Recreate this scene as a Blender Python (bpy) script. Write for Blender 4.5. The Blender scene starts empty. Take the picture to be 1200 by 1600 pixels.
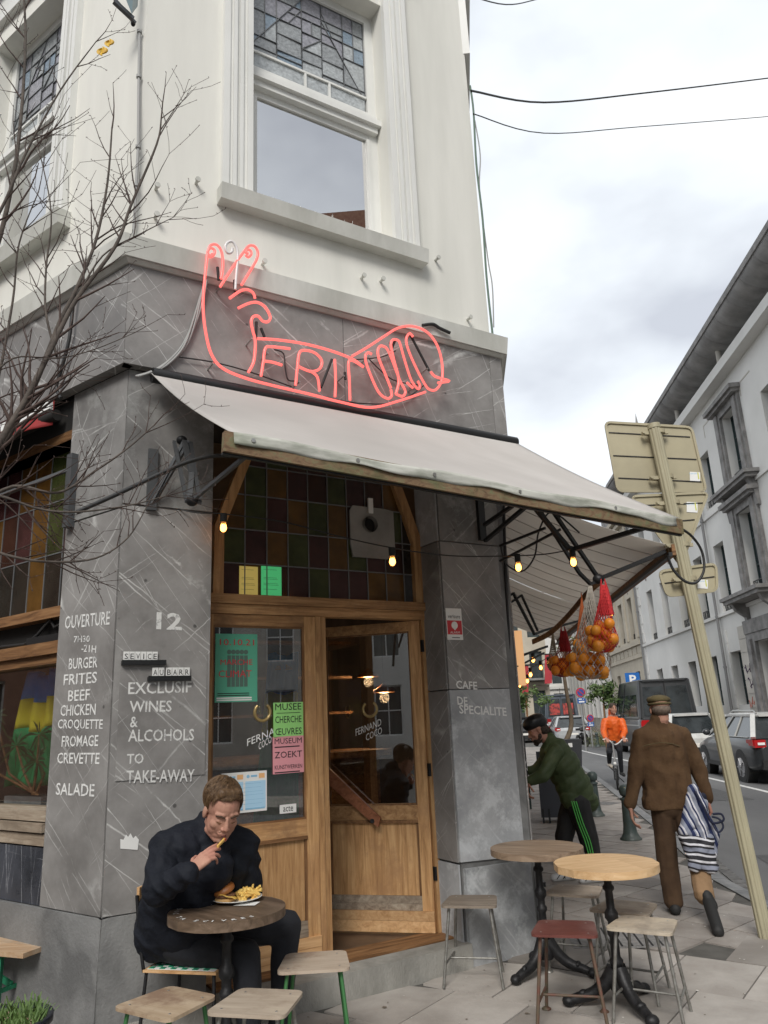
import bpy, bmesh, math, random
from mathutils import Vector as V, Matrix, Quaternion, noise as mn
R = math.radians
SC = bpy.context.scene
COL = SC.collection
random.seed(7)
# ---------------------------------------------------------------- camera
CAMZ = 1.62; PITCH = R(15.3); ROLL = R(2.6); FPX = 1180.0
FW = V((0, math.cos(PITCH), math.sin(PITCH))); R0 = V((1, 0, 0)); U0 = R0.cross(FW)
RT = math.cos(ROLL)*R0 - math.sin(ROLL)*U0; UP = math.cos(ROLL)*U0 + math.sin(ROLL)*R0
cd = bpy.data.cameras.new('camera'); cam = bpy.data.objects.new('camera', cd); COL.objects.link(cam)
m3 = Matrix((RT, UP, -FW)).transposed()
cam.matrix_world = Matrix.Translation((0, 0, CAMZ)) @ m3.to_4x4()
cd.sensor_fit = 'VERTICAL'; cd.sensor_height = 24; cd.lens = 24*FPX/1600; cd.clip_start = .05; cd.clip_end = 2000
SC.camera = cam
# ---------------------------------------------------------------- world, sun, exposure
wd = bpy.data.worlds.new('World'); SC.world = wd; wd.use_nodes = True
nt = wd.node_tree; nt.nodes.clear(); N = nt.nodes.new; LK = nt.links.new
SKYOFF = (-19.9, 7.1, -2.9)
SUN_EL, SUN_AZ = 42, 190      # azimuth measured from +Y clockwise
out = N('ShaderNodeOutputWorld'); bg = N('ShaderNodeBackground'); bg.inputs[1].default_value = 0.1
sky = N('ShaderNodeTexSky'); sky.sky_type = 'NISHITA'; sky.sun_disc = False
sky.sun_elevation = R(SUN_EL); sky.sun_rotation = R(SUN_AZ)
tc = N('ShaderNodeTexCoord'); mp = N('ShaderNodeMapping'); mp.inputs['Scale'].default_value = (1, 1, 1.9); mp.inputs['Location'].default_value = SKYOFF
LK(tc.outputs['Generated'], mp.inputs[0])
n1 = N('ShaderNodeTexNoise'); n1.inputs['Scale'].default_value = 2.1; n1.inputs['Detail'].default_value = 6; n1.inputs['Roughness'].default_value = .42; n1.inputs['Distortion'].default_value = .25
n2 = N('ShaderNodeTexNoise'); n2.inputs['Scale'].default_value = 5.5; n2.inputs['Detail'].default_value = 4; n2.inputs['Roughness'].default_value = .5
LK(mp.outputs[0], n1.inputs['Vector']); LK(mp.outputs[0], n2.inputs['Vector'])
ad = N('ShaderNodeMath'); ad.operation = 'MULTIPLY_ADD'; ad.inputs[1].default_value = .35; LK(n2.outputs[0], ad.inputs[0]); LK(n1.outputs[0], ad.inputs[2])
cr = N('ShaderNodeValToRGB'); E_ = cr.color_ramp.elements
E_[0].position = .47; E_[0].color = (3.9, 4.1, 4.5, 1); E_[1].position = .86; E_[1].color = (7.0, 7.0, 6.95, 1)
e = cr.color_ramp.elements.new(.66); e.color = (5.7, 6.0, 6.3, 1)
LK(ad.outputs[0], cr.inputs[0])
mx = N('ShaderNodeMixRGB'); mx.inputs[0].default_value = .93
LK(sky.outputs[0], mx.inputs[1]); LK(cr.outputs[0], mx.inputs[2]); LK(mx.outputs[0], bg.inputs[0]); LK(bg.outputs[0], out.inputs[0])
sd = bpy.data.lights.new('sun', 'SUN'); sd.energy = 1.5; sd.angle = R(22); sd.color = (1, .96, .9)
so = bpy.data.objects.new('sun', sd); COL.objects.link(so)
sv = V((math.sin(R(SUN_AZ))*math.cos(R(SUN_EL)), math.cos(R(SUN_AZ))*math.cos(R(SUN_EL)), math.sin(R(SUN_EL))))
so.rotation_euler = sv.to_track_quat('Z', 'Y').to_euler(); so.location = (0, 0, 30)
SC.view_settings.view_transform = 'Standard'; SC.view_settings.look = 'None'; SC.view_settings.gamma = 1
SC.view_settings.use_curve_mapping = False; SC.view_settings.exposure = .82
# ---------------------------------------------------------------- frames of the place
def ray(x, y): return FW + RT*((x-600)/FPX) - UP*((y-800)/FPX)
def at(x, y, Y): r = ray(x, y); return V((0, 0, CAMZ)) + r*(Y/r.y)           # the point of a sight line that lies Y metres ahead
def gr(x, y, z=0.): r = ray(x, y); return V((0, 0, CAMZ)) + r*((z-CAMZ)/r.z)  # ... at height z
class Frame:                                     # a facade: u along it, d out of it, z up
    def __init__(s, o, x): s.o = V((o[0], o[1], 0)); s.x = V((x[0], x[1], 0)).normalized(); s.n = V((s.x.y, -s.x.x, 0))
    @property
    def M(s): return Matrix.Translation(s.o) @ Matrix((s.x, -s.n, V((0, 0, 1)))).transposed().to_4x4()
    def p(s, u, d, z): return s.o + s.x*u + s.n*d + V((0, 0, z))
    def hit(s, x, y, d=0.):                      # where a sight line meets the facade
        r = ray(x, y); o = s.o + s.n*d; c = V((0, 0, CAMZ)); t = s.n.dot(o-c)/s.n.dot(r); q = c + r*t
        return s.x.dot(q-o), q.z
dC = (math.sin(R(58.6)), math.cos(R(58.6)))
FC = Frame((.127, 5.475), dC)
cL = FC.p(-2.02, 0, 0); FL = Frame((cL.x, cL.y), (.8151, -.5793))     # u negative, away from the corner
cR = FC.p(1.0, 0, 0); dR = (math.sin(R(5.3)), math.cos(R(5.3))); FR = Frame((cR.x, cR.y), dR)
ST = Frame((0, 0), dR)                           # street: u = s along it, d = w across it to the right
FO = Frame((ST.p(0, 10, 0).x, ST.p(0, 10, 0).y), (-dR[0], -dR[1]))    # far side row: u = -s, d = towards the street
# ---------------------------------------------------------------- mesh helpers
def nrm(f): return (f[1]-f[0]).cross(f[2]-f[0])
class MB:
    def __init__(s): s.v = []; s.f = []; s.sm = []
    def add(s, vs, fs, smooth=False):
        b = len(s.v); s.v += [V(v) for v in vs]; s.f += [tuple(b+i for i in f) for f in fs]; s.sm += [smooth]*len(fs); return s
    def hexa(s, c):     # 8 corners: bottom loop 0-3, top loop 4-7
        a = V(c[0]); n = (V(c[1])-a).cross(V(c[3])-a)
        fs = [(0,3,2,1),(4,5,6,7),(0,1,5,4),(1,2,6,5),(2,3,7,6),(3,0,4,7)]
        if n.dot(V(c[4])-a) < 0: fs = [tuple(reversed(f)) for f in fs]
        return s.add(c, fs)
    def fbox(s, F, u0, u1, d0, d1, z0, z1):
        return s.hexa([F.p(u0,d1,z0),F.p(u1,d1,z0),F.p(u1,d0,z0),F.p(u0,d0,z0),F.p(u0,d1,z1),F.p(u1,d1,z1),F.p(u1,d0,z1),F.p(u0,d0,z1)])
    def box(s, c, h, M=None):
        M = M or Matrix.Identity(4); c = V(c)
        return s.hexa([M @ (c+V((x*h[0],y*h[1],z*h[2]))) for z in (-1,1) for x,y in ((-1,-1),(1,-1),(1,1),(-1,1))])
    def bar(s, a, b, w, h=None, up=V((0,0,1))):
        a, b = V(a), V(b); h = h or w; t = (b-a).normalized(); x = t.cross(up)
        if x.length < 1e-4: x = V((1,0,0))
        x.normalize(); y = x.cross(t)
        return s.hexa([p+x*i*w/2+y*j*h/2 for p in (a,b) for i,j in ((-1,-1),(1,-1),(1,1),(-1,1))])
    def tube(s, pts, r, n=8, cap=True, smooth=True):
        pts = [V(p) for p in pts]; k = len(pts); rs = r if hasattr(r, '__len__') else [r]*k
        vs = []; fs = []; prev = None
        for i, p in enumerate(pts):
            t = (pts[min(i+1,k-1)]-pts[max(i-1,0)])
            if t.length < 1e-9: t = V((0,0,1))
            t.normalize()
            if prev is None:
                x = t.orthogonal().normalized()
            else:
                x = prev - t*prev.dot(t)
                if x.length < 1e-6: x = t.orthogonal()
                x.normalize()
            prev = x; y = t.cross(x)
            for j in range(n):
                a = 2*math.pi*j/n; vs.append(p+(x*math.cos(a)+y*math.sin(a))*rs[i])
        for i in range(k-1):
            for j in range(n):
                fs.append((i*n+j, i*n+(j+1)%n, (i+1)*n+(j+1)%n, (i+1)*n+j))
        s.add(vs, fs, smooth)
        if cap: s.add([vs[j] for j in range(n)], [tuple(reversed(range(n)))]); s.add(vs[-n:], [tuple(range(n))])
        return s
    def lathe(s, prof, c=(0,0,0), n=24, M=None, smooth=True):   # prof: (r, z)
        M = M or Matrix.Identity(4); c = V(c); vs = []; fs = []; k = len(prof)
        for r, z in prof:
            for j in range(n): a = 2*math.pi*j/n; vs.append(M @ (c+V((r*math.cos(a), r*math.sin(a), z))))
        for i in range(k-1):
            for j in range(n): fs.append((i*n+j, i*n+(j+1)%n, (i+1)*n+(j+1)%n, (i+1)*n+j))
        s.add(vs, fs, smooth)
        if prof[0][0] > 1e-6: s.add(vs[:n], [tuple(reversed(range(n)))])
        if prof[-1][0] > 1e-6: s.add(vs[-n:], [tuple(range(n))])
        return s
    def prism(s, poly, ext):        # planar polygon (world points) extruded by the vector ext
        poly = [V(p) for p in poly]; ext = V(ext); n = len(poly)
        nn = V((0,0,0))
        for i in range(n): nn += (poly[i]-poly[0]).cross(poly[(i+1)%n]-poly[0])
        if nn.dot(ext) < 0: poly = poly[::-1]
        vs = poly+[p+ext for p in poly]
        return s.add(vs, [tuple(reversed(range(n))), tuple(range(n,2*n))]+[(i,(i+1)%n,(i+1)%n+n,i+n) for i in range(n)])
    def grid(s, fn, nu, nv, thick=0., smooth=True):   # fn(i/nu, j/nv) -> point
        P = [[V(fn(i/nu, j/nv)) for j in range(nv+1)] for i in range(nu+1)]
        vs = [p for r in P for p in r]; w = nv+1
        fs = [(i*w+j, (i+1)*w+j, (i+1)*w+j+1, i*w+j+1) for i in range(nu) for j in range(nv)]
        if thick:
            m = len(vs); nm = []
            for i in range(nu+1):
                for j in range(nv+1):
                    a = P[min(i+1,nu)][j]-P[max(i-1,0)][j]; b = P[i][min(j+1,nv)]-P[i][max(j-1,0)]
                    q = a.cross(b); nm.append(q.normalized() if q.length > 1e-12 else V((0,0,1)))
            vs2 = [v-n_*thick for v, n_ in zip(vs, nm)]
            fs2 = [tuple(m+k for k in reversed(f)) for f in fs]
            rim = []
            for i in range(nu): rim += [(i*w+w*0, m+i*w, m+(i+1)*w, (i+1)*w), ((i+1)*w+nv, m+(i+1)*w+nv, m+i*w+nv, i*w+nv)]
            for j in range(nv): rim += [(j+1, m+j+1, m+j, j), (nu*w+j, m+nu*w+j, m+nu*w+j+1, nu*w+j+1)]
            s.add(vs+vs2, fs+fs2+rim, smooth)
        else: s.add(vs, fs, smooth)
        return s
    def ell(s, c, r, M=None, nu=12, nv=8):
        M = M or Matrix.Identity(4); c = V(c); prof = []
        vs = []; fs = []
        for i in range(nv+1):
            t = math.pi*i/nv
            for j in range(nu):
                a = 2*math.pi*j/nu; q = V((r[0]*math.sin(t)*math.cos(a), r[1]*math.sin(t)*math.sin(a), -r[2]*math.cos(t))); vs.append(c + (M @ q))
        for i in range(nv):
            for j in range(nu): fs.append((i*nu+j, i*nu+(j+1)%nu, (i+1)*nu+(j+1)%nu, (i+1)*nu+j))
        return s.add(vs, fs, True)
WM = {}          # world matrices of the things
def wm(o):
    while o.parent: o = o.parent
    return WM.get(o.name, Matrix.Identity(4))
def mesh_obj(name, me, mat, parent):
    o = bpy.data.objects.new(name, me); COL.objects.link(o)
    if mat: me.materials.clear(); me.materials.append(mat)
    if parent: o.parent = parent
    return o
def obj(name, mb, mat, parent=None, local=False, merge=False):
    if parent is None:
        lo = V([min(v[i] for v in mb.v) for i in range(3)]); hi = V([max(v[i] for v in mb.v) for i in range(3)])
        T = Matrix.Translation(((lo.x+hi.x)/2, (lo.y+hi.y)/2, lo.z))
        if local: T = Matrix.Identity(4)
        inv = T.inverted()
    else: inv = Matrix.Identity(4) if local else wm(parent).inverted()
    me = bpy.data.meshes.new(name); me.from_pydata([inv @ v for v in mb.v], [], mb.f)
    me.polygons.foreach_set('use_smooth', mb.sm)
    if merge:
        b = bmesh.new(); b.from_mesh(me); bmesh.ops.remove_doubles(b, verts=b.verts, dist=1e-5); bmesh.ops.recalc_face_normals(b, faces=b.faces); b.to_mesh(me); b.free()
    me.update(); o = mesh_obj(name, me, mat, parent)
    if parent is None: o.matrix_world = T; WM[o.name] = T
    return o
def tag(o, label=None, cat=None, group=None, kind=None):
    for k, v in (('label', label), ('category', cat), ('group', group), ('kind', kind)):
        if v: o[k] = v
    return o
def thing(name, label, cat, M, group=None):
    if not isinstance(M, Matrix): M = Matrix.Translation(M)
    o = bpy.data.objects.new(name, None); COL.objects.link(o); o.matrix_world = M; o.empty_display_size = .2; WM[o.name] = M.copy()
    return tag(o, label, cat, group)
def copy_tree(o, M, label=None, group=None):
    r = o.copy(); COL.objects.link(r); r.matrix_world = M; WM[r.name] = M.copy()
    if label: r['label'] = label
    if group: r['group'] = group
    def kids(a, b):
        for ch in CH.get(a.name, []):
            c = ch.copy(); COL.objects.link(c); c.parent = b; kids(ch, c)
    kids(o, r); return r
CH = {}
def index_children():
    CH.clear()
    for o in COL.objects:
        if o.parent: CH.setdefault(o.parent.name, []).append(o)
def struct(name, mb, mat, parent=None): return tag(obj(name, mb, mat, parent), kind='structure')
def Mx(loc, rz=0, s=1): return Matrix.Translation(loc) @ Matrix.Rotation(R(rz), 4, 'Z') @ Matrix.Scale(s, 4)
# ---------------------------------------------------------------- materials
def newmat(name):
    m = bpy.data.materials.new(name); m.use_nodes = True; nt = m.node_tree
    return m, nt, nt.nodes['Principled BSDF'], nt.nodes.new, nt.links.new
def ramp(N, stops):
    c = N('ShaderNodeValToRGB'); el = c.color_ramp.elements
    while len(el) > 1: el.remove(el[-1])
    el[0].position = stops[0][0]; el[0].color = (*stops[0][1], 1)
    for p, col in stops[1:]: q = el.new(p); q.color = (*col, 1)
    return c
def g3(x): return (x, x, x)
def pm(name, c1, c2=None, scale=5, rough=.7, bump=0., bscale=None, stretch=(1,1,1), detail=6, metal=0., rot=(0,0,0), lo=.35, hi=.65, c3=None, spot=0, coat=0., spec=.5, dist=0., rnd=0.):
    m, nt, p, N, L = newmat(name); c2 = c2 or tuple(x*.8 for x in c1)
    t = N('ShaderNodeTexCoord'); q = N('ShaderNodeMapping'); q.inputs['Scale'].default_value = stretch; q.inputs['Rotation'].default_value = rot
    L(t.outputs['Object'], q.inputs[0]); n = N('ShaderNodeTexNoise'); n.inputs['Scale'].default_value = scale; n.inputs['Detail'].default_value = detail; n.inputs['Distortion'].default_value = dist; n.inputs['Roughness'].default_value = .6
    vec = q.outputs[0]
    oi = N('ShaderNodeObjectInfo')
    if rnd:
        va = N('ShaderNodeVectorMath'); va.operation = 'ADD'; sc = N('ShaderNodeVectorMath'); sc.operation = 'SCALE'; sc.inputs['Scale'].default_value = 37.
        cx = N('ShaderNodeCombineXYZ'); L(oi.outputs['Random'], cx.inputs[0]); L(oi.outputs['Random'], cx.inputs[1]); L(cx.outputs[0], sc.inputs[0]); L(vec, va.inputs[0]); L(sc.outputs[0], va.inputs[1]); vec = va.outputs[0]
    L(vec, n.inputs['Vector'])
    c = ramp(N, [(lo, c1), (hi, c2)]); L(n.outputs[0], c.inputs[0]); col = c.outputs[0]
    if c3:
        n3 = N('ShaderNodeTexNoise'); n3.inputs['Scale'].default_value = scale*.23+spot; n3.inputs['Detail'].default_value = 5; L(vec, n3.inputs['Vector'])
        r3 = ramp(N, [(.5, g3(0)), (.68, g3(.85))]); L(n3.outputs[0], r3.inputs[0]); x = N('ShaderNodeMixRGB'); L(r3.outputs[0], x.inputs[0]); L(col, x.inputs[1]); x.inputs[2].default_value = (*c3, 1); col = x.outputs[0]
    if rnd:
        h = N('ShaderNodeHueSaturation'); mr = N('ShaderNodeMapRange'); mr.inputs[3].default_value = 1-rnd; mr.inputs[4].default_value = 1+rnd
        L(oi.outputs['Random'], mr.inputs[0]); L(mr.outputs[0], h.inputs['Value']); L(col, h.inputs['Color']); col = h.outputs[0]
    L(col, p.inputs['Base Color']); p.inputs['Roughness'].default_value = rough; p.inputs['Metallic'].default_value = metal; p.inputs['Coat Weight'].default_value = coat
    p.inputs['Specular IOR Level'].default_value = spec
    if bump:
        b = N('ShaderNodeBump'); b.inputs['Strength'].default_value = bump; b.inputs['Distance'].default_value = .01
        nb = N('ShaderNodeTexNoise'); nb.inputs['Scale'].default_value = bscale or scale*4; nb.inputs['Detail'].default_value = 5; L(vec, nb.inputs['Vector']); L(nb.outputs[0], b.inputs['Height']); L(b.outputs[0], p.inputs['Normal'])
    return m
def plain(name, c, rough=.6, metal=0., emit=0., ecol=None, spec=.5):
    m, nt, p, N, L = newmat(name); p.inputs['Base Color'].default_value = (*c, 1); p.inputs['Roughness'].default_value = rough; p.inputs['Metallic'].default_value = metal
    p.inputs['Specular IOR Level'].default_value = spec
    if emit: p.inputs['Emission Color'].default_value = (*(ecol or c), 1); p.inputs['Emission Strength'].default_value = emit
    return m
def marble(name, base, base2, vein, ang=38, dens=1.6, amt=.8, rough=.42, wear=None, zrot=0.):
    m, nt, p, N, L = newmat(name); t = N('ShaderNodeTexCoord'); oi = N('ShaderNodeObjectInfo')
    va = N('ShaderNodeVectorMath'); va.operation = 'ADD'; cx = N('ShaderNodeCombineXYZ'); sm = N('ShaderNodeMath'); sm.operation = 'MULTIPLY'; sm.inputs[1].default_value = 29
    L(oi.outputs['Random'], sm.inputs[0]); L(sm.outputs[0], cx.inputs[1]); zr_ = N('ShaderNodeMapping'); zr_.inputs['Rotation'].default_value = (0, 0, R(zrot)); L(t.outputs['Object'], zr_.inputs[0]); L(zr_.outputs[0], va.inputs[0]); L(cx.outputs[0], va.inputs[1])
    # local x along the facade, z up: veins run down to the right
    def veinlayer(a, sc, st, width, dis, maskscale):
        q = N('ShaderNodeMapping'); q.vector_type = 'TEXTURE'; q.inputs['Rotation'].default_value = (0, R(a), 0); q.inputs['Scale'].default_value = (1/st, 1, 1)
        nd = N('ShaderNodeTexNoise'); nd.inputs['Scale'].default_value = 1.7; nd.inputs['Detail'].default_value = 7; nd.inputs['Roughness'].default_value = .62
        L(va.outputs[0], nd.inputs['Vector']); ms = N('ShaderNodeVectorMath'); ms.operation = 'MULTIPLY_ADD'; ms.inputs[1].default_value = (dis,)*3
        L(nd.outputs['Color'], ms.inputs[0]); L(va.outputs[0], ms.inputs[2]); L(ms.outputs[0], q.inputs[0])
        v = N('ShaderNodeTexVoronoi'); v.feature = 'DISTANCE_TO_EDGE'; v.inputs['Scale'].default_value = sc; L(q.outputs[0], v.inputs['Vector'])
        r = ramp(N, [(0, g3(1)), (width*.35, g3(.75)), (width, g3(0))]); L(v.outputs['Distance'], r.inputs[0])
        nm = N('ShaderNodeTexNoise'); nm.inputs['Scale'].default_value = maskscale; nm.inputs['Detail'].default_value = 8; nm.inputs['Roughness'].default_value = .7; L(va.outputs[0], nm.inputs['Vector'])
        r2 = ramp(N, [(.44, g3(0)), (.62, g3(1))]); L(nm.outputs[0], r2.inputs[0])
        mu = N('ShaderNodeMath'); mu.operation = 'MULTIPLY'; L(r.outputs[0], mu.inputs[0]); L(r2.outputs[0], mu.inputs[1]); return mu.outputs[0]
    a = veinlayer(ang, dens*3.0, .055, .015, .035, 2.6); b = veinlayer(ang+16, dens*4.2, .04, .010, .05, 4.0); c = veinlayer(ang-78, dens*2.2, .05, .006, .05, 1.9)
    mxm = N('ShaderNodeMath'); mxm.operation = 'MAXIMUM'; L(a, mxm.inputs[0]); L(b, mxm.inputs[1])
    mx2 = N('ShaderNodeMath'); mx2.operation = 'MAXIMUM'; L(mxm.outputs[0], mx2.inputs[0]); L(c, mx2.inputs[1])
    am = N('ShaderNodeMath'); am.operation = 'MULTIPLY'; am.inputs[1].default_value = amt; L(mx2.outputs[0], am.inputs[0])
    n = N('ShaderNodeTexNoise'); n.inputs['Scale'].default_value = 2.3; n.inputs['Detail'].default_value = 9; n.inputs['Roughness'].default_value = .66; L(va.outputs[0], n.inputs['Vector'])
    cb = ramp(N, [(.33, base), (.62, base2)]); L(n.outputs[0], cb.inputs[0]); col = cb.outputs[0]
    if wear:
        nw = N('ShaderNodeTexNoise'); nw.inputs['Scale'].default_value = 4.5; nw.inputs['Detail'].default_value = 12; nw.inputs['Roughness'].default_value = .75; L(va.outputs[0], nw.inputs['Vector'])
        rw = ramp(N, [(.5, g3(0)), (.6, g3(.8))]); L(nw.outputs[0], rw.inputs[0]); xw = N('ShaderNodeMixRGB'); L(rw.outputs[0], xw.inputs[0]); L(col, xw.inputs[1]); xw.inputs[2].default_value = (*wear, 1); col = xw.outputs[0]
    # grey scuffs and small dark pits
    v = N('ShaderNodeTexVoronoi'); v.inputs['Scale'].default_value = 5; L(va.outputs[0], v.inputs['Vector']); rv = ramp(N, [(.045, g3(.25)), (.07, g3(1))]); L(v.outputs['Distance'], rv.inputs[0])
    mv = N('ShaderNodeMixRGB'); mv.blend_type = 'MULTIPLY'; mv.inputs[0].default_value = .8; L(col, mv.inputs[1]); L(rv.outputs[0], mv.inputs[2])
    x = N('ShaderNodeMixRGB'); L(am.outputs[0], x.inputs[0]); L(mv.outputs[0], x.inputs[1]); x.inputs[2].default_value = (*vein, 1)
    L(x.outputs[0], p.inputs['Base Color'])
    rr = ramp(N, [(.3, g3(rough-.1)), (.7, g3(rough+.22))]); L(n.outputs[0], rr.inputs[0]); L(rr.outputs[0], p.inputs['Roughness']); p.inputs['Specular IOR Level'].default_value = .35
    b = N('ShaderNodeBump'); b.inputs['Strength'].default_value = .12; b.inputs['Distance'].default_value = .01; L(n.outputs[0], b.inputs['Height']); L(b.outputs[0], p.inputs['Normal'])
    return m
def wood(name, c1, c2, c3, grain=(14, 14, 1.2), rough=.6, bump=.25, wear=None, rnd=.12):
    m, nt, p, N, L = newmat(name); t = N('ShaderNodeTexCoord'); oi = N('ShaderNodeObjectInfo')
    cx = N('ShaderNodeCombineXYZ'); sm = N('ShaderNodeMath'); sm.operation = 'MULTIPLY'; sm.inputs[1].default_value = 41; L(oi.outputs['Random'], sm.inputs[0])
    for i in range(3): L(sm.outputs[0], cx.inputs[i])
    va = N('ShaderNodeVectorMath'); va.operation = 'ADD'; L(t.outputs['Object'], va.inputs[0]); L(cx.outputs[0], va.inputs[1])
    q = N('ShaderNodeMapping'); q.inputs['Scale'].default_value = grain; L(va.outputs[0], q.inputs[0])
    n = N('ShaderNodeTexNoise'); n.inputs['Scale'].default_value = 2.2; n.inputs['Detail'].default_value = 8; n.inputs['Roughness'].default_value = .65; n.inputs['Distortion'].default_value = .6; L(q.outputs[0], n.inputs['Vector'])
    c = ramp(N, [(.32, c1), (.5, c2), (.68, c3)]); L(n.outputs[0], c.inputs[0]); col = c.outputs[0]
    if wear:
        nw = N('ShaderNodeTexNoise'); nw.inputs['Scale'].default_value = 3.; nw.inputs['Detail'].default_value = 10; nw.inputs['Roughness'].default_value = .7; L(va.outputs[0], nw.inputs['Vector'])
        rw = ramp(N, [(.5, g3(0)), (.64, g3(.75))]); L(nw.outputs[0], rw.inputs[0]); xw = N('ShaderNodeMixRGB'); L(rw.outputs[0], xw.inputs[0]); L(col, xw.inputs[1]); xw.inputs[2].default_value = (*wear, 1); col = xw.outputs[0]
    h = N('ShaderNodeHueSaturation'); mr = N('ShaderNodeMapRange'); mr.inputs[3].default_value = 1-rnd; mr.inputs[4].default_value = 1+rnd; L(oi.outputs['Random'], mr.inputs[0]); L(mr.outputs[0], h.inputs['Value']); L(col, h.inputs['Color'])
    L(h.outputs[0], p.inputs['Base Color']); p.inputs['Roughness'].default_value = rough; p.inputs['Specular IOR Level'].default_value = .35
    b = N('ShaderNodeBump'); b.inputs['Strength'].default_value = bump; b.inputs['Distance'].default_value = .006; L(n.outputs[0], b.inputs['Height']); L(b.outputs[0], p.inputs['Normal'])
    return m
def canvasmat(name, c1, c2, c3, tr=.3):
    m = pm(name, c1, c2, 1.4, .85, .08, 14, c3=c3); nt = m.node_tree; L = nt.links.new; p = nt.nodes['Principled BSDF']; o = nt.nodes['Material Output']
    t = nt.nodes.new('ShaderNodeBsdfTranslucent'); x = nt.nodes.new('ShaderNodeMixShader'); x.inputs[0].default_value = tr; L(p.inputs['Base Color'].links[0].from_socket, t.inputs[0]); L(p.outputs[0], x.inputs[1]); L(t.outputs[0], x.inputs[2]); L(x.outputs[0], o.inputs[0]); return m
def glassmat(name, tint=(1,1,1), refl=1.0, rough=.0, wob=0., base=.05):
    m = bpy.data.materials.new(name); m.use_nodes = True; nt = m.node_tree; nt.nodes.clear(); N = nt.nodes.new; L = nt.links.new
    o = N('ShaderNodeOutputMaterial'); t = N('ShaderNodeBsdfTransparent'); t.inputs[0].default_value = (*tint, 1); g = N('ShaderNodeBsdfGlossy'); g.inputs['Roughness'].default_value = rough
    fr = N('ShaderNodeFresnel'); fr.inputs[0].default_value = 1.55; mu = N('ShaderNodeMath'); mu.operation = 'MULTIPLY_ADD'; mu.inputs[1].default_value = refl; mu.inputs[2].default_value = base; mu.use_clamp = True
    L(fr.outputs[0], mu.inputs[0]); mx = N('ShaderNodeMixShader'); L(mu.outputs[0], mx.inputs[0]); L(t.outputs[0], mx.inputs[1]); L(g.outputs[0], mx.inputs[2]); L(mx.outputs[0], o.inputs[0])
    if wob:
        tc = N('ShaderNodeTexCoord'); n = N('ShaderNodeTexNoise'); n.inputs['Scale'].default_value = wob; b = N('ShaderNodeBump'); b.inputs['Strength'].default_value = .35; b.inputs['Distance'].default_value = .01
        L(tc.outputs['Object'], n.inputs['Vector']); L(n.outputs[0], b.inputs['Height']); L(b.outputs[0], g.inputs['Normal']); L(b.outputs[0], fr.inputs['Normal'])
    return m
M_ = {}
M_['plaster'] = pm('white_plaster', (.745,.735,.68), (.68,.67,.62), 1.6, .8, .08, 60, c3=(.52,.52,.47), stretch=(2.4,2.4,.35))
M_['trim'] = pm('white_trim_paint', (.74,.74,.71), (.66,.66,.63), 3, .55, .04, 40, stretch=(1,1,.3))
M_['ledge'] = pm('weathered_white_ledge', (.64,.64,.6), (.45,.45,.41), 2.5, .8, .2, 30, stretch=(1,1,.35), c3=(.33,.33,.29))
M_['marble'] = marble('grey_marble', (.18,.172,.165), (.31,.30,.29), (.7,.7,.68), amt=.85)
M_['marble_dark'] = marble('darker_grey_marble', (.12,.116,.112), (.25,.243,.235), (.62,.62,.6), wear=(.28,.28,.27), dens=.9, amt=.7, rough=.55)  # darker marble tone with mottled patches for the upper pillar slabs
M_['marble_L'] = marble('grey_marble_left', (.17,.163,.156), (.29,.28,.27), (.66,.66,.64), amt=.7, zrot=66.8); M_['fascia_L'] = marble('grey_marble_fascia_left', (.15,.143,.138), (.25,.24,.232), (.72,.72,.7), ang=35, dens=1.3, zrot=66.8); M_['marble_V'] = marble('grey_marble_reveal', (.16,.153,.147), (.27,.262,.252), (.66,.66,.64), amt=.6, zrot=-90)
M_['marble_wet'] = marble('dark_marble_panel', (.018,.02,.026), (.06,.065,.08), (.6,.62,.66), ang=80, dens=2.4, amt=.95, rough=.25)
M_['marble_worn'] = marble('worn_grey_marble', (.28,.29,.30), (.44,.45,.46), (.66,.67,.68), wear=(.54,.56,.57), dens=1.0, amt=.4, rough=.6)
M_['fascia'] = marble('grey_marble_fascia', (.175,.167,.16), (.29,.28,.27), (.72,.72,.7), ang=35, dens=1.3)
M_['fascia_street'] = marble('grey_marble_fascia_right', (.175,.167,.16), (.29,.28,.27), (.72,.72,.7), ang=-35, dens=1.4)
M_['granite'] = pm('weathered_granite', (.13,.13,.128), (.24,.24,.235), 3, .85, .35, 55, c3=(.09,.09,.09), dist=.6)
M_['concrete'] = pm('step_concrete', (.2,.195,.175), (.36,.35,.32), 2, .9, .5, 60, c3=(.14,.135,.12), stretch=(2,2,.8))
M_['oak'] = wood('worn_oak', (.28,.145,.06), (.47,.265,.115), (.6,.375,.18), wear=(.36,.2,.095), bump=.4)
M_['oak_h'] = wood('worn_oak_crosswise', (.25,.13,.055), (.43,.24,.105), (.56,.345,.165), grain=(1.2,14,14), wear=(.22,.12,.06))
M_['oak_dark'] = wood('dark_oak', (.09,.042,.017), (.2,.1,.042), (.3,.165,.075), grain=(1.2,14,14))
M_['oak_dark_v'] = wood('dark_oak_upright', (.09,.042,.017), (.2,.1,.042), (.3,.165,.075))
M_['oak_pale'] = wood('pale_new_wood', (.42,.23,.1), (.58,.35,.17), (.68,.45,.24), grain=(1.2,14,14))
M_['red_wood'] = wood('red_brown_wood', (.13,.05,.025), (.23,.09,.045), (.3,.13,.07), grain=(2,14,14), rough=.4)
M_['grey_wood'] = wood('weathered_grey_wood', (.16,.12,.085), (.3,.24,.18), (.42,.36,.28), grain=(1.5,12,12), wear=(.2,.16,.12))
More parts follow.
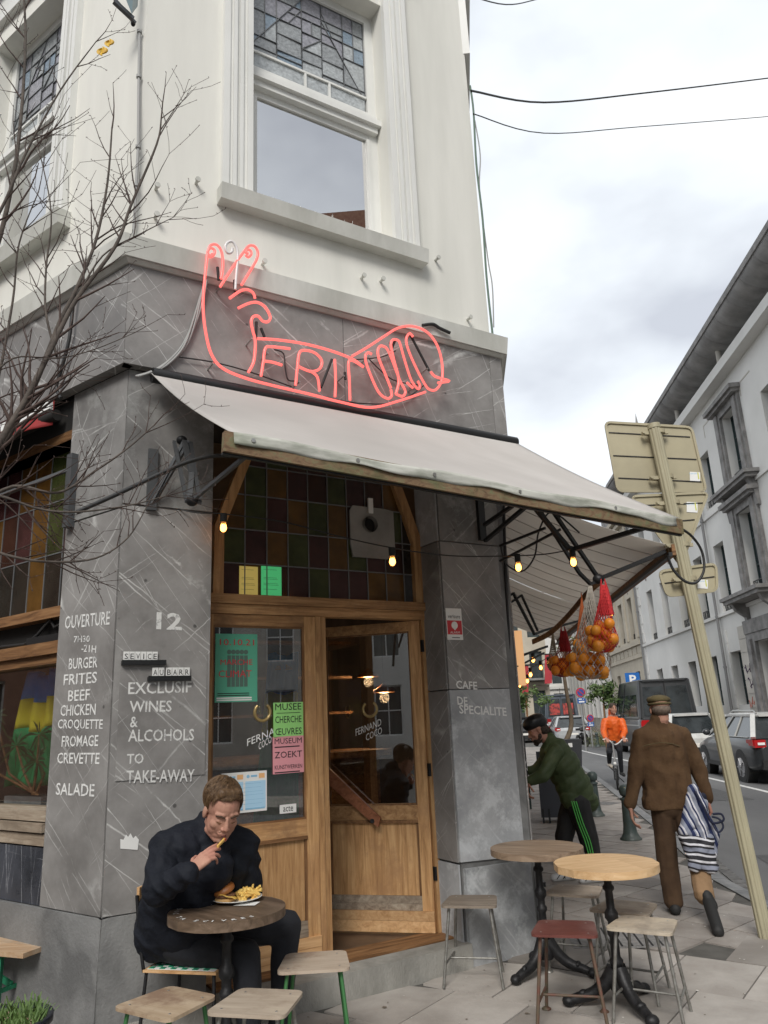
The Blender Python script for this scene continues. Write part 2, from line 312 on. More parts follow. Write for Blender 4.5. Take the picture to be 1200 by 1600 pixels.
M_['green_wood'] = wood('mossy_awning_timber', (.1,.06,.035), (.2,.13,.075), (.16,.17,.09), grain=(1.2,16,16), rough=.85, wear=(.09,.11,.05), bump=.8)
M_['black'] = plain('black_metal', (.02,.021,.022), .45, .3)
M_['iron'] = pm('black_cast_iron', (.012,.012,.013), (.03,.03,.032), 20, .5, .2, 60, metal=.4)
M_['rubber'] = plain('black_rubber', (.015,.015,.015), .7)
M_['cable'] = plain('black_cable', (.02,.02,.02), .5)
M_['gcable'] = plain('grey_cable', (.33,.33,.32), .6)
M_['dark'] = plain('dark_void', (.012,.011,.01), .9)
M_['glass'] = glassmat('window_glass', (.9,.92,.92), 1.7, base=.13)
M_['glass_shop'] = glassmat('shop_window_glass', (.96,.97,.97), .4, base=.01)
M_['glass_dark'] = glassmat('upper_window_glass', (.45,.48,.52), 1.0, base=.66)
M_['lead'] = plain('lead_came', (.16,.165,.17), .5, .2)
M_['white'] = plain('white_paint', (.8,.8,.78), .6)
M_['paper'] = plain('white_paper', (.78,.78,.76), .7)
M_['chrome'] = plain('bare_steel', (.5,.5,.48), .35, .9)
M_['stencil'] = pm('chalky_white_stencil_paint', (.72,.72,.7), (.36,.36,.36), 38, .8, lo=.52, hi=.66)
# ---------------------------------------------------------------- text, cut out as real lettering
def text(s, name, mat, F, u0, u1, z0, z1, d=.003, parent=None, skew=0., th=.0015, slant=0., weight=0.):
    cu = bpy.data.curves.new('t', 'FONT'); cu.body = s; cu.size = 1; cu.resolution_u = 2; cu.offset = weight
    to = bpy.data.objects.new('t', cu); COL.objects.link(to)
    me = bpy.data.meshes.new_from_object(to.evaluated_get(bpy.context.evaluated_depsgraph_get())); bpy.data.objects.remove(to); bpy.data.curves.remove(cu)
    vs = [v.co.copy() for v in me.vertices]; fs = [tuple(p.vertices) for p in me.polygons]; bpy.data.meshes.remove(me)
    if not vs: return None
    x0 = min(v.x for v in vs); x1 = max(v.x for v in vs); y0 = min(v.y for v in vs); y1 = max(v.y for v in vs)
    mb = MB(); n = len(vs)
    def P(v, dd):
        a = (v.x-x0)/(x1-x0); b = (v.y-y0)/(y1-y0)
        return F.p(u0+(u1-u0)*a+slant*b*(z1-z0), dd, z0+(z1-z0)*b+skew*a)
    mb.add([P(v, d) for v in vs], fs)
    return obj(name, mb, mat, parent)
# wall sheet with openings and reveals
def wall_holes(F, u0, u1, z0, z1, holes, d=0., deep=.25, mb=None):
    mb = mb or MB()
    us = sorted({u0, u1, *[h[0] for h in holes], *[h[1] for h in holes]}); zs = sorted({z0, z1, *[h[2] for h in holes], *[h[3] for h in holes]})
    us = [u for u in us if u0 <= u <= u1]; zs = [z for z in zs if z0 <= z <= z1]
    for a, b in zip(us, us[1:]):
        for c, e in zip(zs, zs[1:]):
            mu, mz = (a+b)/2, (c+e)/2
            if any(h[0] < mu < h[1] and h[2] < mz < h[3] for h in holes): continue
            mb.add([F.p(a,d,c), F.p(b,d,c), F.p(b,d,e), F.p(a,d,e)], [(0,1,2,3)])
    for h in holes:
        a, b, c, e = h[:4]; k = deep
        for q in ([(a,d,c),(a,d-k,c),(a,d-k,e),(a,d,e)], [(b,d-k,c),(b,d,c),(b,d,e),(b,d-k,e)], [(a,d,e),(a,d-k,e),(b,d-k,e),(b,d,e)], [(a,d-k,c),(a,d,c),(b,d,c),(b,d-k,c)]):
            mb.add([F.p(*x) for x in q], [(0,1,2,3)])
    return mb
# ================================================================ ground, kerb, road
bed = MB()
def kerb_w(s):      # kerb line: lateral w of the street for each s
    pts = [(-40, 6.2), (4.0, 4.6), (5.6, 3.3), (6.4, 2.72), (7.1, 2.44), (8.3, 2.37), (11.2, 2.62), (17, 2.98), (26, 3.5), (45, 4.6), (90, 7.5)]
    for (a, x), (b, y) in zip(pts, pts[1:]):
        if s <= b: return x+(y-x)*(s-a)/(b-a)
    return pts[-1][1]
M_['joint'] = pm('dark_paving_joint', (.07,.066,.06), (.11,.105,.095), 6, .95)
M_['slab'] = pm('warm_grey_paving_slab', (.34,.31,.28), (.44,.41,.375), 3.5, .75, .25, 45, c3=(.2,.18,.16), rnd=.22, dist=.3)
M_['slab_dark'] = pm('dark_replacement_slab', (.1,.098,.095), (.2,.195,.19), 30, .85, .4, 80, rnd=.1)
M_['slab_s'] = pm('street_paving_slab', (.27,.24,.215), (.36,.33,.3), 4, .78, .3, 45, c3=(.2,.18,.165), rnd=.14)
M_['asphalt'] = pm('worn_asphalt', (.10,.10,.102), (.15,.15,.15), .8, .82, .5, 90, c3=(.085,.085,.088), stretch=(1,.3,1))
M_['cobble'] = pm('gutter_setts', (.08,.078,.075), (.16,.155,.15), 14, .8, .5, 40, rnd=.2)
M_['kerb'] = pm('bluestone_kerb', (.14,.145,.15), (.22,.22,.22), 6, .75, .3, 50, rnd=.12)
M_['line'] = pm('worn_white_road_paint', (.62,.62,.6), (.4,.4,.39), 9, .75, lo=.5, hi=.75)
ss = [-40, -12, -6, 0, 2, 3, 4, 4.8, 5.6, 6.0, 6.4, 6.8, 7.1, 7.7, 8.3, 9.5, 11.2, 14, 17, 21, 26, 35, 45, 65, 90]
bed.add([ST.p(s, w, -.012) for s in ss for w in (-30, kerb_w(s)-.14)], [(2*i, 2*i+1, 2*i+3, 2*i+2) for i in range(len(ss)-1)])
pave = struct('pavement', bed, M_['joint'])
rd = MB(); rd.add([ST.p(-250, -300, -.12), ST.p(-250, 300, -.12), ST.p(400, 300, -.12), ST.p(400, -300, -.12)], [(0,1,2,3)])
road = struct('road', rd, M_['asphalt'])
# kerb stones, each its own piece
kp = []; s = 3.2
while s < 60: kp.append(s); s += .5 if s < 9 else 1.0
ks = []
for a, b in zip(kp, kp[1:]):
    m = MB(); wa, wb = kerb_w(a), kerb_w(b); t = (ST.p(b, wb, 0)-ST.p(a, wa, 0)); g = t.normalized()*.004
    A, B = ST.p(a, wa, 0)+g, ST.p(b, wb, 0)-g; nn = V((g.y, -g.x, 0)).normalized()
    m.hexa([A-nn*.14-V((0,0,.12)), B-nn*.14-V((0,0,.12)), B-V((0,0,.12)), A-V((0,0,.12)), A-nn*.14+V((0,0,.003)), B-nn*.14+V((0,0,.003)), B-V((0,0,.004)), A-V((0,0,.004))])
    obj('kerb_stone', m, M_['kerb'], pave)
# gutter of two rows of setts along the near kerb
for row in range(2):
    for a in [3.6+.17*i for i in range(74)]:
        b = a+.16; w0 = kerb_w(a)+.015+row*.13; w1 = kerb_w(b)+.015+row*.13; h = -.104+random.uniform(-.006, .004)
        m = MB(); m.hexa([ST.p(a,w0,-.13), ST.p(b,w1,-.13), ST.p(b,w1+.118,-.13), ST.p(a,w0+.118,-.13), ST.p(a,w0,h), ST.p(b,w1,h), ST.p(b,w1+.118,h-.003), ST.p(a,w0+.118,h)])
        obj('gutter_sett', m, M_['cobble'], road)
ln = MB(); pts = [(8, 6.12), (16.6, 5.87), (20, 5.78), (25, 5.5), (33.4, 5.05), (38, 4.9)]
for (a, w), (b, x) in zip(pts, pts[1:]): ln.add([ST.p(a,w-.06,-.116), ST.p(a,w+.06,-.116), ST.p(b,x+.06,-.116), ST.p(b,x-.06,-.116)], [(0,1,2,3)])
struct('lane_line', ln, M_['line'], road)
# a drain cover and patches in the road
for (s0, w0, l, q) in ((8.6, 3.15, 1.5, .9), (15.5, 4.4, 3.0, .8), (22, 4.2, 4, .7)):
    m = MB(); m.add([ST.p(s0,w0,-.116), ST.p(s0,w0+q,-.116), ST.p(s0+l,w0+q*.9,-.116), ST.p(s0+l*.95,w0+.1,-.116)], [(0,1,2,3)]); struct('asphalt_patch', m, pm('dark_asphalt_patch', (.06,.06,.062), (.09,.09,.09), 12, .85, .4, 80), road)
# far pavement at the foot of the opposite row
fp = MB(); fp.fbox(ST, -30, 120, 8.1, 10.2, -.12, .02); struct('far_pavement', fp, M_['slab_s'])
# paving slabs: laid at a slant on the street side, larger ones at the corner
def inside(p, mar=.0):
    q = V((p.x, p.y, 0)); s, w = ST.x.dot(q), ST.n.dot(q)
    if w > kerb_w(s)-.14-mar: return False
    qc = q-FC.o; ql = q-FL.o; qr = q-FR.o
    dc, dl, dr = FC.n.dot(qc), FL.n.dot(ql), FR.n.dot(qr)
    return dc > -.1+mar or dl > -.1+mar or dr > -.1+mar
def slabs(az, cu, cv, cond, lim, mat, org, jit=.0, bond=0.):
    a = R(az); X = V((math.cos(a), -math.sin(a), 0)); Y = V((math.sin(a), math.cos(a), 0)); out = []
    for i in range(-60, 61):
        for j in range(-60, 61):
            c = org+X*(i*cu+bond*(j % 2)*cu)+Y*(j*cv)
            if not cond(c): continue
            cs = [c+X*x*cu/2+Y*y*cv/2 for x, y in ((-1,-1),(1,-1),(1,1),(-1,1))]
            n = sum(inside(k) for k in cs)
            if n < 4 and not (n >= 2): continue
            out.append((c.length, c))
    out.sort(key=lambda t: t[0]); g = .0055; mesh = None; rest = MB(); k = 0
    for dist, c in out:
        h = random.uniform(-.0025, .0025)
        full = all(inside(c+X*x*cu/2+Y*y*cv/2) for x, y in ((-1,-1),(1,-1),(1,1),(-1,1)))
        def cor(z): return [c+X*x*(cu/2-g)+Y*y*(cv/2-g)+V((0,0,z)) for x, y in ((-1,-1),(1,-1),(1,1),(-1,1))]
        if not full:     # cut slab: pull outside corners in
            q = []
            for p in cor(0):
                for t in range(12):
                    if inside(p): break
                    p = p+(c-p)*.14
                q.append(p)
        else: q = cor(0)
        m = MB() if k < lim else rest
        m.hexa([p+V((0,0,-.03+h)) for p in q]+[p+V((0,0,h)) for p in q])
        if k < lim:
            mt = M_['slab_dark'] if random.random() < .012 else mat
            o = obj('paving_slab', m, mt, pave); k += 1
    if rest.v: tag(obj('paving_slabs_beyond', rest, mat, pave), kind='stuff')
def visible(c):
    d = c-V((0,0,CAMZ)); z = d.dot(FW)
    return z > .5 and abs(d.dot(RT)/z) < .62
def sw_of(c): q = V((c.x, c.y, 0)); return ST.x.dot(q), ST.n.dot(q)
slabs(36, .5, .66, lambda c: visible(c) and 2.4 < c.y and sw_of(c)[0] < 6.02, 130, M_['slab'], V((1.9,5.3,0)), bond=.5)
slabs(50, .4, .4, lambda c: visible(c) and sw_of(c)[0] >= 6.02 and sw_of(c)[0] < 42, 160, M_['slab_s'], ST.p(6.45, 1.0, 0))
# access cover with hatched lines
gc = thing('drain_grating', 'rectangular steel access cover set in the paving behind the pale round table', 'access cover', Mx(ST.p(6.3, .98, 0), -5.3))
m = MB(); m.box((0,0,.002), (.34,.26,.004)); obj('cover_plate', m, pm('worn_cover_steel', (.16,.155,.15), (.26,.25,.24), 20, .6, .3, 60), gc, local=True)
for i in range(9): m = MB(); m.box((-.28+i*.07, 0, .0075), (.006,.24,.0025)); obj('rib', m, M_['rubber'], gc, local=True)

# ================================================================ corner building
B = thing('corner_cafe_building', 'white plastered corner building with grey marble cafe front at street level', 'building', FC.M)
UPW = (-1.20, .06, 5.42, 7.98)
obj('upper_wall', wall_holes(FC, -2.02, 1.02, 4.66, 10.2, [UPW], deep=.24), M_['plaster'], B)
LW = (-2.36, -1.10, 5.42, 7.98)
obj('upper_wall', wall_holes(FL, -6.5, 0, 4.66, 10.2, [LW], deep=.24), M_['plaster'], B)
m = MB(); m.add([FR.p(.02,0,3.6), FR.p(14,0,3.6), FR.p(14,0,10.2), FR.p(.02,0,10.2)], [(0,1,2,3)]); obj('upper_wall', m, M_['plaster'], B)
m = MB(); m.add([FC.p(-2.02,0,10.2), FC.p(1.02,0,10.2), FR.p(14,0,10.2), FL.p(-6.5,0,10.2)], [(0,1,2,3)]); obj('roof', m, M_['granite'], B)
m = MB(); m.fbox(FR, .0, 12, 0, .07, 7.9, 9.9); m.fbox(FR, 0., 12, 0, .12, 8.6, 8.8); obj('side_moulding', m, M_['trim'], B)
# string ledge that runs round the corner
def wrap(z0, z1, d0, d1, mat, name, back=-.02):
    m = MB(); prof = [(d0, z0), (d1, z1)]
    cL_ = FC.p(-2.02, 0, 0); cR_ = FC.p(1.02, 0, 0)
    bl = (FL.n+FC.n); bl = bl/(bl.dot(FC.n)); br = (FR.n+FC.n); br = br/(br.dot(FC.n))
    def path(d): return [FL.p(-6.5, d, 0), cL_+bl*d, cR_+br*d, FR.p(12, d, 0)]
    A, Bq, C, D = path(back), path(d0), path(d1), path(back)
    for i in range(3):
        vs = [A[i]+V((0,0,z0)), Bq[i]+V((0,0,z0)), C[i]+V((0,0,z1)), D[i]+V((0,0,z1+(.03 if d1 > .09 else 0)))]
        ve = [A[i+1]+V((0,0,z0)), Bq[i+1]+V((0,0,z0)), C[i+1]+V((0,0,z1)), D[i+1]+V((0,0,z1+(.03 if d1 > .09 else 0)))]
        m.add(vs+ve, [(k, k+4, (k+1)%4+4, (k+1)%4)[::-1] for k in range(4)]+[(0,1,2,3), (7,6,5,4)])
    return obj(name, m, mat, B, merge=True)
wrap(4.60, 4.75, .13, .15, M_['ledge'], 'string_ledge')
wrap(4.575, 4.598, .09, .115, M_['ledge'], 'ledge_lip')
m = MB(); m.prism([FL.p(-6.4,-.05,3.79), FL.p(0,-.05,3.79), FC.p(-2.0,-.05,3.79), FC.p(1.0,-.05,3.79), FR.p(.02,-.05,3.79), FR.p(13,-.05,3.79)], V((0,0,.9))); obj('floor_slab', m, M_['dark'], B)
# marble fascia slabs
def slab(F, u0, u1, z0, z1, d0, d1, mat, name='marble_slab', g=.0025):
    m = MB(); m.fbox(F, u0+g, u1-g, d0, d1, z0+g, z1-g); return obj(name, m, mat, B)
def slab_poly(F, pts, d0, d1, mat, name='marble_slab'):
    m = MB(); m.prism([F.p(u, d0, z) for u, z in pts], F.n*(d1-d0)); return obj(name, m, mat, B)
tl = .075*math.tan(R(33.4)); trr = .075*math.tan(R(26.6))
for a, b in ((-2.02-tl, -.485), (-.485, 1.02+trr-.13), (1.02+trr-.13, 1.02+trr)): slab(FC, a, b, 3.86, 4.575, 0, .075, M_['fascia_street'] if b > 0 else M_['fascia'])
for a, b in ((-1.45, tl), (-2.95, -1.45), (-4.45, -2.95)): slab(FL, a, b, 3.86, 4.575, 0, .075, M_['fascia_L'])
slab(FR, 0, 1.6, 3.86, 4.575, 0, .075, M_['fascia']); slab(FR, 1.6, 3.2, 3.86, 4.575, 0, .075, M_['fascia'])
# soffit and lintel behind the awning
m = MB(); m.fbox(FC, -1.46, .335, -.45, -.02, 3.62, 3.86); m.fbox(FC, -2.02, 1.0, -.5, -.01, 3.80, 3.858); obj('lintel', m, M_['dark'], B)
m = MB(); m.fbox(FL, -5.9, -.6, -.45, -.02, 3.55, 3.85); obj('lintel', m, M_['dark'], B)
# left pillar: slabs on both faces, granite base, body behind
body = MB()
body.prism([FC.p(-1.465,-.30,.6), FC.p(-1.465,-.012,.6), FC.p(-2.015,-.012,.6), FL.p(-.59,-.012,.6), FL.p(-.59,-.30,.6)], V((0,0,3.25)))
obj('pillar_core', body, M_['granite'], B)
slab(FC, -2.02, -1.452, .665, 2.955, -.012, .0, M_['marble']); slab(FC, -2.02, -1.452, 2.96, 3.858, -.012, .004, M_['marble_dark'])
slab(FL, -.6, -.012, .665, 2.935, -.012, .0, M_['marble_L']); slab(FL, -.6, 0, 2.94, 3.858, -.012, .003, M_['marble_dark'])
m = MB(); m.fbox(FC, -1.985, -1.475, 0, .006, 1.35, 2.07); obj('repair_panel', m, M_['marble'], B)
# flared base
def flare(F, u0, u1, z1, d0, d1, name='granite_base_block', mat=None):
    m = MB(); m.hexa([F.p(u0,d1,-.01), F.p(u1,d1,-.01), F.p(u1,-.2,-.01), F.p(u0,-.2,-.01), F.p(u0,d0,z1), F.p(u1,d0,z1), F.p(u1,-.2,z1), F.p(u0,-.2,z1)]); return obj(name, m, mat or M_['granite'], B)
flare(FC, -2.03, -1.452, .66, .012, .03); flare(FL, -1.03, .012, .66, .012, .03); flare(FL, -2.03, -1.034, .66, .012, .03); flare(FL, -3.03, -2.034, .66, .012, .03)
# right pillar
body = MB(); body.prism([FC.p(.352,-.30,.0), FC.p(.352,-.012,.0), FC.p(.99,-.012,.0), FR.p(.55,-.012,.0), FR.p(.55,-.3,.0)], V((0,0,3.85))); obj('pillar_core', body, M_['granite'], B)
slab_poly(FC, [(.34,.645),(.915,.62),(.90,1.80),(.34,1.80)], -.012, .002, M_['marble_worn']); slab(FC, .34, .905, 1.805, 2.915, -.012, 0, M_['marble']); slab(FC, .34, .93, 2.92, 3.858, -.012, .002, M_['marble_dark'])
slab_poly(FC, [(.36,-.01),(.955,-.01),(.945,.59),(.365,.60)], -.012, .02, M_['marble_worn'], 'marble_base_block')
FV = Frame((FC.p(.34, 0, 0).x, FC.p(.34, 0, 0).y), (-FC.n.x, -FC.n.y))   # the door reveal: u runs into the wall
for z0, z1, mt in ((.64,1.80,'marble_V'), (1.805,2.915,'marble_V'), (2.92,3.70,'marble_worn'), (.0,.63,'marble_worn')): slab(FV, 0.012, .30, z0, z1, -.012, 0.001, M_[mt])
slab(FR, .01, .55, .0, .6, -.012, .02, M_['granite']); slab(FR, 0.0, .55, .605, 3.858, -.012, .0, M_['marble'])
# street side of the ground floor, seen only along the awnings
m = MB(); m.fbox(FR, .56, 1.0, -.3, -.02, 0, 3.85); m.fbox(FR, 3.0, 3.3, -.3, 0, 0, 3.85); m.fbox(FR, 6, 14, -.3, 0, 0, 3.86); m.fbox(FR, 1.0, 6, -.3, -.06, 0, .9); m.fbox(FR, 1, 6, -.3, -.06, 3.1, 3.86); obj('side_shopfront', m, M_['oak_dark_v'], B)
m = MB(); m.fbox(FR, 1.0, 3.0, -.15, -.14, .9, 3.1); m.fbox(FR, 3.3, 6.0, -.15, -.14, .9, 3.1); obj('side_glass', m, M_['glass'], B)
# step
m = MB(); m.fbox(FC, -2.0, .36, -.36, .045, -.01, .15); obj('door_step', m, M_['concrete'], B)
m = MB(); m.fbox(FC, -1.35, .34, -.34, -.12, .151, .165); obj('threshold', m, M_['oak_dark'], B)
# painted lettering on the pillar
WH = M_['stencil']
def let(s, px0, px1, py0, py1, F=FC, d=.008, skew=None, w=.0):
    u0, za = F.hit(px0, (py0+py1)/2, d); u1, zb = F.hit(px1, (py0+py1)/2, d)
    zt = F.hit((px0+px1)/2, py0, d)[1]; zb2 = F.hit((px0+px1)/2, py1, d)[1]; h = abs(zt-zb2)
    return text(s, 'lettering', WH, F, u0, u1, zb2, zt, d, B, weight=w)
def let4(s, x0, y0, x1, y1, hpx, F=FC, d=.002, w=.012, u=None):      # lower left and lower right corner of the word, letter height
    u0, z0 = F.hit(x0, y0, d); u1, z1 = F.hit(x1, y1, d); zt = F.hit(x0, y0-hpx, d)[1]
    return text(s, 'lettering', u or WH, F, u0, u1, z0, zt, d, B, skew=z1-z0, weight=w)
DP = .0065
let4('12', 244, 983, 284, 985, 27, w=.03)
let4('EXCLUSIF', 200, 1085, 299, 1082, 19, d=DP); let4('WINES', 202, 1113, 268, 1112, 18, d=DP); let4('&', 203, 1137, 215, 1136, 17, d=DP)
let4('ALCOHOLS', 200, 1159, 303, 1157, 19, d=DP); let4('TO', 198, 1194, 224, 1193, 16, d=DP); let4('TAKE-AWAY', 197, 1224, 304, 1221, 20, d=DP)
for s_, x0, y0, x1, y1, h in (('OUVERTURE',101,983,171,976,20), ('7H30',115,1004,140,1003,10), ('-21H',127,1018,150,1020,11), ('BURGER',107,1046,152,1043,17), ('FRITES',99,1071,151,1067,17), ('BEEF',106,1096,140,1094,17),
    ('CHICKEN',94,1119,149,1117,17), ('CROQUETTE',90,1141,160,1142,17), ('FROMAGE',96,1167,153,1166,17), ('CREVETTE',89,1193,155,1194,17), ('SALADE',87,1242,147,1245,19)):
    let4(s_, x0, y0, x1, y1, h, F=FL)
for s_, x0, y0, x1, y1, h in (('CAFE',713,1076,746,1078,13), ('DE',715,1101,731,1102,13), ('SPECIALITE',718,1115,792,1119,14)): let4(s_, x0, y0, x1, y1, h, d=.005, w=.02, u=M_['white'])
# small iron studs left in the plaster
for x, y in ((308,283),(245,292),(244,337),(567,432),(597,437),(683,404),(412,410),(733,497)):
    u, z = FC.hit(x, y, .03); m = MB(); m.tube([FC.p(u,0,z), FC.p(u,.05,z-.005)], .012, 8); m.tube([FC.p(u,.045,z), FC.p(u,.06,z)], .02, 8); obj('wall_stud', m, M_['ledge'], B)

# upper windows
M_['pg'] = [pm('leaded_glass_%s' % n, c, tuple(x*.6 for x in c), 30, .25, .8, 40, spec=.8) for n, c in (('grey', (.32,.34,.35)), ('blue', (.26,.34,.42)), ('light', (.46,.49,.5)), ('mauve', (.34,.34,.38)))]
def clip(poly, a, b, side):
    out = []; n = len(poly)
    def f(p): return ((b[0]-a[0])*(p[1]-a[1])-(b[1]-a[1])*(p[0]-a[0]))*side
    for i in range(n):
        p, q = poly[i], poly[(i+1)%n]; fp, fq = f(p), f(q)
        if fp >= 0: out.append(p)
        if (fp > 0) != (fq > 0) and abs(fp-fq) > 1e-12: t = fp/(fp-fq); out.append((p[0]+(q[0]-p[0])*t, p[1]+(q[1]-p[1])*t))
    return out
def area(p): return abs(sum(p[i][0]*p[(i+1)%len(p)][1]-p[(i+1)%len(p)][0]*p[i][1] for i in range(len(p))))/2
def split(polys, a, b, cond=None):
    out = []
    for p in polys:
        cx = sum(q[0] for q in p)/len(p); cy = sum(q[1] for q in p)/len(p)
        if cond and not cond(cx, cy): out.append(p); continue
        for s in (1, -1):
            r = clip(p, a, b, s)
            if len(r) > 2 and area(r) > 1.2e-4: out.append(r)
    return out
def upper_window(F, h, seed):
    u0, u1, z0, z1 = h; rnd = random.Random(seed); T = M_['trim']
    W = thing('upper_window', 'tall upper floor window with leaded glass over one large pane above the neon sign' if F is FC else 'tall upper floor window with leaded glass on the left side wall behind the bare tree', 'window', F.M)
    for a, b in ((u0-.235, u0), (u1, u1+.235)):         # moulded surrounds
        m = MB(); m.fbox(F, a, b, 0, .035, z0, z1+.2)
        for k, (x, y) in enumerate(((.0,.05), (.075,.03), (.13,.03), (.19,.045))): m.fbox(F, a+x, a+x+y, .035, .05+.008*(k%2), z0, z1+.2)
        obj('surround', m, T, W)
    m = MB(); m.fbox(F, u0-.235, u1+.235, 0, .06, z1+.2, z1+.5); m.fbox(F, u0-.3, u1+.3, 0, .14, z1+.5, z1+.58); obj('surround', m, T, W)
    m = MB(); m.hexa([F.p(u0-.26,.10,z0-.13), F.p(u1+.28,.10,z0-.13), F.p(u1+.28,0,z0-.13), F.p(u0-.26,0,z0-.13), F.p(u0-.26,.12,z0-.01), F.p(u1+.28,.12,z0-.01), F.p(u1+.28,0,z0+.004), F.p(u0-.26,0,z0+.004)]); obj('sill', m, M_['ledge'], W)
    D = -.17
    m = MB(); fr = .085
    for a, b, c, e in ((u0, u0+fr, z0, z1), (u1-fr, u1, z0, z1), (u0+fr, u1-fr, z0, z0+.09), (u0+fr, u1-fr, z1-.08, z1)): m.fbox(F, a, b, D-.07, D, c, e)
    for a, b, c, e in ((u0+fr, u0+fr+.03, z0+.09, 6.58), (u1-fr-.03, u1-fr, z0+.09, 6.58)): m.fbox(F, a, b, D-.05, D+.012, c, e)
    m.fbox(F, u0+fr, u1-fr, D-.06, D-.004, 6.58, 6.64); fo = obj('window_frame', m, T, W)
    m = MB(); m.fbox(F, u0+.02, u1-.02, D-.05, D+.05, 6.64, 6.70); m.fbox(F, u0+.0, u1-.0, D-.05, D+.085, 6.70, 6.755); m.fbox(F, u0+.02, u1-.02, D-.05, D+.045, 6.755, 6.82); m.fbox(F, u0+fr, u1-fr, D-.05, D+.01, 6.82, 6.87); obj('transom', m, T, W)
    m = MB(); m.fbox(F, u0+fr+.03, u1-fr-.03, D-.03, D-.024, z0+.09, 6.58); obj('glass_pane', m, M_['glass_dark'], W)
    a, b = u0+fr+.005, u1-fr-.005; w = b-a
    # lower row of three muntin panes
    zz = 7.035; m = MB(); m.fbox(F, a, b, D-.03, D-.004, zz, zz+.02)
    for t in (.44, .655): m.fbox(F, a+w*t-.01, a+w*t+.01, D-.03, D-.005, 6.87, zz)
    obj('glazing_bar', m, T, W)
    for s, e in ((0,.44),(.44,.655),(.655,1)):
        m = MB(); m.fbox(F, a+w*s+.01, a+w*e-.01, D-.03, D-.02, 6.872, zz-.002); obj('pane', m, M_['pg'][2], W)
    # leaded light above
    zb = zz+.02; zt = z1-.08; H = zt-zb
    P = lambda x, y: (x, y)
    polys = [[(0,0),(1,0),(1,1),(0,1)]]
    for l in (((.42,0),(.42,1)), ((.60,0),(.60,1))): polys = split(polys, *l)
    polys = split(polys, (.02,.15), (.44,.98)); polys = split(polys, (.98,.0), (.56,.86), lambda x, y: x > .6)
    polys = split(polys, (0,.08), (1,.08), lambda x, y: x < .42 or x > .6)
    polys = split(polys, (.2,0), (.2,1), lambda x, y: x < .42); polys = split(polys, (.8,0), (.8,1), lambda x, y: x > .6)
    for y, c in ((.22, lambda x, y: x < .2), (.36, lambda x, y: .2 < x < .42), (.3, lambda x, y: .42 < x < .6), (.42, lambda x, y: x > .8), (.27, lambda x, y: .6 < x < .8), (.55, lambda x, y: x < .42), (.52, lambda x, y: .42 < x < .6), (.62, lambda x, y: x > .6), (.8, lambda x, y: True), (.7, lambda x, y: .3 < x < .75), (.15, lambda x, y: .3 < x < .7), (.5, lambda x, y: .6 < x < .7)):
        polys = split(polys, (0,y), (1,y+.001), c)
    polys = split(polys, (.42,.30), (.60,.52), lambda x, y: .42 < x < .6 and .3 < y < .52); polys = split(polys, (.51,.52), (.511,.8), lambda x, y: .42 < x < .6 and .52 < y < .7)
    polys = split(polys, (.3,.55), (.42,.8), lambda x, y: .2 < x < .42 and y > .55); polys = split(polys, (.7,.62), (.6,.9), lambda x, y: .6 < x < .8 and y > .6)
    polys = split(polys, (.1,0), (.1,1), lambda x, y: x < .2 and y > .3); polys = split(polys, (.9,0), (.9,1), lambda x, y: x > .8 and y > .42)
    lead = MB(); edges = set()
    for p in polys:
        q = [(a+x*w, zb+y*H) for x, y in p]; cx = sum(x for x, y in q)/len(q); cy = sum(y for x, y in q)/len(q)
        tl_ = rnd.uniform(-.004, .004); m = MB(); m.prism([F.p(x+(cx-x)*.03, D-.03+tl_*(x-cx)/.1, y+(cy-y)*.03) for x, y in q], -F.n*.006)
        obj('leaded_pane', m, rnd.choices(M_['pg'], (5,2,3,3))[0], W)
        for i in range(len(q)):
            A, C = q[i], q[(i+1)%len(q)]; k = tuple(sorted(((round(A[0],3),round(A[1],3)), (round(C[0],3),round(C[1],3)))))
            if k in edges or abs(A[0]-C[0])+abs(A[1]-C[1]) < .02: continue
            edges.add(k); lead.bar(F.p(A[0],D-.026,A[1]), F.p(C[0],D-.026,C[1]), .0065, .010, up=F.n)
    obj('lead_came', lead, M_['lead'], W)
    m = MB()     # pigeon spikes on the sill
    for i in range(46):
        u = u0+.03+(u1-u0-.06)*i/45; m.tube([F.p(u,-.09,z0), F.p(u+rnd.uniform(-.03,.03),-.09+rnd.uniform(-.04,.05),z0+rnd.uniform(.1,.17))], .0016, 3)
    tag(obj('pigeon_spikes', m, M_['chrome'], W), kind='stuff')
    return W
upper_window(FC, UPW, 3); upper_window(FL, LW, 5)
m = MB(); m.fbox(FC, -2.0, 1.0, -1.3, -1.28, 5.2, 8.2); m.fbox(FL, -4, -.1, -1.3, -1.28, 5.2, 8.2); m.fbox(FC, -1.9,.9,-1.28,-.3,5.2,5.25); obj('room_back', m, M_['dark'], B)

# ================================================================ doors
D0 = -.28
DR = thing('cafe_doorway', 'worn oak cafe doorway with one leaf open under a coloured glass fanlight', 'doorway', FC.M)
O, OH, OP = M_['oak'], M_['oak_h'], M_['oak_pale']
def pb(name, u0, u1, z0, z1, d0, d1, mt, par=None, F=FC): m = MB(); m.fbox(F, u0, u1, d0, d1, z0, z1); return obj(name, m, mt, par or DR)
pb('jamb', -1.455, -1.39, .15, 2.345, D0-.05, D0+.02, O); pb('jamb', .30, .345, .15, 2.345, D0-.07, D0+.02, O); pb('centre_post', -.605, -.565, .15, 2.345, D0-.05, D0+.022, O); pb('centre_post', -.562, -.52, .15, 2.345, D0-.05, D0+.012, O)
tb = pb('transom_beam', -1.455, .345, 2.345, 2.41, D0-.06, D0+.03, M_['oak_h']); pb('beam_moulding', -1.455, .345, 2.412, 2.475, D0-.06, D0+.05, M_['oak_h'], tb)
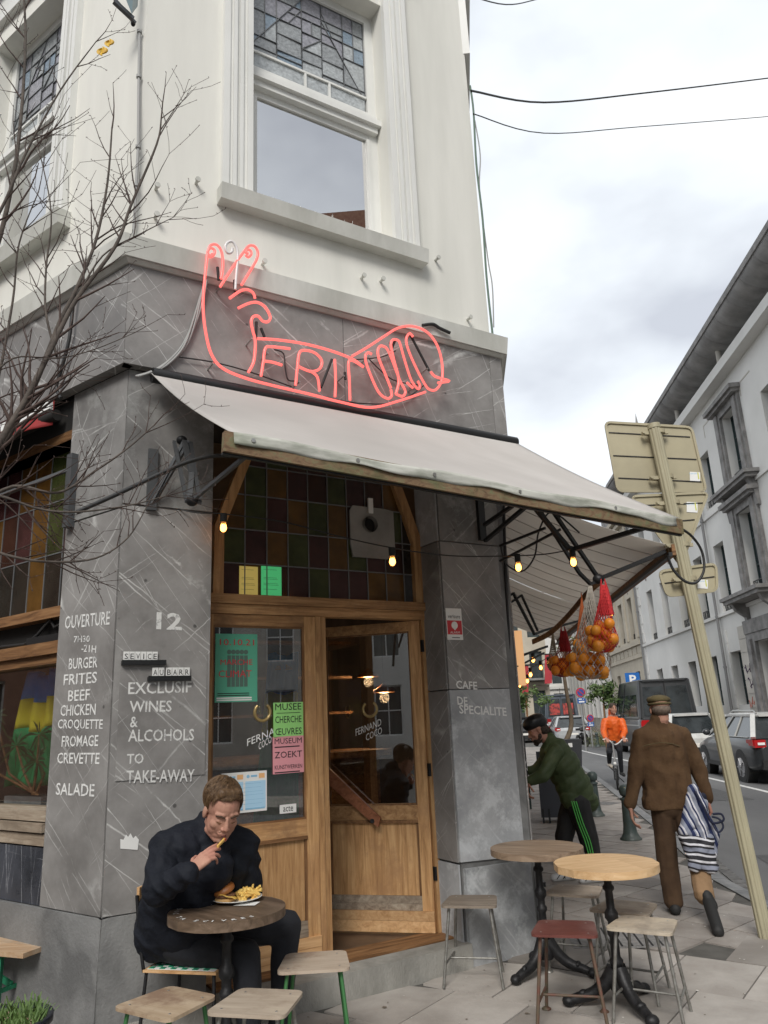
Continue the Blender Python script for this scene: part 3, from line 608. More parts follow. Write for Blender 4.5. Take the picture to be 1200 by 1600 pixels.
def leaf(F, u0, u1, z0, z1, hinge_right, fix):
    w = thing; L_ = obj_ = MB(); L_.fbox(F, u0, u0+(.04 if u0 < -1 else .075), -.02, .02, z0, z1); Lf = obj('door_leaf' , L_, O, DR)
    sw_ = .04 if u0 < -1 else .075; q = lambda n, a, b, c, e, d0, d1, mt: pb(n, a, b, c, e, d0, d1, mt, Lf, F)
    q('stile', u1-.085, u1, z0, z1, -.02, .02, O); q('top_rail', u0+sw_, u1-.085, z1-.075, z1, -.02, .018, OH); q('middle_rail', u0+sw_, u1-.085, .905, 1.005, -.02, .022, OH)
    q('rail_moulding', u0+sw_, u1-.085, .885, .904, -.02, .028, M_['oak_dark'])
    q('lower_panel', u0+sw_, u1-.085, .40, .884, -.012, .004, O)
    for a, b, c, e in ((u0+sw_, u0+sw_+.017, .40, .884), (u1-.102, u1-.085, .40, .884)): q('panel_moulding', a, b, c, e, .004, .014, M_['oak_dark_v'])
    q('glass', u0+sw_, u1-.085, 1.005, z1-.075, -.004, .0, M_['glass'])
    for a, b, c, e in ((u0+sw_, u0+sw_+.012, 1.005, z1-.075), (u1-.097, u1-.085, 1.005, z1-.075)): q('glazing_bead', a, b, c, e, .0, .012, M_['oak_dark_v'])
    q('glazing_bead', u0+sw_+.012, u1-.097, 1.005, 1.017, .0, .012, M_['oak_dark']); q('glazing_bead', u0+sw_+.012, u1-.097, z1-.087, z1-.075, .0, .012, M_['oak_dark'])
    q('bottom_rail', u0+sw_, u1-.085, .35, .399, -.02, .012, M_['grey_wood']); q('bottom_rail', u0+sw_, u1-.085, .305, .349, -.02, .018, M_['grey_wood'])
    q('kick_board', u0+.002, u1-.002, .243, .304, .02, .036, OP); q('kick_board', u0+.002, u1-.002, z0, .241, .02, .034, OP); q('kick_backing', u0+sw_, u1-.085, z0, .304, -.02, .018, O)
    return Lf
F0 = Frame((FC.p(0, D0, 0).x, FC.p(0, D0, 0).y), dC)
leaf(F0, -1.388, -.607, .168, 2.342, True, True)
ca, sa = math.cos(R(46)), math.sin(R(46)); hx = FC.p(.296, D0, 0); dx = FC.x*ca+FC.n*sa
FD = Frame((hx.x, hx.y), (dx.x, dx.y))
lf = leaf(FD, -.84, 0., .168, 2.34, True, False)
a0, b0 = FD.hit(500, 1183, .05), FD.hit(592, 1277, .05); m = MB()
A = FD.p(a0[0]-.02, .05, a0[1]-.06); C = FD.p(b0[0], .05, b0[1]-.02); up = V((0,0,1)); Pm = [A-up*.06, C-up*.045, C+up*.02+FD.x*.02, A+up*.07]; m.prism(Pm, FD.n*.035); obj('push_bar', m, M_['red_wood'], lf)
m = MB(); m.tube([C+FD.n*.036-FD.x*.04, C+FD.n*.045-FD.x*.04], .016, 8); obj('bolt', m, M_['iron'], lf)
for z in (.5, 1.2, 2.1): pb('hinge', .292, .31, z, z+.09, D0+.004, D0+.028, M_['iron'])
# fanlight over the transom: arched oak posts and a grid of coloured panes
for pts in ([(-1.358,2.475),(-1.285,2.475),(-1.285,2.93),(-1.03,3.62),(-1.10,3.62),(-1.352,2.95)], [(.345,2.475),(.262,2.475),(.262,2.95),(.03,3.62),(.105,3.62),(.345,2.97)]):
    m = MB(); m.prism([FC.p(u,D0-.05,z) for u,z in pts], FC.n*.08); obj('arched_post', m, O, DR)
cols = {'o': (.13,.065,.015), 'g': (.055,.07,.022), 'p': (.06,.024,.024), 'b': (.05,.02,.013), 'd': (.03,.026,.02), 'n': (.06,.065,.07)}
pgm = {k: pm('coloured_glass_'+{'o':'amber','g':'olive','p':'plum','b':'oxblood','d':'smoke','n':'clear'}[k], c, tuple(x*.5 for x in c), 5, .12, .1, 12, spec=.45) for k, c in cols.items()}
rows = ['pobpgppoon'[:10], 'gpogpogpbd', 'ogpogobpgd', 'ogopbgpbod', 'opgbpogbdo']
cw = .163; us = [-1.285+cw*i for i in range(11)]; us[-1] = .262
zs = [2.475, 2.70, 2.945, 3.20, 3.42, 3.62]; lead = MB()
for j in range(5):
    for i in range(10):
        u0, u1 = us[i], min(us[i+1], .262)
        if u1-u0 < .01: continue
        poly = [(u0+.003, zs[j]+.003), (u1-.003, zs[j]+.003), (u1-.003, zs[j+1]-.003), (u0+.003, zs[j+1]-.003)]
        poly = clip(clip(poly, (-1.285,2.93), (-1.03,3.62), -1), (.262,2.95), (.03,3.62), 1)
        if len(poly) < 3 or area(poly) < 4e-4: continue
        t = random.uniform(-.0015,.0015); m = MB(); m.prism([FC.p(u, D0-.014+t*(u-u0)/.16, z) for u, z in poly], -FC.n*.005); obj('pane', m, pgm[rows[j][i]], DR)
for u in us[1:-1]:
    ze = 3.62
    if u < -1.03: ze = 2.93+(u+1.285)/.255*.69
    if u > .03: ze = 2.95+(.262-u)/.232*.67
    lead.fbox(FC, u-.004, u+.004, D0-.018, D0-.006, 2.475, ze)
for z in zs[1:-1]:
    a, b = -1.285, .262
    if z > 2.93: a = -1.285+(z-2.93)/.69*.255; b = .262-(z-2.95)/.67*.232
    lead.fbox(FC, a, b, D0-.0175, D0-.0065, z-.004, z+.004)
obj('lead_came', lead, M_['lead'], DR)
# extractor plate with round hole
V0 = thing('vent_plate', 'square steel vent plate with a round duct hole in the coloured glass over the door', 'vent', FC.M)
a, z1 = FC.hit(546, 789, D0+.01); b, z0 = FC.hit(618, 875, D0+.01); cx, cz = FC.hit(577, 820, D0+.01); r = .062
ring = [(cx+r*math.cos(t), cz+r*math.sin(t)) for t in [2*math.pi*i/24 for i in range(24)]]
def rect_at(t):
    c, s = math.cos(t), math.sin(t); k = min(((b-cx) if c > 0 else (cx-a))/max(abs(c),1e-6), ((z1-cz) if s > 0 else (cz-z0))/max(abs(s),1e-6)); return (cx+c*k, cz+s*k)
m = MB(); sq = [rect_at(2*math.pi*i/24) for i in range(24)]
M_['steel_plate'] = pm('galvanised_plate', (.33,.32,.3), (.24,.235,.22), 6, .5, .1, 30, metal=.15, c3=(.2,.17,.13))
for i in range(24):
    j = (i+1)%24; m.add([FC.p(ring[i][0],D0+.012,ring[i][1]), FC.p(ring[j][0],D0+.012,ring[j][1]), FC.p(sq[j][0],D0+.012,sq[j][1]), FC.p(sq[i][0],D0+.012,sq[i][1])], [(0,1,2,3)])
    m.add([FC.p(sq[i][0],D0+.012,sq[i][1]), FC.p(sq[j][0],D0+.012,sq[j][1]), FC.p(sq[j][0],D0-.004,sq[j][1]), FC.p(sq[i][0],D0-.004,sq[i][1])], [(0,3,2,1)])
obj('plate', m, M_['steel_plate'], V0)
m = MB(); m.tube([FC.p(cx,D0-.003,cz), FC.p(cx,D0+.035,cz)], [r,r], 24, cap=False); m.tube([FC.p(cx,D0+.035,cz), FC.p(cx,D0-.003,cz)], [r-.008]*2, 24, cap=False); obj('duct_collar', m, M_['steel_plate'], V0)
m = MB(); m.tube([FC.p(cx,D0-.003,cz), FC.p(cx,D0+.001,cz)], r, 24); obj('duct_hole', m, M_['dark'], V0)
m = MB(); m.fbox(FC, cx-.01, cx+.03, D0+.013, D0+.03, cz+.09, cz+.21); obj('bracket', m, M_['white'], V0)
# ================================================================ windows of the left side wall (ground floor)
LWN = thing('shop_window', 'large oak framed shop window with coloured top lights left of the painted pillar', 'shop window', FL.M)
def lb(name, u0, u1, z0, z1, d0, d1, mt, par=None): m = MB(); m.fbox(FL, u0, u1, d0, d1, z0, z1); return obj(name, m, mt, par or LWN)
for u in (-.655, -2.2, -3.7, -5.2): lb('mullion', u-.0, u+.055, 1.18, 3.6, -.2, -.11, M_['oak_dark_v'])
lb('transom', -5.2, -.6, 2.36, 2.43, -.2, -.08, M_['oak_dark']); lb('transom', -5.2, -.6, 2.12, 2.20, -.2, -.06, M_['oak_dark']); lb('transom_back', -5.2, -.6, 2.2, 2.36, -.2, -.17, M_['dark']); lb('transom', -5.2,-.6, 2.06, 2.118, -.2,-.09, M_['oak_dark'])
m = MB(); m.fbox(FL, -1.15, -.62, -.16, -.1, 2.2, 2.255); o = obj('wiring_box', m, M_['black'], LWN)
m = MB(); m.tube([FL.p(u, -.12, z) for u, z in ((-2.2,2.21),(-1.8,2.2),(-1.5,2.23),(-1.2,2.22),(-1.05,2.27),(-.9,2.36),(-.85,2.3),(-.7,2.33))], .012, 6); obj('wire', m, M_['cable'], LWN)
lb('glass_pane', -5.2, -.6, 1.2, 2.06, -.17, -.165, M_['glass_shop'])
lb('sill_board', -5.9, -.6, 1.12, 1.18, -.22, .0, M_['grey_wood']); lb('sill_board', -5.9, -.6, 1.06, 1.112, -.22, .02, M_['grey_wood']); lb('sill_board', -5.9, -.6, .985, 1.05, -.22, .0, M_['grey_wood'])
for i in range(3): lb('marble_panel', -.605-1.3*(i+1)+.003, -.605-1.3*i, .665, .975, -.1, -.01, M_['marble_wet'])
rnd = random.Random(4); lead = MB(); k = 0
z0s = [2.44, 2.82, 3.2, 3.6]
for i in range(18):
    ua = -.655-.205*i
    for j in range(3):
        m = MB(); m.fbox(FL, ua-.2, ua-.005, -.15, -.145, z0s[j]+.004, z0s[j+1]-.004); obj('pane', m, pgm[rnd.choice('oogdpbdg')], LWN)
    lead.fbox(FL, ua-.206, ua-.198, -.156, -.14, 2.44, 3.6)
for z in z0s[1:-1]: lead.fbox(FL, -4.4, -.655, -.1555, -.1405, z-.004, z+.004)
obj('lead_came', lead, M_['lead'], LWN)
lb('head_beam', -5.9, -.6, 3.55, 3.62, -.2, -.02, M_['oak_dark'])
# ================================================================ inside of the cafe
RM = thing('cafe_interior', 'dim cafe room with bar counter behind the door glass', 'room', FC.p(-.5, -1.6, .15))
pl_ = [FL.p(-6.4,-.32,0), FL.p(-.3,-.32,0), FC.p(-1.4,-.36,0), FC.p(.36,-.36,0), FR.p(.6,-.34,0), FR.p(6.5,-.34,0)]
m = MB(); m.prism([p+V((0,0,.14)) for p in pl_], V((0,0,.01))); obj('floor', m, pm('dark_parquet', (.09,.055,.035), (.15,.095,.06), 5, .45), RM)
m = MB(); m.prism([p+V((0,0,3.72)) for p in pl_], V((0,0,.05))); obj('ceiling', m, pm('smoky_ceiling', (.2,.17,.13), (.13,.11,.09), 2, .8), RM)
m = MB(); a, b = pl_[0], pl_[-1]; m.hexa([a, b, b+V((0,.1,0)), a+V((0,.1,0)), a+V((0,0,3.75)), b+V((0,0,3.75)), b+V((0,.1,3.75)), a+V((0,.1,3.75))]); obj('back_wall', m, pm('brown_panelling', (.045,.036,.03), (.075,.06,.05), 2, .7, stretch=(4,4,.5)), RM)
m = MB(); m.fbox(FC, -.9, 1.3, -3.3, -2.7, .15, 1.25); m.fbox(FC, -1.0, 1.4, -3.4, -2.6, 1.25, 1.31); obj('bar_counter', m, M_['oak_dark'], RM)
m = MB(); m.fbox(FL, -5.9, -.62, -.5, -.22, 1.02, 1.10); m.fbox(FL, -3.4, -.9, -1.5, -.6, .85, .9); m.fbox(FL, -3.3, -3.2, -1.4, -.6, .15, .85); m.fbox(FL, -1.1, -1.0, -1.4, -.6, .15, .85); obj('table', m, M_['oak_dark'], RM)
rn = random.Random(9)
for i in range(3):
    z = 1.7+.42*i; m = MB(); m.fbox(FC, -1.2, 1.6, -4.0, -3.8, z, z+.03); obj('bar_shelf', m, M_['oak_dark'], RM)
botm = [plain('bottle_glass_%s' % n, c, .15) for n, c in (('green', (.02,.06,.02)), ('brown', (.08,.03,.01)), ('clear', (.3,.32,.3)))]
for i in range(3):
    for j in range(0,11,3):
        z = 1.73+.42*i; u = -1.1+.25*j+rn.uniform(-.03,.03); h = rn.uniform(.2,.3); m = MB(); m.lathe([(.035,0),(.035,h*.6),(.013,h*.75),(.013,h)], FC.p(u,-3.9,z), 8)
        o = obj('bottle', m, botm[rn.randrange(3)]); tag(o, ['dark bottle standing on a shelf behind the cafe bar', 'pale bottle standing on a shelf behind the cafe bar'][0], 'bottle', 'bottles on the shelves behind the bar')
for x, y, dd in ((438,1048,2.2), (600,1082,3.2), (575,1058,3.6)):
    u, z = FC.hit(x, y, -dd); L_ = thing('pendant_lamp', {438: 'copper pendant lamp glowing behind the left door glass', 600: 'nearer pendant lamp glowing behind the open door leaf', 575: 'further pendant lamp glowing behind the open door leaf'}[x], 'lamp', FC.p(u, -dd, z))
    m = MB(); m.lathe([(.13,0),(.12,.03),(.05,.07),(.02,.1)], FC.p(u,-dd,z), 20); obj('shade', m, plain('copper_shade', (.5,.2,.06), .35, .7), L_)
    m = MB(); m.lathe([(.0,-.01),(.07,.0),(.07,.015),(0,.02)], FC.p(u,-dd,z), 14); obj('bulb', m, plain('warm_bulb_glow', (1,.62,.3), .5, emit=6., ecol=(1,.5,.18)), L_)
    m = MB(); m.tube([FC.p(u,-dd,z+.1), FC.p(u,-dd,3.72)], .004, 5); obj('cord', m, M_['cable'], L_)
    pl2 = bpy.data.lights.new('pendant_light', 'POINT'); pl2.energy = 7; pl2.color = (1,.62,.32); pl2.shadow_soft_size = .06; po = bpy.data.objects.new('pendant_light', pl2); COL.objects.link(po); po.parent = L_; po.location = (0,0,-.06)
# flags of three bands
fc = [pm('flag_blue', (.04,.26,.75), (.03,.2,.62), 3, .8), pm('flag_yellow', (.85,.72,.05), (.7,.56,.04), 3, .8), pm('flag_green', (.02,.34,.12), (.015,.24,.08), 3, .8)]
def flag(F, u0, u1, z0, z1, d, label, lean=.25):
    T = thing('flag', label, 'flag', F.p((u0+u1)/2, d, z0))
    w = u1-u0; zz = [z1, z1-(z1-z0)*.24, z1-(z1-z0)*.5, z0]
    for k in range(3):
        m = MB()
        def fn(a, b, k=k):
            z = zz[k]+(zz[k+1]-zz[k])*b; g = (z1-z)/(z1-z0); u = u0+w*(.3*(1-g))+w*(1-.3*(1-g))*a-lean*g*w*.3
            return F.p(u, d+.035*math.sin(a*17+g*2)+.02*math.sin(a*31), z+.02*math.sin(a*9))
        m.grid(fn, 24, 6, .002); obj('stripe', m, fc[k], T)
    return T
flag(FL, -1.74, -1.2, 1.26, 2.05, -.4, 'blue yellow and green flag hanging inside the left shop window')
flag(FC, -.34, .12, .75, 2.25, -2.1, 'blue yellow and green flag hanging inside beyond the open door leaf')
# plant and planter in the left window
PL = thing('planter_box', 'pale stone planter box standing on the sill inside the left shop window', 'planter', FL.p(-1.33, -.33, 1.10)); m = MB(); m.fbox(FL, -1.56, -1.1, -.42, -.26, 1.10, 1.22); obj('box', m, M_['granite'], PL); m = MB(); m.fbox(FL, -1.53, -1.13, -.4, -.28, 1.22, 1.224); obj('soil', m, M_['rubber'], PL)
PT = thing('palm_plant', 'small dark palm with fan leaves growing in the window planter', 'plant', FL.p(-.95, -.33, 1.27))
leafm = pm('palm_leaf', (.05,.09,.025), (.02,.045,.015), 9, .5, rnd=.3)
for k, (bu, tz) in enumerate(((-1.3, 1.62), (-1.45, 1.55), (-1.2, 1.45), (-1.65, 1.75), (-1.8, 1.52))):
    m = MB(); top = FL.p(bu-.08*(k % 2), -.33+.03*k, tz); m.tube([FL.p(-1.33+.02*k,-.33,1.22), FL.p(bu,-.33,1.36), top], [.01,.009,.006], 6); obj('stem', m, M_['oak_dark'], PT)
    m = MB()
    for i in range(13):
        a = -2.6+i*.42; e = top+FL.x*(.19*math.sin(a))+V((0,0,.15*math.cos(a)-.05))+FL.n*rn.uniform(-.06,.06); sd_ = (e-top).cross(FL.n).normalized()*.011; mid = top.lerp(e, .5)+V((0,0,.015))
        m.add([top, mid-sd_, e, mid+sd_], [(0,1,2,3)])
    obj('fan_leaf', m, leafm, PT)
# ================================================================ posters and stickers on the door glass
GP = -.275
def card(name, label, cat, px0, py0, px1, py1, mt, d=GP+.004, F=FC):
    u0, z1 = F.hit(px0, py0, d); u1, z0 = F.hit(px1, py1, d); T = thing(name, label, cat, F.p((u0+u1)/2, d, z0)); m = MB(); m.fbox(F, u0, u1, d-.001, d, z0, z1); obj('sheet', m, mt, T)
    return T, u0, u1, z0, z1
def ct(T, s, box, mt, rx, d=GP+.0055, F=FC, w=0.):   # rx = fractions left right bottom top
    u0, u1, z0, z1 = box; W, H = u1-u0, z1-z0
    return text(s, 'lettering', mt, F, u0+W*rx[0], u0+W*rx[1], z0+H*rx[2], z0+H*rx[3], d, T, weight=w)
INK = plain('black_ink', (.02,.02,.02), .7); RED = plain('red_ink', (.55,.03,.05), .6); LB = plain('pale_blue_ink', (.25,.5,.7), .6)
def bars(T, box, mt, rows, x0=.08, x1=.92, h=.012, d=GP+.0052, F=FC):
    u0, u1, z0, z1 = box; W, H = u1-u0, z1-z0; m = MB(); r = random.Random(len(rows))
    for y in rows:
        m.fbox(F, u0+W*x0, u0+W*(x1-r.random()*.1), d-.0006, d, z0+H*y, z0+H*(y+h))
    obj('small_print', m, mt, T)
T, *bx = card('event_poster', 'green event poster with red lettering on the left door glass', 'poster', 337, 990, 402, 1096, plain('teal_green_print', (.10,.42,.28), .5))
ct(T, '10.10.21', bx, RED, (.1,.92,.83,.92)); ct(T, 'MARCHE', bx, RED, (.12,.88,.54,.62)); ct(T, 'CLIMAT', bx, RED, (.08,.86,.36,.46)); bars(T, bx, INK, (.12, .09), .06, .9); bars(T, bx, M_['white'], (.05,.02), .04, .96, .02)
u0, u1, z0, z1 = bx; W, H = u1-u0, z1-z0; m = MB(); gd = plain('grey_photo_print', (.09,.16,.13), .6)
for k in range(5):
    a = u0+W*(.28+.1*k); m.fbox(FC, a, a+W*.085, GP+.0045, GP+.005, z0+H*.22, z0+H*.68); m.tube([FC.p(a+W*.042,GP+.0045,z0+H*.73), FC.p(a+W*.042,GP+.0051,z0+H*.73)], W*.055, 10)
obj('printed_figures', m, gd, T)
T, *bx = card('museum_poster', 'green poster with black capitals reading musee on the left door glass', 'poster', 427, 1098, 475, 1151, plain('lime_print', (.33,.72,.22), .5))
for s_, y in (('MUSEE', .78), ('CHERCHE', .42), ('ŒUVRES', .08)): ct(T, s_, bx, INK, (.06,.92,y,y+.19))
bars(T, bx, INK, (.69,), .1, .9, .015)
T, *bx = card('museum_poster', 'pink poster with black capitals reading museum zoekt kunstwerken on the left door glass', 'poster', 426, 1151.5, 476, 1206, plain('pink_print', (.78,.34,.38), .5))
for s_, y, h in (('MUSEUM', .80, .15), ('ZOEKT', .42, .17), ('KUNSTWERKEN', .12, .11)): ct(T, s_, bx, INK, (.06,.92,y,y+h))
bars(T, bx, INK, (.02, .7), .06, .94, .03)
T, *bx = card('opening_notice', 'white and blue notice sheet taped behind the eating man', 'notice', 346, 1209, 417, 1266, M_['paper'])
u0, u1, z0, z1 = bx; W, H = u1-u0, z1-z0
m = MB()
for a, b in ((.04,.47),(.52,.97)): m.fbox(FC, u0+W*a, u0+W*b, GP+.0045, GP+.005, z0+H*.08, z0+H*.76)
obj('blue_field', m, plain('light_blue_print', (.42,.66,.85), .5), T)
for a in (.04,.52):
    m = MB(); m.fbox(FC, u0+W*(a+.3), u0+W*(a+.43), GP+.0045, GP+.005, z0+H*.82, z0+H*.94); obj('orange_patch', m, plain('orange_print', (.8,.45,.2), .5), T)
    m = MB(); m.tube([FC.p(u0+W*(a+.06),GP+.0045,z0+H*.88), FC.p(u0+W*(a+.06),GP+.0052,z0+H*.88)], W*.035, 10); m.fbox(FC, u0+W*(a+.12), u0+W*(a+.26), GP+.0045, GP+.0052, z0+H*.86, z0+H*.91); m.fbox(FC, u0+W*a, u0+W*(a+.43), GP+.005, GP+.0056, z0+H*.06, z0+H*.1); obj('blue_mark', m, LB, T)
bars(T, bx, LB, (.70,.60,.5,.42,.3,.2), .07, .95, .008, GP+.0056)
T, *bx = card('glass_sticker', 'small white sticker low on the left door glass', 'sticker', 437, 1258, 463, 1269, M_['paper']); ct(T, 'acte', bx, INK, (.2,.8,.2,.8))
for (x0, x1), c, lbl in (((374,403), (.5,.38,.1), 'yellow'), ((408,440), (.08,.55,.2), 'green')):
    T, *bx = card('menu_notice', lbl+' tinted notice sheet behind the coloured fanlight glass', 'notice', x0, 884, x1, 931, plain('painted_backlight_%s_sheet' % lbl, c, .6, emit=.25, ecol=c), d=D0-.008)  # faint emission put into the sheets stands in for light behind them
    bars(T, bx, INK, (.88,.6,.55,.4,.35,.2), .12, .85, .008, D0-.0074)
T, *bx = card('alarm_sticker', 'white and red alarm company sticker on the right marble pillar', 'sticker', 696, 950, 724, 1000, M_['paper'], d=.006)
u0, u1, z0, z1 = bx; W, H = u1-u0, z1-z0; m = MB(); m.fbox(FC, u0+W*.04, u0+W*.96, .006, .0068, z0+H*.17, z0+H*.61); obj('red_field', m, plain('alarm_red', (.55,.03,.04), .5), T)
ct(T, 'verisure', bx, INK, (.12,.88,.68,.80), d=.0075); ct(T, 'ALARM', bx, M_['white'], (.2,.8,.2,.27), d=.0075); m = MB(); m.tube([FC.p(u0+W*.5,.0068,z0+H*.46), FC.p(u0+W*.5,.0076,z0+H*.46)], W*.2, 14); m.fbox(FC, u0+W*.46,u0+W*.56,.0068,.0076,z0+H*.31,z0+H*.42); obj('emblem', m, M_['white'], T); bars(T, bx, INK, (.06,), .3, .8, .02, .0072)
# letter tiles on two small ledges
for s_, (x0, y0, x1, y1), (lx0, ly0, lx1, ly1) in (('SEVICE', (193,1020,247,1033), (190,1033,259,1038)), ('AUBARR', (238,1046,295,1056), (231,1058,298,1062))):
    u0, zt = FC.hit(x0, y0, .02); u1, _ = FC.hit(x1, y0, .02); zb = FC.hit(x0, ly0, .02)[1]; v0, _ = FC.hit(lx0, ly0, .02); v1, _ = FC.hit(lx1, ly0, .02)
    T = thing('letter_ledge', 'short black ledge with white letter tiles spelling %s' % ('service high on the pillar' if s_ == 'SEVICE' else 'au bar lower on the pillar'), 'letter ledge', FC.p((v0+v1)/2, .006, zb-.02))
    m = MB(); m.fbox(FC, v0, v1, .006, .035, zb-.022, zb); m.fbox(FC, v0, v1, .03, .035, zb, zb+.006); obj('ledge', m, M_['black'], T)
    n = len(s_); h = .055; w = (u1-u0)/n
    for i, c in enumerate(s_):
        a = u0+w*i+(.008 if (s_ == 'AUBARR' and i > 1) else 0); m = MB(); m.fbox(FC, a+.001, a+w-.002, .012, .02, zb+.0, zb+h); obj('letter_tile', m, M_['paper'], T)
        cw_ = w*(.16 if c == 'I' else .6); text(c, 'letter', INK, FC, a+w/2-cw_/2, a+w/2+cw_/2, zb+.012, zb+h-.012, .021, T)
# torn paper scrap on the pillar
T = thing('torn_paper', 'torn white paper scrap stuck on the marble under the take away lettering', 'paper scrap', FC.p(-1.9, .002, .95)); pts = [(188,1326),(215,1328),(217,1312),(212,1306),(208,1310),(204,1302),(200,1308),(197,1304),(193,1312),(188,1311)]
m = MB(); m.prism([FC.p(*[FC.hit(x, y, .002)[0], .002, FC.hit(x, y, .002)[1]]) for x, y in pts], FC.n*.0012); obj('scrap', m, M_['paper'], T)
# lettering on door glass
gold = plain('gold_leaf', (.45,.33,.14), .35, .5)
for s_, b in (('FERNAND', (386,1166,450,1138,12)), ('COCO', (404,1172,424,1160,11))):
    u0, z0 = F0.hit(b[0], b[1]); u1, z1 = F0.hit(b[2], b[3]); text(s_, 'lettering', M_['white'], F0, u0, u1, z0, z0+.045, .002, DR, skew=z1-z0)
for s_, b in (('FERNAND', (556,1150,596,1133)), ('COCO', (572,1158,597,1146))):
    u0, z0 = FD.hit(b[0], b[1]); u1, z1 = FD.hit(b[2], b[3]); text(s_, 'lettering', M_['white'], FD, u0, u1, z0, z0+.05, .002, DR, skew=z1-z0)
for F_, (x, y) in ((F0,(410,1113)), (FD,(578,1108))):
    u, z = F_.hit(x, y); m = MB(); m.tube([F_.p(u+.055*math.sin(a), .003, z+.055*math.cos(a)) for a in [.6+.25*i for i in range(21)]], .011, 6); obj('gold_ring', m, gold, DR)
# ================================================================ awnings
canvas = canvasmat('off_white_awning_canvas', (.66,.63,.60), (.58,.55,.52), (.48,.455,.43))
canvas2 = canvasmat('side_awning_canvas', (.74,.71,.67), (.68,.65,.61), (.6,.57,.53), .5)
canvas_edge = pm('mildewed_canvas_edge', (.52,.52,.47), (.33,.34,.29), 9, .9, .1, 40, c3=(.17,.2,.12), stretch=(.6,.6,2.5), lo=.42, hi=.62)
AW = thing('shop_awning', 'off white canvas awning on a mossy timber bar over the cafe door', 'awning', FC.p(-.4, .1, 3.8))
DA = 1.6
def aw(a, b):
    u = -1.905+3.0*a; ub = -1.89+2.96*a; uu = u*(1-b)+ub*b; d = .08+(DA-.08)*b; zt = 3.825; zb = 2.865-.10*a
    sag = -.055*math.sin(math.pi*b)*(.6+.4*math.sin(math.pi*a)); return FC.p(uu, d, zt+(zb-zt)*b+sag+.008*math.sin(a*19)*b)
m = MB(); m.grid(aw, 48, 24, .003); obj('canvas', m, canvas, AW)
def ed(a, b):
    p = aw(a, 1); wv = .050+.009*math.sin(a*21)+.005*math.sin(a*47+1)
    return p+FC.n*(.010+.006*math.sin(a*23+b*2)*b)+V((0,0,.004-wv*b))
m = MB(); m.grid(lambda a, b: ed(a*.985+.0, b), 70, 4, .003); obj('valance', m, canvas_edge, AW)
A, C = FC.p(-1.93, DA-.012, 2.825), FC.p(1.09, DA-.012, 2.712); m = MB(); m.bar(A, C, .035, .095); obj('front_timber', m, M_['green_wood'], AW)
m = MB(); m.bar(A+V((0,0,-.05))+FC.n*-.01, C+V((0,0,-.05))+FC.n*-.01, .02, .012); obj('bar_rail', m, M_['black'], AW)
for a in (.03, .21, .36, .55, .8):
    p = ed(a, .5)+FC.n*.004; m = MB(); m.tube([p, p+FC.n*.005], .010, 10); obj('rivet', m, M_['chrome'], AW)
m = MB(); m.tube([FC.p(-1.9,.12,3.79), FC.p(1.09,.12,3.79)], .05, 12); obj('roller', m, M_['black'], AW)
def arm(T, name, pts, w=.028, mt=None):
    for a, b in zip(pts, pts[1:]): m = MB(); m.bar(a, b, w, w*.9); obj(name, m, mt or M_['black'], T)
gm = plain('grey_steel_arm', (.10,.105,.11), .45, .4)
# left folding arm
u, z = FC.hit(238, 750, .02); m = MB(); m.fbox(FC, u-.03, u+.03, .0, .03, 2.93, 3.33); obj('bracket', m, gm, AW)
E1 = at(288, 690, 4.45); E2 = at(300, 782, 4.15); E3 = FC.p(-1.83, 1.55, 2.80)
arm(AW, 'arm', [FC.p(u,.02,2.97), E1], .022, gm); arm(AW, 'arm', [FC.p(u+.02,.02,2.99), E1+V((.03,0,0))], .022, gm)
arm(AW, 'arm', [E1, at(300, 740, 4.25), at(296, 784, 4.1)], .03, gm); arm(AW, 'arm', [E1+V((.04,0,-.01)), at(312, 786, 4.1)], .022, gm); arm(AW, 'arm', [at(272, 690, 4.5), at(292, 784, 4.1)], .02, gm)
arm(AW, 'arm', [at(300, 782, 4.1), at(384, 713, 3.86)], .022, gm)
for x, y, Y in ((284,688,4.5), (300,783,4.1)): m = MB(); m.ell(at(x, y, Y), (.035,.035,.03)); obj('elbow', m, M_['iron'], AW)
# right folding arm
for x in (748,): m = MB(); u, z = FC.hit(x, 800, .02); m.fbox(FC, u-.012, u+.05, .0, .035, 2.95, 3.35); obj('bracket', m, M_['black'], AW)
arm(AW, 'arm', [at(757,820,5.7), at(800,791,5.3)]); arm(AW, 'arm', [at(758,845,5.7), at(820,793,5.2)])
arm(AW, 'arm', [at(897,858,5.15), at(1022,820,4.72)], .032); arm(AW, 'arm', [at(838,796,5.0), at(888,856,5.12), at(897,858,5.15)], .03); 
arm(AW, 'arm', [at(781,853,5.6), at(852,825,5.3)], .018); arm(AW, 'arm', [at(781,877,5.6), at(876,827,5.3)], .018)
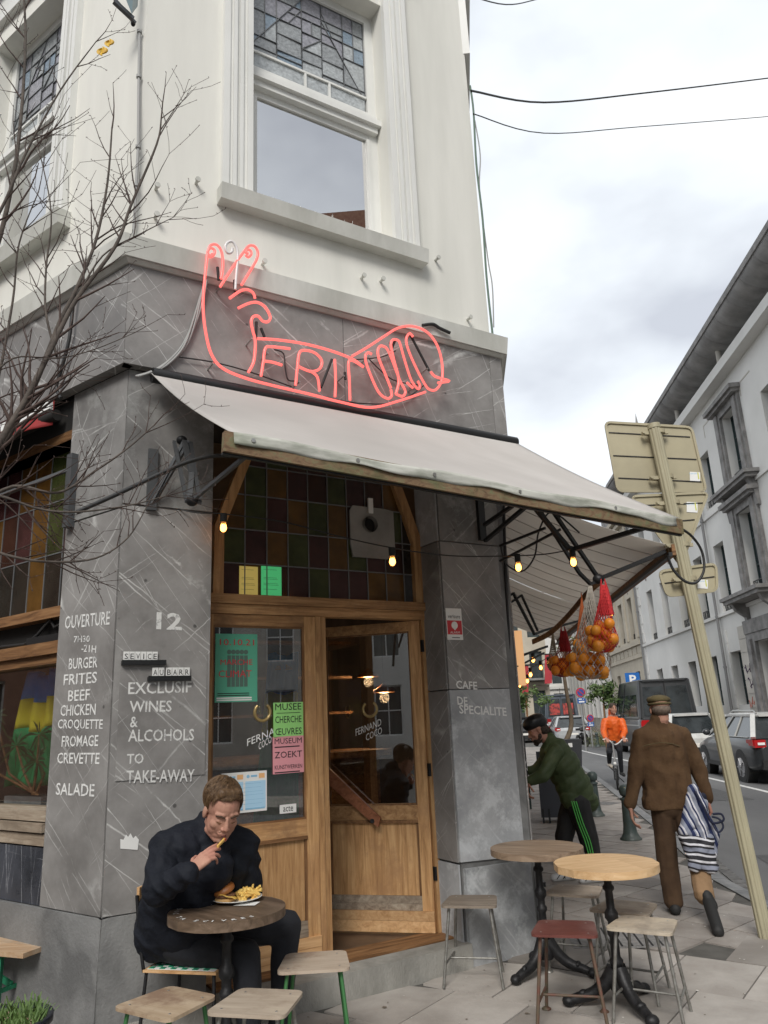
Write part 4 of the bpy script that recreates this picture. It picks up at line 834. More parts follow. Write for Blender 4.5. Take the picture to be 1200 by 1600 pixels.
# ---- side awning, seen from below
def side_awning(u0, u1, label, seams=9):
    T = thing('shop_awning', label, 'awning', FR.p((u0+u1)/2, .1, 3.43)); Dd = 1.34
    def fn(a, b): return FR.p(u0+(u1-u0)*a, .06+(Dd-.06)*b, 3.46+(2.87-3.46)*b-.05*math.sin(math.pi*b)-.012*math.sin(math.pi*min(1, (a*seams) % 1))*math.sin(math.pi*b))
    m = MB(); m.grid(fn, seams*5, 14, .003); obj('canvas', m, canvas2, T)
    m = MB()
    for k in range(1, seams): m.tube([fn(k/seams, b/10)-V((0,0,.004)) for b in range(11)], .004, 4)
    obj('seam', m, pm('canvas_seam', (.42,.38,.36), (.5,.45,.43), 3, .9), T)
    m = MB(); m.bar(FR.p(u0-.03, Dd, 2.835), FR.p(u1, Dd, 2.835), .03, .09); obj('front_bar', m, M_['oak_dark'], T); m = MB(); m.bar(FR.p(u0-.03, Dd-.03, 2.80), FR.p(u1, Dd-.03, 2.80), .03, .03); obj('bar_rail', m, M_['black'], T)
    for k in range(5):
        u = u0+.25+(u1-u0-.4)*k/4; c = FR.p(u, Dd+.02, 2.785); m = MB(); m.tube([c+V((0,0,.016*math.cos(a)))+FR.x*(.016*math.sin(a)) for a in [i*.55 for i in range(12)]], .003, 5); obj('ring', m, M_['chrome'], T)
    return T
SA = side_awning(.15, 3.9, 'taupe underside of the long side awning hanging over the street pavement')
SB = side_awning(3.93, 8.2, 'further side awning beyond the hanging net bags')
H = at(935, 905, 6.35); m = MB(); m.ell(H, (.05,.05,.045)); obj('elbow', m, M_['iron'], SA)
arm(SA, 'arm', [at(862,796,6.2), H+V((0,0,.01))], .03); arm(SA, 'arm', [at(845,800,6.2), at(905,895,6.3), at(922,912,6.34), H-V((.01,0,.02))], .028); arm(SA, 'arm', [H, FR.p(.2, 1.3, 2.84)], .034)
arm(SA, 'arm', [at(788,936,7.6), at(802,927,7.6), at(835,991,8.2), at(850,985,8.4), at(905,970,9.0)], .026); arm(SA, 'arm', [at(788,948,7.6), at(815,930,7.7), at(840,985,8.2)], .022)
arm(SB, 'arm', [at(790,985,9.5), at(808,1027,10), at(855,1010,10.6)], .03); arm(SB, 'arm', [at(792,1000,9.5), at(812,1040,10), at(850,1020,10.6)], .022)
rail = MB(); rp = [at(941,906,6.4), at(915,930,6.9), at(885,965,7.5), at(858,990,8.1), at(832,1003,8.6)]
def smooth(pts, n=6):
    out = []; P = [pts[0]]+list(pts)+[pts[-1]]
    for i in range(1, len(P)-2):
        for k in range(n):
            t = k/n; a, b, c, d = P[i-1], P[i], P[i+1], P[i+2]
            out.append(.5*((2*b)+(c-a)*t+(2*a-5*b+4*c-d)*t*t+(3*b-a-3*c+d)*t**3))
    out.append(P[-2]); return out
sr = smooth(rp); 
for a, b in zip(sr, sr[1:]): rail.bar(a, b, .012, .055)
tag(obj('hanging_rail', rail, M_['oak_dark']), 'curved brown wooden rail under the side awning carrying net bags', 'rail')
m = MB(); m.tube([at(787,790,5.95), at(790,900,5.98), at(800,1100,6.0), at(812,1262,6.0)], .012, 6); m.fbox(FR, .0,.0001,.0,.0001,3.0,3.0001)
tag(obj('awning_crank_rod', m, M_['black']), 'thin black crank rod hanging down along the edge of the right marble pillar', 'rod')
# left wall awning, mostly rolled in
TL = thing('shop_awning', 'rolled in awning with red lining above the left shop window', 'awning', FL.p(-2.2, .1, 3.7))
m = MB(); m.grid(lambda a, b: FL.p(-.75-3.6*a, .06+.5*b*(a**.6), 3.84-(.18+.32*a)*b), 24, 8, .003); obj('canvas', m, pm('red_awning_lining', (.3,.02,.02), (.2,.015,.015), 3, .8), TL)
m = MB(); m.bar(FL.p(-.75,.08,3.80), FL.p(-4.35,.6,3.36), .03, .06); obj('front_bar', m, M_['white'], TL)
m = MB(); m.tube([FL.p(-.7,.06,3.72), FL.p(-4.4,.06,3.72)], .04, 10); obj('roller', m, M_['dark'], TL)
m = MB(); m.fbox(FL, -.56, -.50, .0, .05, 2.9, 3.4); obj('bracket', m, gm, TL)
arm(TL, 'arm', [FL.p(-.53,.03,3.3), FL.p(-1.2,.35,3.1), FL.p(-2.0,.4,3.5)], .022, gm)
# ================================================================ neon sign
NS = thing('neon_sign', 'red neon hand pinching the word frit mounted on the marble fascia', 'neon sign', FC.p(-.5, .08, 3.9))
neon = plain('lit_red_neon_tube', (.25,.02,.02), .3, emit=.82, ecol=(1.0,.16,.14)); unlit = plain('unlit_white_neon_tube', (.75,.72,.72), .25)
def zp(p): x, y = 280+p[0]/2.222, 350+p[1]/2.222; return x, y
ND = .20
def stroke(pts, name='neon_tube', mt=None, r=.0098, d=ND):
    q = [FC.p(u, d, z) for u, z in (FC.hit(*zp(p), d) for p in pts)]; m = MB(); m.tube(smooth(q, 5) if len(q) > 2 else q, r, 8); return obj(name, m, mt or neon, NS)
ST_ = [[(116,104),(106,110),(99,98),(108,84),(122,90),(121,106),(108,114),(98,108)],
 [(99,100),(108,76),(126,71),(142,85),(150,112),(151,150),(145,190)],
 [(98,104),(93,150),(86,220),(83,290),(91,370),(111,450),(150,500),(230,535),(330,562),(450,590),(560,618),(665,637),(760,615),(855,583)],
 [(142,218),(165,182),(200,130),(226,95),(243,76),(262,78),(273,98),(268,125),(245,165),(216,212)],
 [(240,104),(232,100),(236,90),(247,92),(250,105),(240,115),(230,108)],
 [(175,258),(213,232),(238,228),(257,240),(263,258)],
 [(205,292),(240,276),(270,272),(298,288),(316,322),(308,339),(290,337),(274,320),(257,322),(250,340),(256,372),(263,398),(264,430),(258,480),(240,515)],
 [(272,398),(340,402),(430,415),(520,438),(600,468),(640,497)],
 [(284,528),(292,478),(299,432),(320,426),(385,433)], [(297,476),(325,480),(357,490)],
 [(404,560),(410,500),(418,446),(443,439),(475,450),(495,475),(488,502),(460,512),(425,500),(413,492)], [(458,512),(480,532),(487,580)],
 [(540,470),(543,540),(541,600)], [(593,612),(591,545),(588,482),(602,474),(640,497)],
 [(600,459),(650,430),(710,391),(760,361),(810,355),(860,375),(895,420),(912,480),(912,540),(893,574),(868,574),(848,548),(818,490),(795,435),(788,400),(800,380),(812,392)],
 [(668,452),(655,447),(646,462),(655,500),(690,580),(720,605),(737,598),(735,575)],
 [(735,570),(715,520),(692,462),(692,430),(708,424),(728,445),(765,540),(785,580),(775,598),(752,590)],
 [(752,590),(762,540),(745,470),(735,420),(742,402),(760,404),(768,420),(782,470),(805,540),(828,572),(836,562),(828,545)],
 [(812,570),(790,550)], [(873,512),(890,530),(938,545),(898,551)]]
for p in ST_: stroke(p)
stroke([(195,228),(198,180),(203,120),(200,85),(185,62),(168,65),(160,80),(168,100),(182,98),(184,84)], 'unlit_tube', unlit)
for p in ([(268,340),(266,398)], [(284,362),(296,392)], [(133,150),(137,195)], [(192,195),(194,235)], [(530,470),(492,568)], [(800,380),(868,510)], [(752,398),(735,440)], [(575,515),(577,540)]): stroke(p, 'black_sleeve', M_['rubber'], .010, ND-.02)
for p in ([(0,462),(120,480),(250,515),(390,565)], [(330,436),(362,450),(368,500),(378,540),(400,545)], [(660,470),(740,540),(840,560)], [(170,175),(215,170),(262,198)], [(600,472),(700,462),(752,440)], [(500,600),(620,622),(760,618),(850,560)]): stroke(p, 'wire', M_['cable'], .005, .1)
stroke([(845,352),(880,348),(905,362),(940,378)], 'cable_end', M_['cable'], .014, .16)
for p in ((150,205),(255,395),(310,445),(575,525),(660,460),(825,560),(865,500),(420,545),(120,480)):
    u, z = FC.hit(*zp(p), ND); m = MB(); m.tube([FC.p(u,.07,z), FC.p(u,ND-.01,z)], .007, 6); obj('standoff', m, M_['chrome'], NS)
# grey cable bundle
CB = MB(); cp = [FC.p(FC.hit(x,y,.1)[0], .1, FC.hit(x,y,.1)[1]) for x, y in ((325,425),(315,465),(303,505),(288,540),(268,562),(245,578),(215,588))]
for k in range(4): CB.tube(smooth([p+FC.x*.012*math.sin(k*1.6+i)+FC.n*.008*math.cos(k*2+i*.7) for i, p in enumerate(cp)], 5), .0075, 6)
tag(obj('cable_bundle', CB, M_['gcable']), 'bundle of grey cables running down the marble fascia left of the neon hand', 'cable')
m = MB(); cp = [FL.p(FL.hit(x,y,.12)[0], .12, FL.hit(x,y,.12)[1]) for x, y in ((135,420),(122,430),(115,470),(108,530),(95,580),(88,605),(95,622))]; m.tube(smooth(cp,5), .012, 6); tag(obj('hanging_cable', m, M_['cable']), 'black cable looping down over the left side fascia', 'cable')
m = MB(); cp = [FC.p(FC.hit(x,y,.9)[0], .9, FC.hit(x,y,.9)[1]) for x, y in ((372,712),(330,713),(290,723),(255,738),(215,757),(170,778),(120,800))]; m.tube(smooth(cp,5), .011, 6); tag(obj('hanging_cable', m, M_['cable']), 'thick black cable drooping from the left end of the awning timber', 'cable')
m = MB(); cp = [at(1052,820,4.7), at(1078,835,4.75), at(1096,860,4.8), at(1100,890,4.8), at(1088,910,4.8), at(1070,908,4.8), at(1052,890,4.8), at(1043,868,4.8)]; m.tube(smooth(cp,5), .009, 6); tag(obj('hanging_cable', m, M_['cable']), 'black cable loop hanging off the right end of the awning timber', 'cable')
m = MB(); cp = [at(905,832,5.3), at(862,800,5.5), at(842,830,5.6), at(835,870,5.7), at(815,893,5.7), at(790,880,5.8), at(783,855,5.8)]; m.tube(smooth(cp,5), .007, 6); tag(obj('hanging_cable', m, M_['cable']), 'thin black cable looping behind the bulbs at the right awning arm', 'cable')
# drain pipe on the corner of the left wall and cast bracket
m = MB(); cp = [FL.p(FL.hit(x,y,.03)[0], .03, FL.hit(x,y,.03)[1]) for x, y in ((218,50),(217,120),(216,230),(213,290),(207,390))]; m.tube(cp, .011, 6)
for p in cp: m.tube([p-V((0,0,.01)), p+V((0,0,.012))], .02, 6)
tag(obj('wall_cable_pipe', m, M_['gcable']), 'thin grey cable pipe clipped up the left wall near the corner', 'pipe')
LT = thing('wall_lantern', 'dark glass lantern on a bracket at the top of the left wall', 'lantern', at(205, 20, 4.3))
m = MB(); m.bar(at(178,2,4.25), at(208,30,4.35), .03, .03); m.bar(at(170,-12,4.25), at(212,36,4.4), .015, .02); obj('frame', m, gm, LT)
m = MB(); m.hexa([at(185,-30,4.2), at(206,22,4.3), at(215,10,4.4), at(212,-30,4.4), at(190,-60,4.2), at(210,-40,4.3), at(219,-40,4.4), at(216,-60,4.4)]); obj('glass', m, plain('lantern_glass', (.2,.28,.3), .1), LT)
m = MB(); m.ell(at(208,36,4.42), (.018,.018,.03)); obj('fixing', m, M_['iron'], LT)
# ================================================================ string of bulbs
glow = plain('glowing_bulb', (1,.6,.25), .4, emit=5., ecol=(1,.52,.18)); hot = plain('filament', (1,.8,.5), .4, emit=30, ecol=(1,.7,.35)); soft = glassmat('bulb_glass', (1,.75,.45), 1.0)
LS = thing('light_string', 'string of warm filament bulbs slung under the door awning', 'light string', at(600, 850, 4.9))
m = MB(); cp = [at(205,762,4.55), at(250,785,4.6), at(300,800,4.6), at(349,803,4.62), at(440,815,4.7), at(530,838,4.75), at(613,856,4.8), at(700,868,4.95), at(780,869,5.1), at(850,866,5.2), at(895,858,5.15)]; m.tube(smooth(cp,6), .0045, 5); obj('cord', m, M_['cable'], LS)
def bulb(x, y, Y, T, r=.026, s=1.):
    c = at(x, y, Y); m = MB(); m.tube([c+V((0,0,r*3.0)), c+V((0,0,r*1.1))], r*.72, 10); obj('socket', m, M_['rubber'], T)
    m = MB(); m.lathe([(0,-r*1.25),(r*.7,-r*1.0),(r,-r*.2),(r*.8,r*.6),(r*.5,r*1.15)], c, 12); obj('bulb_glass', m, soft, T)
    m = MB(); m.lathe([(0,-r*.95),(r*.45,-r*.7),(r*.7,-r*.1),(r*.45,r*.6),(0,r*.8)], c, 10); obj('glowing_core', m, glow, T)
for x, y, Y in ((349,824,4.62), (613,877,4.8), (810,886,5.15), (896,878,5.15)): bulb(x, y, Y, LS, .03)
LS2 = thing('light_string', 'string of warm bulbs running away under the side awnings', 'light string', at(830, 1040, 11)); pts = []
for x, y, Y, r in ((955,957,7.2,.03), (900,1015,7.6,.032), (833,1031,11,.035), (845,1043,12,.035), (857,1036,13,.035), (829,1054,12.,.035), (824,1064,13,.035), (808,1078,12,.035), (803,1074,14,.035), (812,1071,15,.035)): bulb(x, y, Y, LS2, r)
m = MB(); m.tube(smooth([at(803,1064,14), at(812,1062,14), at(829,1045,13), at(845,1034,12), at(857,1027,12), at(900,1003,7.7), at(955,945,7.2)], 6), .006, 4); obj('cord', m, M_['cable'], LS2)
# glowing sign box on the side wall
SX = thing('sign_box', 'warm lit projecting sign box beyond the right pillar under the side awning', 'sign', at(805, 1020, 9.6))
ca_ = Frame((at(800,1070,9.6).x, at(800,1070,9.6).y), (1, .0)); a0, z0 = ca_.hit(786,1072); a1, z1 = ca_.hit(815,985)
m = MB(); m.fbox(ca_, a0, a1, -.12, 0, z0, z1); obj('box', m, plain('peach_lightbox', (.8,.5,.3), .6, emit=.35, ecol=(1,.55,.25)), SX)
text('T', 'lettering', INK, ca_, a1-.16, a1-.08, z0+.12, z0+.24, .004, SX)
# ================================================================ overhead wires
def wire(pts, label, r=.012, mt=None, cat='overhead wire', name='overhead_wire'):
    m = MB(); m.tube(smooth(pts,6), r, 5); return tag(obj(name, m, mt or M_['cable']), label, cat)
wire([FC.p(1.02,.05,7.42), at(850,160,7.2), at(1000,146,8.5), at(1200,122,10.5), at(1330,105,12)], 'thick overhead cable leaving the right edge of the white wall', .011)
wire([FC.p(1.02,.05,7.15), at(850,208,7.2), at(1000,198,8.5), at(1200,182,10.5), at(1330,170,12)], 'thin overhead wire just below the thick one', .006)
wire([FC.p(1.0,.05,8.62), at(790,7,6.7), at(850,-4,7.5), at(950,-30,9)], 'short overhead wire crossing the top of the sky beside the wall', .007)
wire([FC.p(1.03,.03,7.5), FC.p(1.035,.04,7.2), FC.p(1.02,.03,6.6), FC.p(1.035,.03,6.0), FC.p(1.02,.03,5.4), FC.p(1.03,.03,4.8)], 'green cable clipped down the right edge of the white wall', .010, plain('green_cable', (.1,.16,.12), .6), 'cable', 'wall_cable')
wire([FC.p(1.05,.03,7.1), FC.p(1.06,.05,6.7), FC.p(1.03,.03,6.3), FC.p(1.055,.03,5.6), FC.p(1.06,.05,5.3), FC.p(1.05,.03,4.9)], 'loose grey wire twisting beside the green wall cable', .006, M_['gcable'], 'cable', 'wall_cable')
# ================================================================ opposite row, far side of the street
M_['opp'] = pm('cream_white_render', (.70,.69,.66), (.63,.62,.59), .6, .85, c3=(.48,.47,.44)); M_['stone_dark'] = pm('sooty_bluestone', (.15,.145,.14), (.27,.26,.25), 3, .8, .3, 30)
M_['zinc'] = pm('weathered_zinc_soffit', (.19,.185,.18), (.31,.3,.29), 1.6, .7, .1, 9, stretch=(1,1,.5), c3=(.09,.085,.08)); M_['stone_pale'] = pm('pale_stone_block', (.52,.49,.44), (.42,.395,.35), 1.3, .85, .15, 20, rnd=.08)
M_['winglass'] = pm('dark_far_glass', (.03,.04,.045), (.08,.095,.1), .7, .12, spec=.9); M_['frame_g'] = plain('dark_green_frame', (.025,.045,.045), .5); M_['cream'] = pm('cream_stone', (.52,.47,.38), (.43,.385,.31), .8, .85, c3=(.36,.32,.26))
M_['skyglass'] = pm('pale_roof_glazing', (.16,.22,.23), (.26,.31,.31), 1.3, .15, spec=.8)
def fbx(name, F, u0, u1, d0, d1, z0, z1, mt, par): m = MB(); m.fbox(F, u0, u1, d0, d1, z0, z1); return obj(name, m, mt, par)
def window(F, u0, u1, z0, z1, par, deep, fm, gm_, rows=3, cols=2, rail=True, mull=.045):
    m = MB(); d = -deep+.06; m.fbox(F, u0, u0+.06, d-.05, d, z0, z1); m.fbox(F, u1-.06, u1, d-.05, d, z0, z1); m.fbox(F, u0+.06, u1-.06, d-.05, d, z1-.06, z1); m.fbox(F, u0+.06, u1-.06, d-.05, d, z0, z0+.07)
    for i in range(1, cols): u = u0+(u1-u0)*i/cols; m.fbox(F, u-mull/2, u+mull/2, d-.04, d+.004, z0+.07, z1-.06)
    for j in range(1, rows): z = z0+(z1-z0)*j/rows; m.fbox(F, u0+.06, u1-.06, d-.045, d-.004, z-.025, z+.025)
    w = obj('window', m, fm, par); m = MB(); m.fbox(F, u0+.01, u1-.01, -deep+.005, -deep+.02, z0+.01, z1-.01); obj('pane', m, gm_, w)
    if rail:
        m = MB(); m.fbox(F, u0+.02, u1-.02, -.12, -.09, z0+.32, z0+.35); m.fbox(F, u0+.02, u1-.02, -.12, -.09, z0+.05, z0+.07); n = 9
        for i in range(n): u = u0+.05+(u1-u0-.1)*i/(n-1); m.tube([F.p(u,-.105,z0+.07), F.p(u+.04*(1 if i % 2 else -1),-.105,z0+.2), F.p(u,-.105,z0+.32)], .014, 4)
        obj('balcony_grille', m, M_['iron'], w)
    return w
OB = thing('town_building', 'long white rendered town building with deep windows across the street', 'building', FO.p(-25, 0, 0))
cols_ = [(28.75,29.9),(31.5,32.65),(34.35,35.5),(37.25,38.4),(40.1,41.25),(22.0,23.3),(18.6,19.8),(15.2,16.4)]; orn = (25.5,26.8)
hs = []
for a, b in cols_: hs += [(-b,-a,1.55 if a > 24 else 1.2,3.45), (-b,-a,4.95,7.5), (-b,-a,8.95,11.1)]
hs += [(-26.8,-25.5,5.25,8.0), (-26.8,-25.5,9.1,11.6), (-27.0,-25.4,-.1,3.6)]
obj('wall', wall_holes(FO, -43.6, -4, -.12, 13.2, hs, deep=.36), M_['opp'], OB)
m = MB(); m.fbox(FO, -43.6, -4, -6, -.37, -.1, 13.3); obj('inner_block', m, M_['dark'], OB)
for h in hs:
    if h[2] < 0: fbx('street_door', FO, h[0]+.1, h[1]-.1, -.36, -.3, -.1, 3.5, M_['frame_g'], OB); continue
    window(FO, h[0], h[1], h[2], h[3], OB, .36, M_['frame_g'], M_['winglass'], rail=h[2] > 4)
fbx('string_course', FO, -43.6, -4, 0, .07, 8.62, 8.74, M_['opp'], OB); fbx('string_course', FO, -43.6, -4, 0, .10, 4.80, 4.92, M_['opp'], OB)
fbx('eaves_ledge', FO, -43.6, -4, 0, .42, 12.75, 13.1, M_['opp'], OB)
for i in range(26):
    u = -43.3+1.5*i; fbx('roof_light', FO, u, u+1.36, -.1, -.05, 13.12, 13.52, M_['skyglass'], OB)
fbx('roof_light_back', FO, -43.4, -4, -.2, -.11, 13.1, 13.7, M_['stone_dark'], OB)
for i in range(8): m = MB(); u = -41.5+5.4*i; m.tube([FO.p(u, .3, 13.1), FO.p(u, .3, 13.68)], .09, 10); obj('roof_post', m, M_['stone_pale'], OB)
# curved zinc soffit in ribbed panels
k = 0
for i in range(34):
    a = -43.6+1.18*i; m = MB(); m.grid(lambda x, y: FO.p(a+.01+1.16*x, -.15+1.05*math.sin(y*1.5), 13.5+.58*(1-math.cos(y*1.45))), 2, 8, .05); obj('soffit_panel', m, M_['zinc'], OB)
fbx('roof_edge', FO, -43.6, -4, .88, .94, 14.0, 14.16, M_['stone_dark'], OB); fbx('roof', FO, -43.6, -4, -6, .88, 14.14, 14.28, M_['stone_dark'], OB)
for a, b in ((27.1,25.0), (25.0,24.8)): pass
for z0, z1 in ((5.25,8.0), (9.1,11.6)):     # ornate bluestone surrounds
    for u0, u1 in ((-27.4,-26.8), (-25.5,-24.9)):
        fbx('stone_surround', FO, u0, u1, .0, .10, z0-.1, z1+.35, M_['stone_dark'], OB); fbx('stone_moulding', FO, u0+.15, u1-.15, .10, .15, z0, z1+.2, M_['stone_dark'], OB)
    fbx('stone_lintel', FO, -26.8, -25.5, .0, .10, z1, z1+.35, M_['stone_dark'], OB); fbx('stone_hood', FO, -27.6, -24.7, .0, .38, z1+.352, z1+.5, M_['stone_dark'], OB); fbx('stone_hood', FO, -27.5, -24.8, .0, .28, z1+.24, z1+.35, M_['stone_dark'], OB)
for z, d in ((8.84,.5), (5.06,.75)):
    fbx('balcony_slab', FO, -27.9, -24.4, .0, d, z, z+.12, M_['stone_dark'], OB); fbx('balcony_slab', FO, -27.8, -24.5, .0, d-.08, z-.12, z-.002, M_['stone_dark'], OB)
    for u in (-27.5, -24.95): 
        m = MB(); m.prism([FO.p(u,.0,z-.12), FO.p(u,d-.2,z-.12), FO.p(u,d-.3,z-.35), FO.p(u,.14,z-.6), FO.p(u,.1,z-1.0), FO.p(u,0,z-1.05)], FO.x*.22); obj('console', m, M_['stone_dark'], OB)
for u0, u1 in ((-27.75,-27.0), (-25.4,-24.6)): fbx('door_pier', FO, u0, u1, 0, .12, -.1, 3.9, M_['stone_dark'], OB); fbx('door_pier', FO, u0+.2, u1-.2, .12, .2, .2, 3.7, M_['stone_dark'], OB)
fbx('door_lintel', FO, -27.75, -24.6, 0, .16, 3.9, 4.35, M_['stone_dark'], OB); fbx('door_lintel', FO, -27.0, -25.4, 0, .12, 3.6, 3.898, M_['stone_dark'], OB)
for j in range(10):              # rusticated blocks of the ground floor
    z = .0+.475*j
    for u0, u1 in ((-30.2,-29.93), (-28.7,-27.78), (-24.55,-23.35), (-21.95,-19.85), (-43.55,-42.9)):
        if j == 9 and u0 > -40: continue
        fbx('stone_block', FO, u0+.01, u1-.01, 0, .035, z+.012, z+.463, M_['stone_pale'] if u0 > -30.1 else M_['opp'], OB)
for j in range(16): z = 5.0+.5*j; fbx('quoin', FO, -43.58, -42.75-.25*(j % 2), 0, .04, z+.02, z+.48, M_['opp'], OB)
for s_ in (30.35, 43.3):
    m = MB(); m.tube([FO.p(-s_,.12,-.1), FO.p(-s_,.12,13.0)], .055, 8)
    for j in range(7): m.tube([FO.p(-s_,.12,1+1.9*j), FO.p(-s_,.12,1.08+1.9*j)], .075, 8)
    obj('drainpipe', m, plain('lead_grey_pipe', (.2,.2,.2), .6), OB)
m = MB(); m.tube([FO.p(-33.1,.1,-.1), FO.p(-33.1,.1,3.6)], .06, 8); obj('drainpipe', m, M_['frame_g'], OB)
for s_ in (24.3, 28.3, 33.5, 20.9): 
    m = MB(); 
    for a, b, c, e in ((-s_-.5,-s_+.5,12.05,12.1), (-s_-.5,-s_-.45,11.6,12.05)): m.fbox(FO, a, b, 0, .012, c, e)
    obj('panel_moulding', m, M_['stone_pale'], OB)
gt = plain('dark_purple_spray', (.06,.03,.08), .8); rt = plain('faded_red_spray', (.45,.16,.12), .8); rg = random.Random(3)
for (u, z, w, mt) in ((-28.5,2.75,.75,gt), (-28.45,2.25,.7,gt), (-24.2,2.2,.8,rt), (-24.2,1.6,.8,rt), (-28.6,1.6,.5,rt)):
    m = MB(); pts = [FO.p(u+w*(i/13)+rg.uniform(-.12,.12), .039, z+rg.uniform(-.18,.22)) for i in range(14)]; m.tube(smooth(pts,3), .014, 4); obj('graffiti_scrawl', m, mt, OB)
# cream building beyond
CB_ = thing('town_building', 'cream stone building with tall windows beyond the white one', 'building', FO.p(-48.5, 0, 0)); hs = []
for c in (45.4, 48.2, 51.0): hs += [(-c-.55,-c+.55,z0,z1) for z0, z1 in ((1.0,3.6),(5.4,7.8),(9.2,11.4))]
obj('wall', wall_holes(FO, -53.4, -43.62, -.12, 12.6, hs, d=.05, deep=.4), M_['cream'], CB_); fbx('inner_block', FO, -53.4, -43.62, -6, -.37, -.1, 12.6, M_['dark'], CB_)
for h in hs: window(FO, h[0], h[1], h[2], h[3], CB_, .34, M_['frame_g'], M_['winglass'], rail=h[2] > 5)
for z, d in ((12.3,.5), (12.0,.3), (8.6,.16), (5.0,.2), (4.3,.14), (.4,.12)): fbx('cornice', FO, -53.4, -43.62, .05, d, z, z+.22, M_['cream'], CB_)
for c in (43.95, 46.8, 49.6, 52.5): fbx('pilaster', FO, -c-.22, -c+.22, .05, .15, 5.4, 12.0, M_['cream'], CB_)
for i in range(8): fbx('frieze_panel', FO, -53.1+1.2*i, -52.1+1.2*i, .05, .09, 4.55, 4.95, M_['cream'], CB_)
m = MB(); m.prism([FO.p(-53.4,.2,12.55), FO.p(-43.62,.2,12.55), FO.p(-44.5,-2,15.2), FO.p(-52.5,-2,15.2)], V((0,0,.15))); m.fbox(FO, -53.4, -43.62, -6, -.5, 12.6, 15.2); obj('slate_roof', m, M_['stone_dark'], CB_)
m = MB(); m.lathe([(.5,0),(.5,1.2),(.15,1.5),(.12,3.4),(.0,4.4)], FO.p(-46,-2,15.2), 6); obj('spire', m, M_['stone_dark'], CB_); fbx('dormer', FO, -49.6, -47.4, -1.8, -.3, 12.6, 14.6, M_['cream'], CB_)
# modern pilastered building further on
PBd = thing('town_building', 'grey building with tall white fins between dark windows beyond the cream one', 'building', FO.p(-64, 0, 0))
fbx('wall', FO, -78, -53.45, -6, -.2, -.1, 11.5, pm('grey_panel_wall', (.2,.21,.22), (.28,.29,.3), .4, .7), PBd)
for i in range(13):
    u = -77.6+1.95*i; fbx('fin', FO, u, u+.35, -.2, .25, 1.0, 11.2, M_['opp'], PBd)
    for z0 in (1.2, 4.6, 8.0): fbx('window_glass', FO, u+.4, u+1.9, -.2, -.12, z0, z0+2.6, M_['winglass'], PBd)
fbx('cornice', FO, -78, -53.45, -.2, .5, 11.2, 11.7, M_['opp'], PBd); fbx('base_wall', FO, -78, -53.45, -.2, .1, -.1, 1.0, M_['stone_pale'], PBd)
# buildings that close the view where the street bends
redc = pm('red_banner_cloth', (.42,.04,.05), (.34,.03,.04), 2, .8)
def farblock(s, w0, w1, h, label, wallm, floors, n, az=-12, shutters=False):
    o = ST.p(s, w0, 0); a = R(5.3+90+az); F = Frame((o.x, o.y), (math.sin(a), math.cos(a))); L_ = (w1-w0)
    T = thing('town_building', label, 'building', F.p(L_/2, 0, -.1)); cw_ = L_/n; hs = []
    for f in range(floors):
        z0 = (.3 if f == 0 else 4.1+3.2*(f-1)); z1 = z0+(2.9 if f == 0 else 2.1)
        for i in range(n): hs.append((cw_*(i+.2), cw_*(i+.8), z0, z1))
    obj('wall', wall_holes(F, 0, L_, -.12, h, hs, deep=.25), wallm, T); fbx('inner_block', F, 0, L_, -7, -.26, -.1, h-.02, M_['dark'], T); fbx('roof', F, -.2, L_+.2, -7, .35, h, h+.3, M_['stone_dark'], T)
    for q in hs: window(F, q[0], q[1], q[2], q[3], T, .25, M_['white'] if floors > 3 else M_['frame_g'], M_['winglass'], rows=2, rail=False)
    fbx('cornice', F, 0, L_, 0, .2, 3.6, 3.85, wallm, T); return T, F, L_
T1, G1, _ = farblock(60, 1.5, 6.7, 10.5, 'cream shop building with an iron balcony and red banners closing the left of the street', M_['cream'], 3, 3)
fbx('balcony_slab', G1, .5, 4.9, 0, 1.1, 3.95, 4.1, M_['stone_dark'], T1); m = MB()
for i in range(45): m.fbox(G1, .5+.1*i, .52+.1*i, 1.04, 1.06, 4.1, 5.1)
m.fbox(G1, .5, 4.9, 1.02, 1.08, 5.1, 5.16); obj('balcony_railing', m, M_['iron'], T1)
farblock(74, 5.0, 12.5, 9.5, 'pale far building with shop front seen under the hanging oranges', M_['opp'], 2, 5, az=0)
farblock(88, -8, 6.5, 13, 'brown brick far building behind the cream shop building', pm('brown_brick', (.2,.12,.08), (.27,.17,.12), 6, .9), 4, 8, az=-8)
for x, y0, y1, wpx, Y, l in ((820,1040,1086,11,54,'lower left red banner hanging across the far shop fronts'), (857,1022,1068,11,50,'upper right red banner hanging across the far shop fronts')):
    a, b = at(x, y0, Y), at(x, y1, Y); w = wpx*Y/FPX; m = MB(); m.hexa([b-V((w/2,0,0)), b+V((w/2,0,0)), b+V((w/2,.05,0)), b+V((-w/2,.05,0)), a-V((w/2,0,0)), a+V((w/2,0,0)), a+V((w/2,.05,0)), a+V((-w/2,.05,0))])
    T = thing('street_banner', l, 'banner', b); obj('cloth', m, redc, T)
    m = MB(); m.bar(a-V((w,0,0)), a+V((w,0,0)), .06); obj('arm', m, M_['iron'], T)
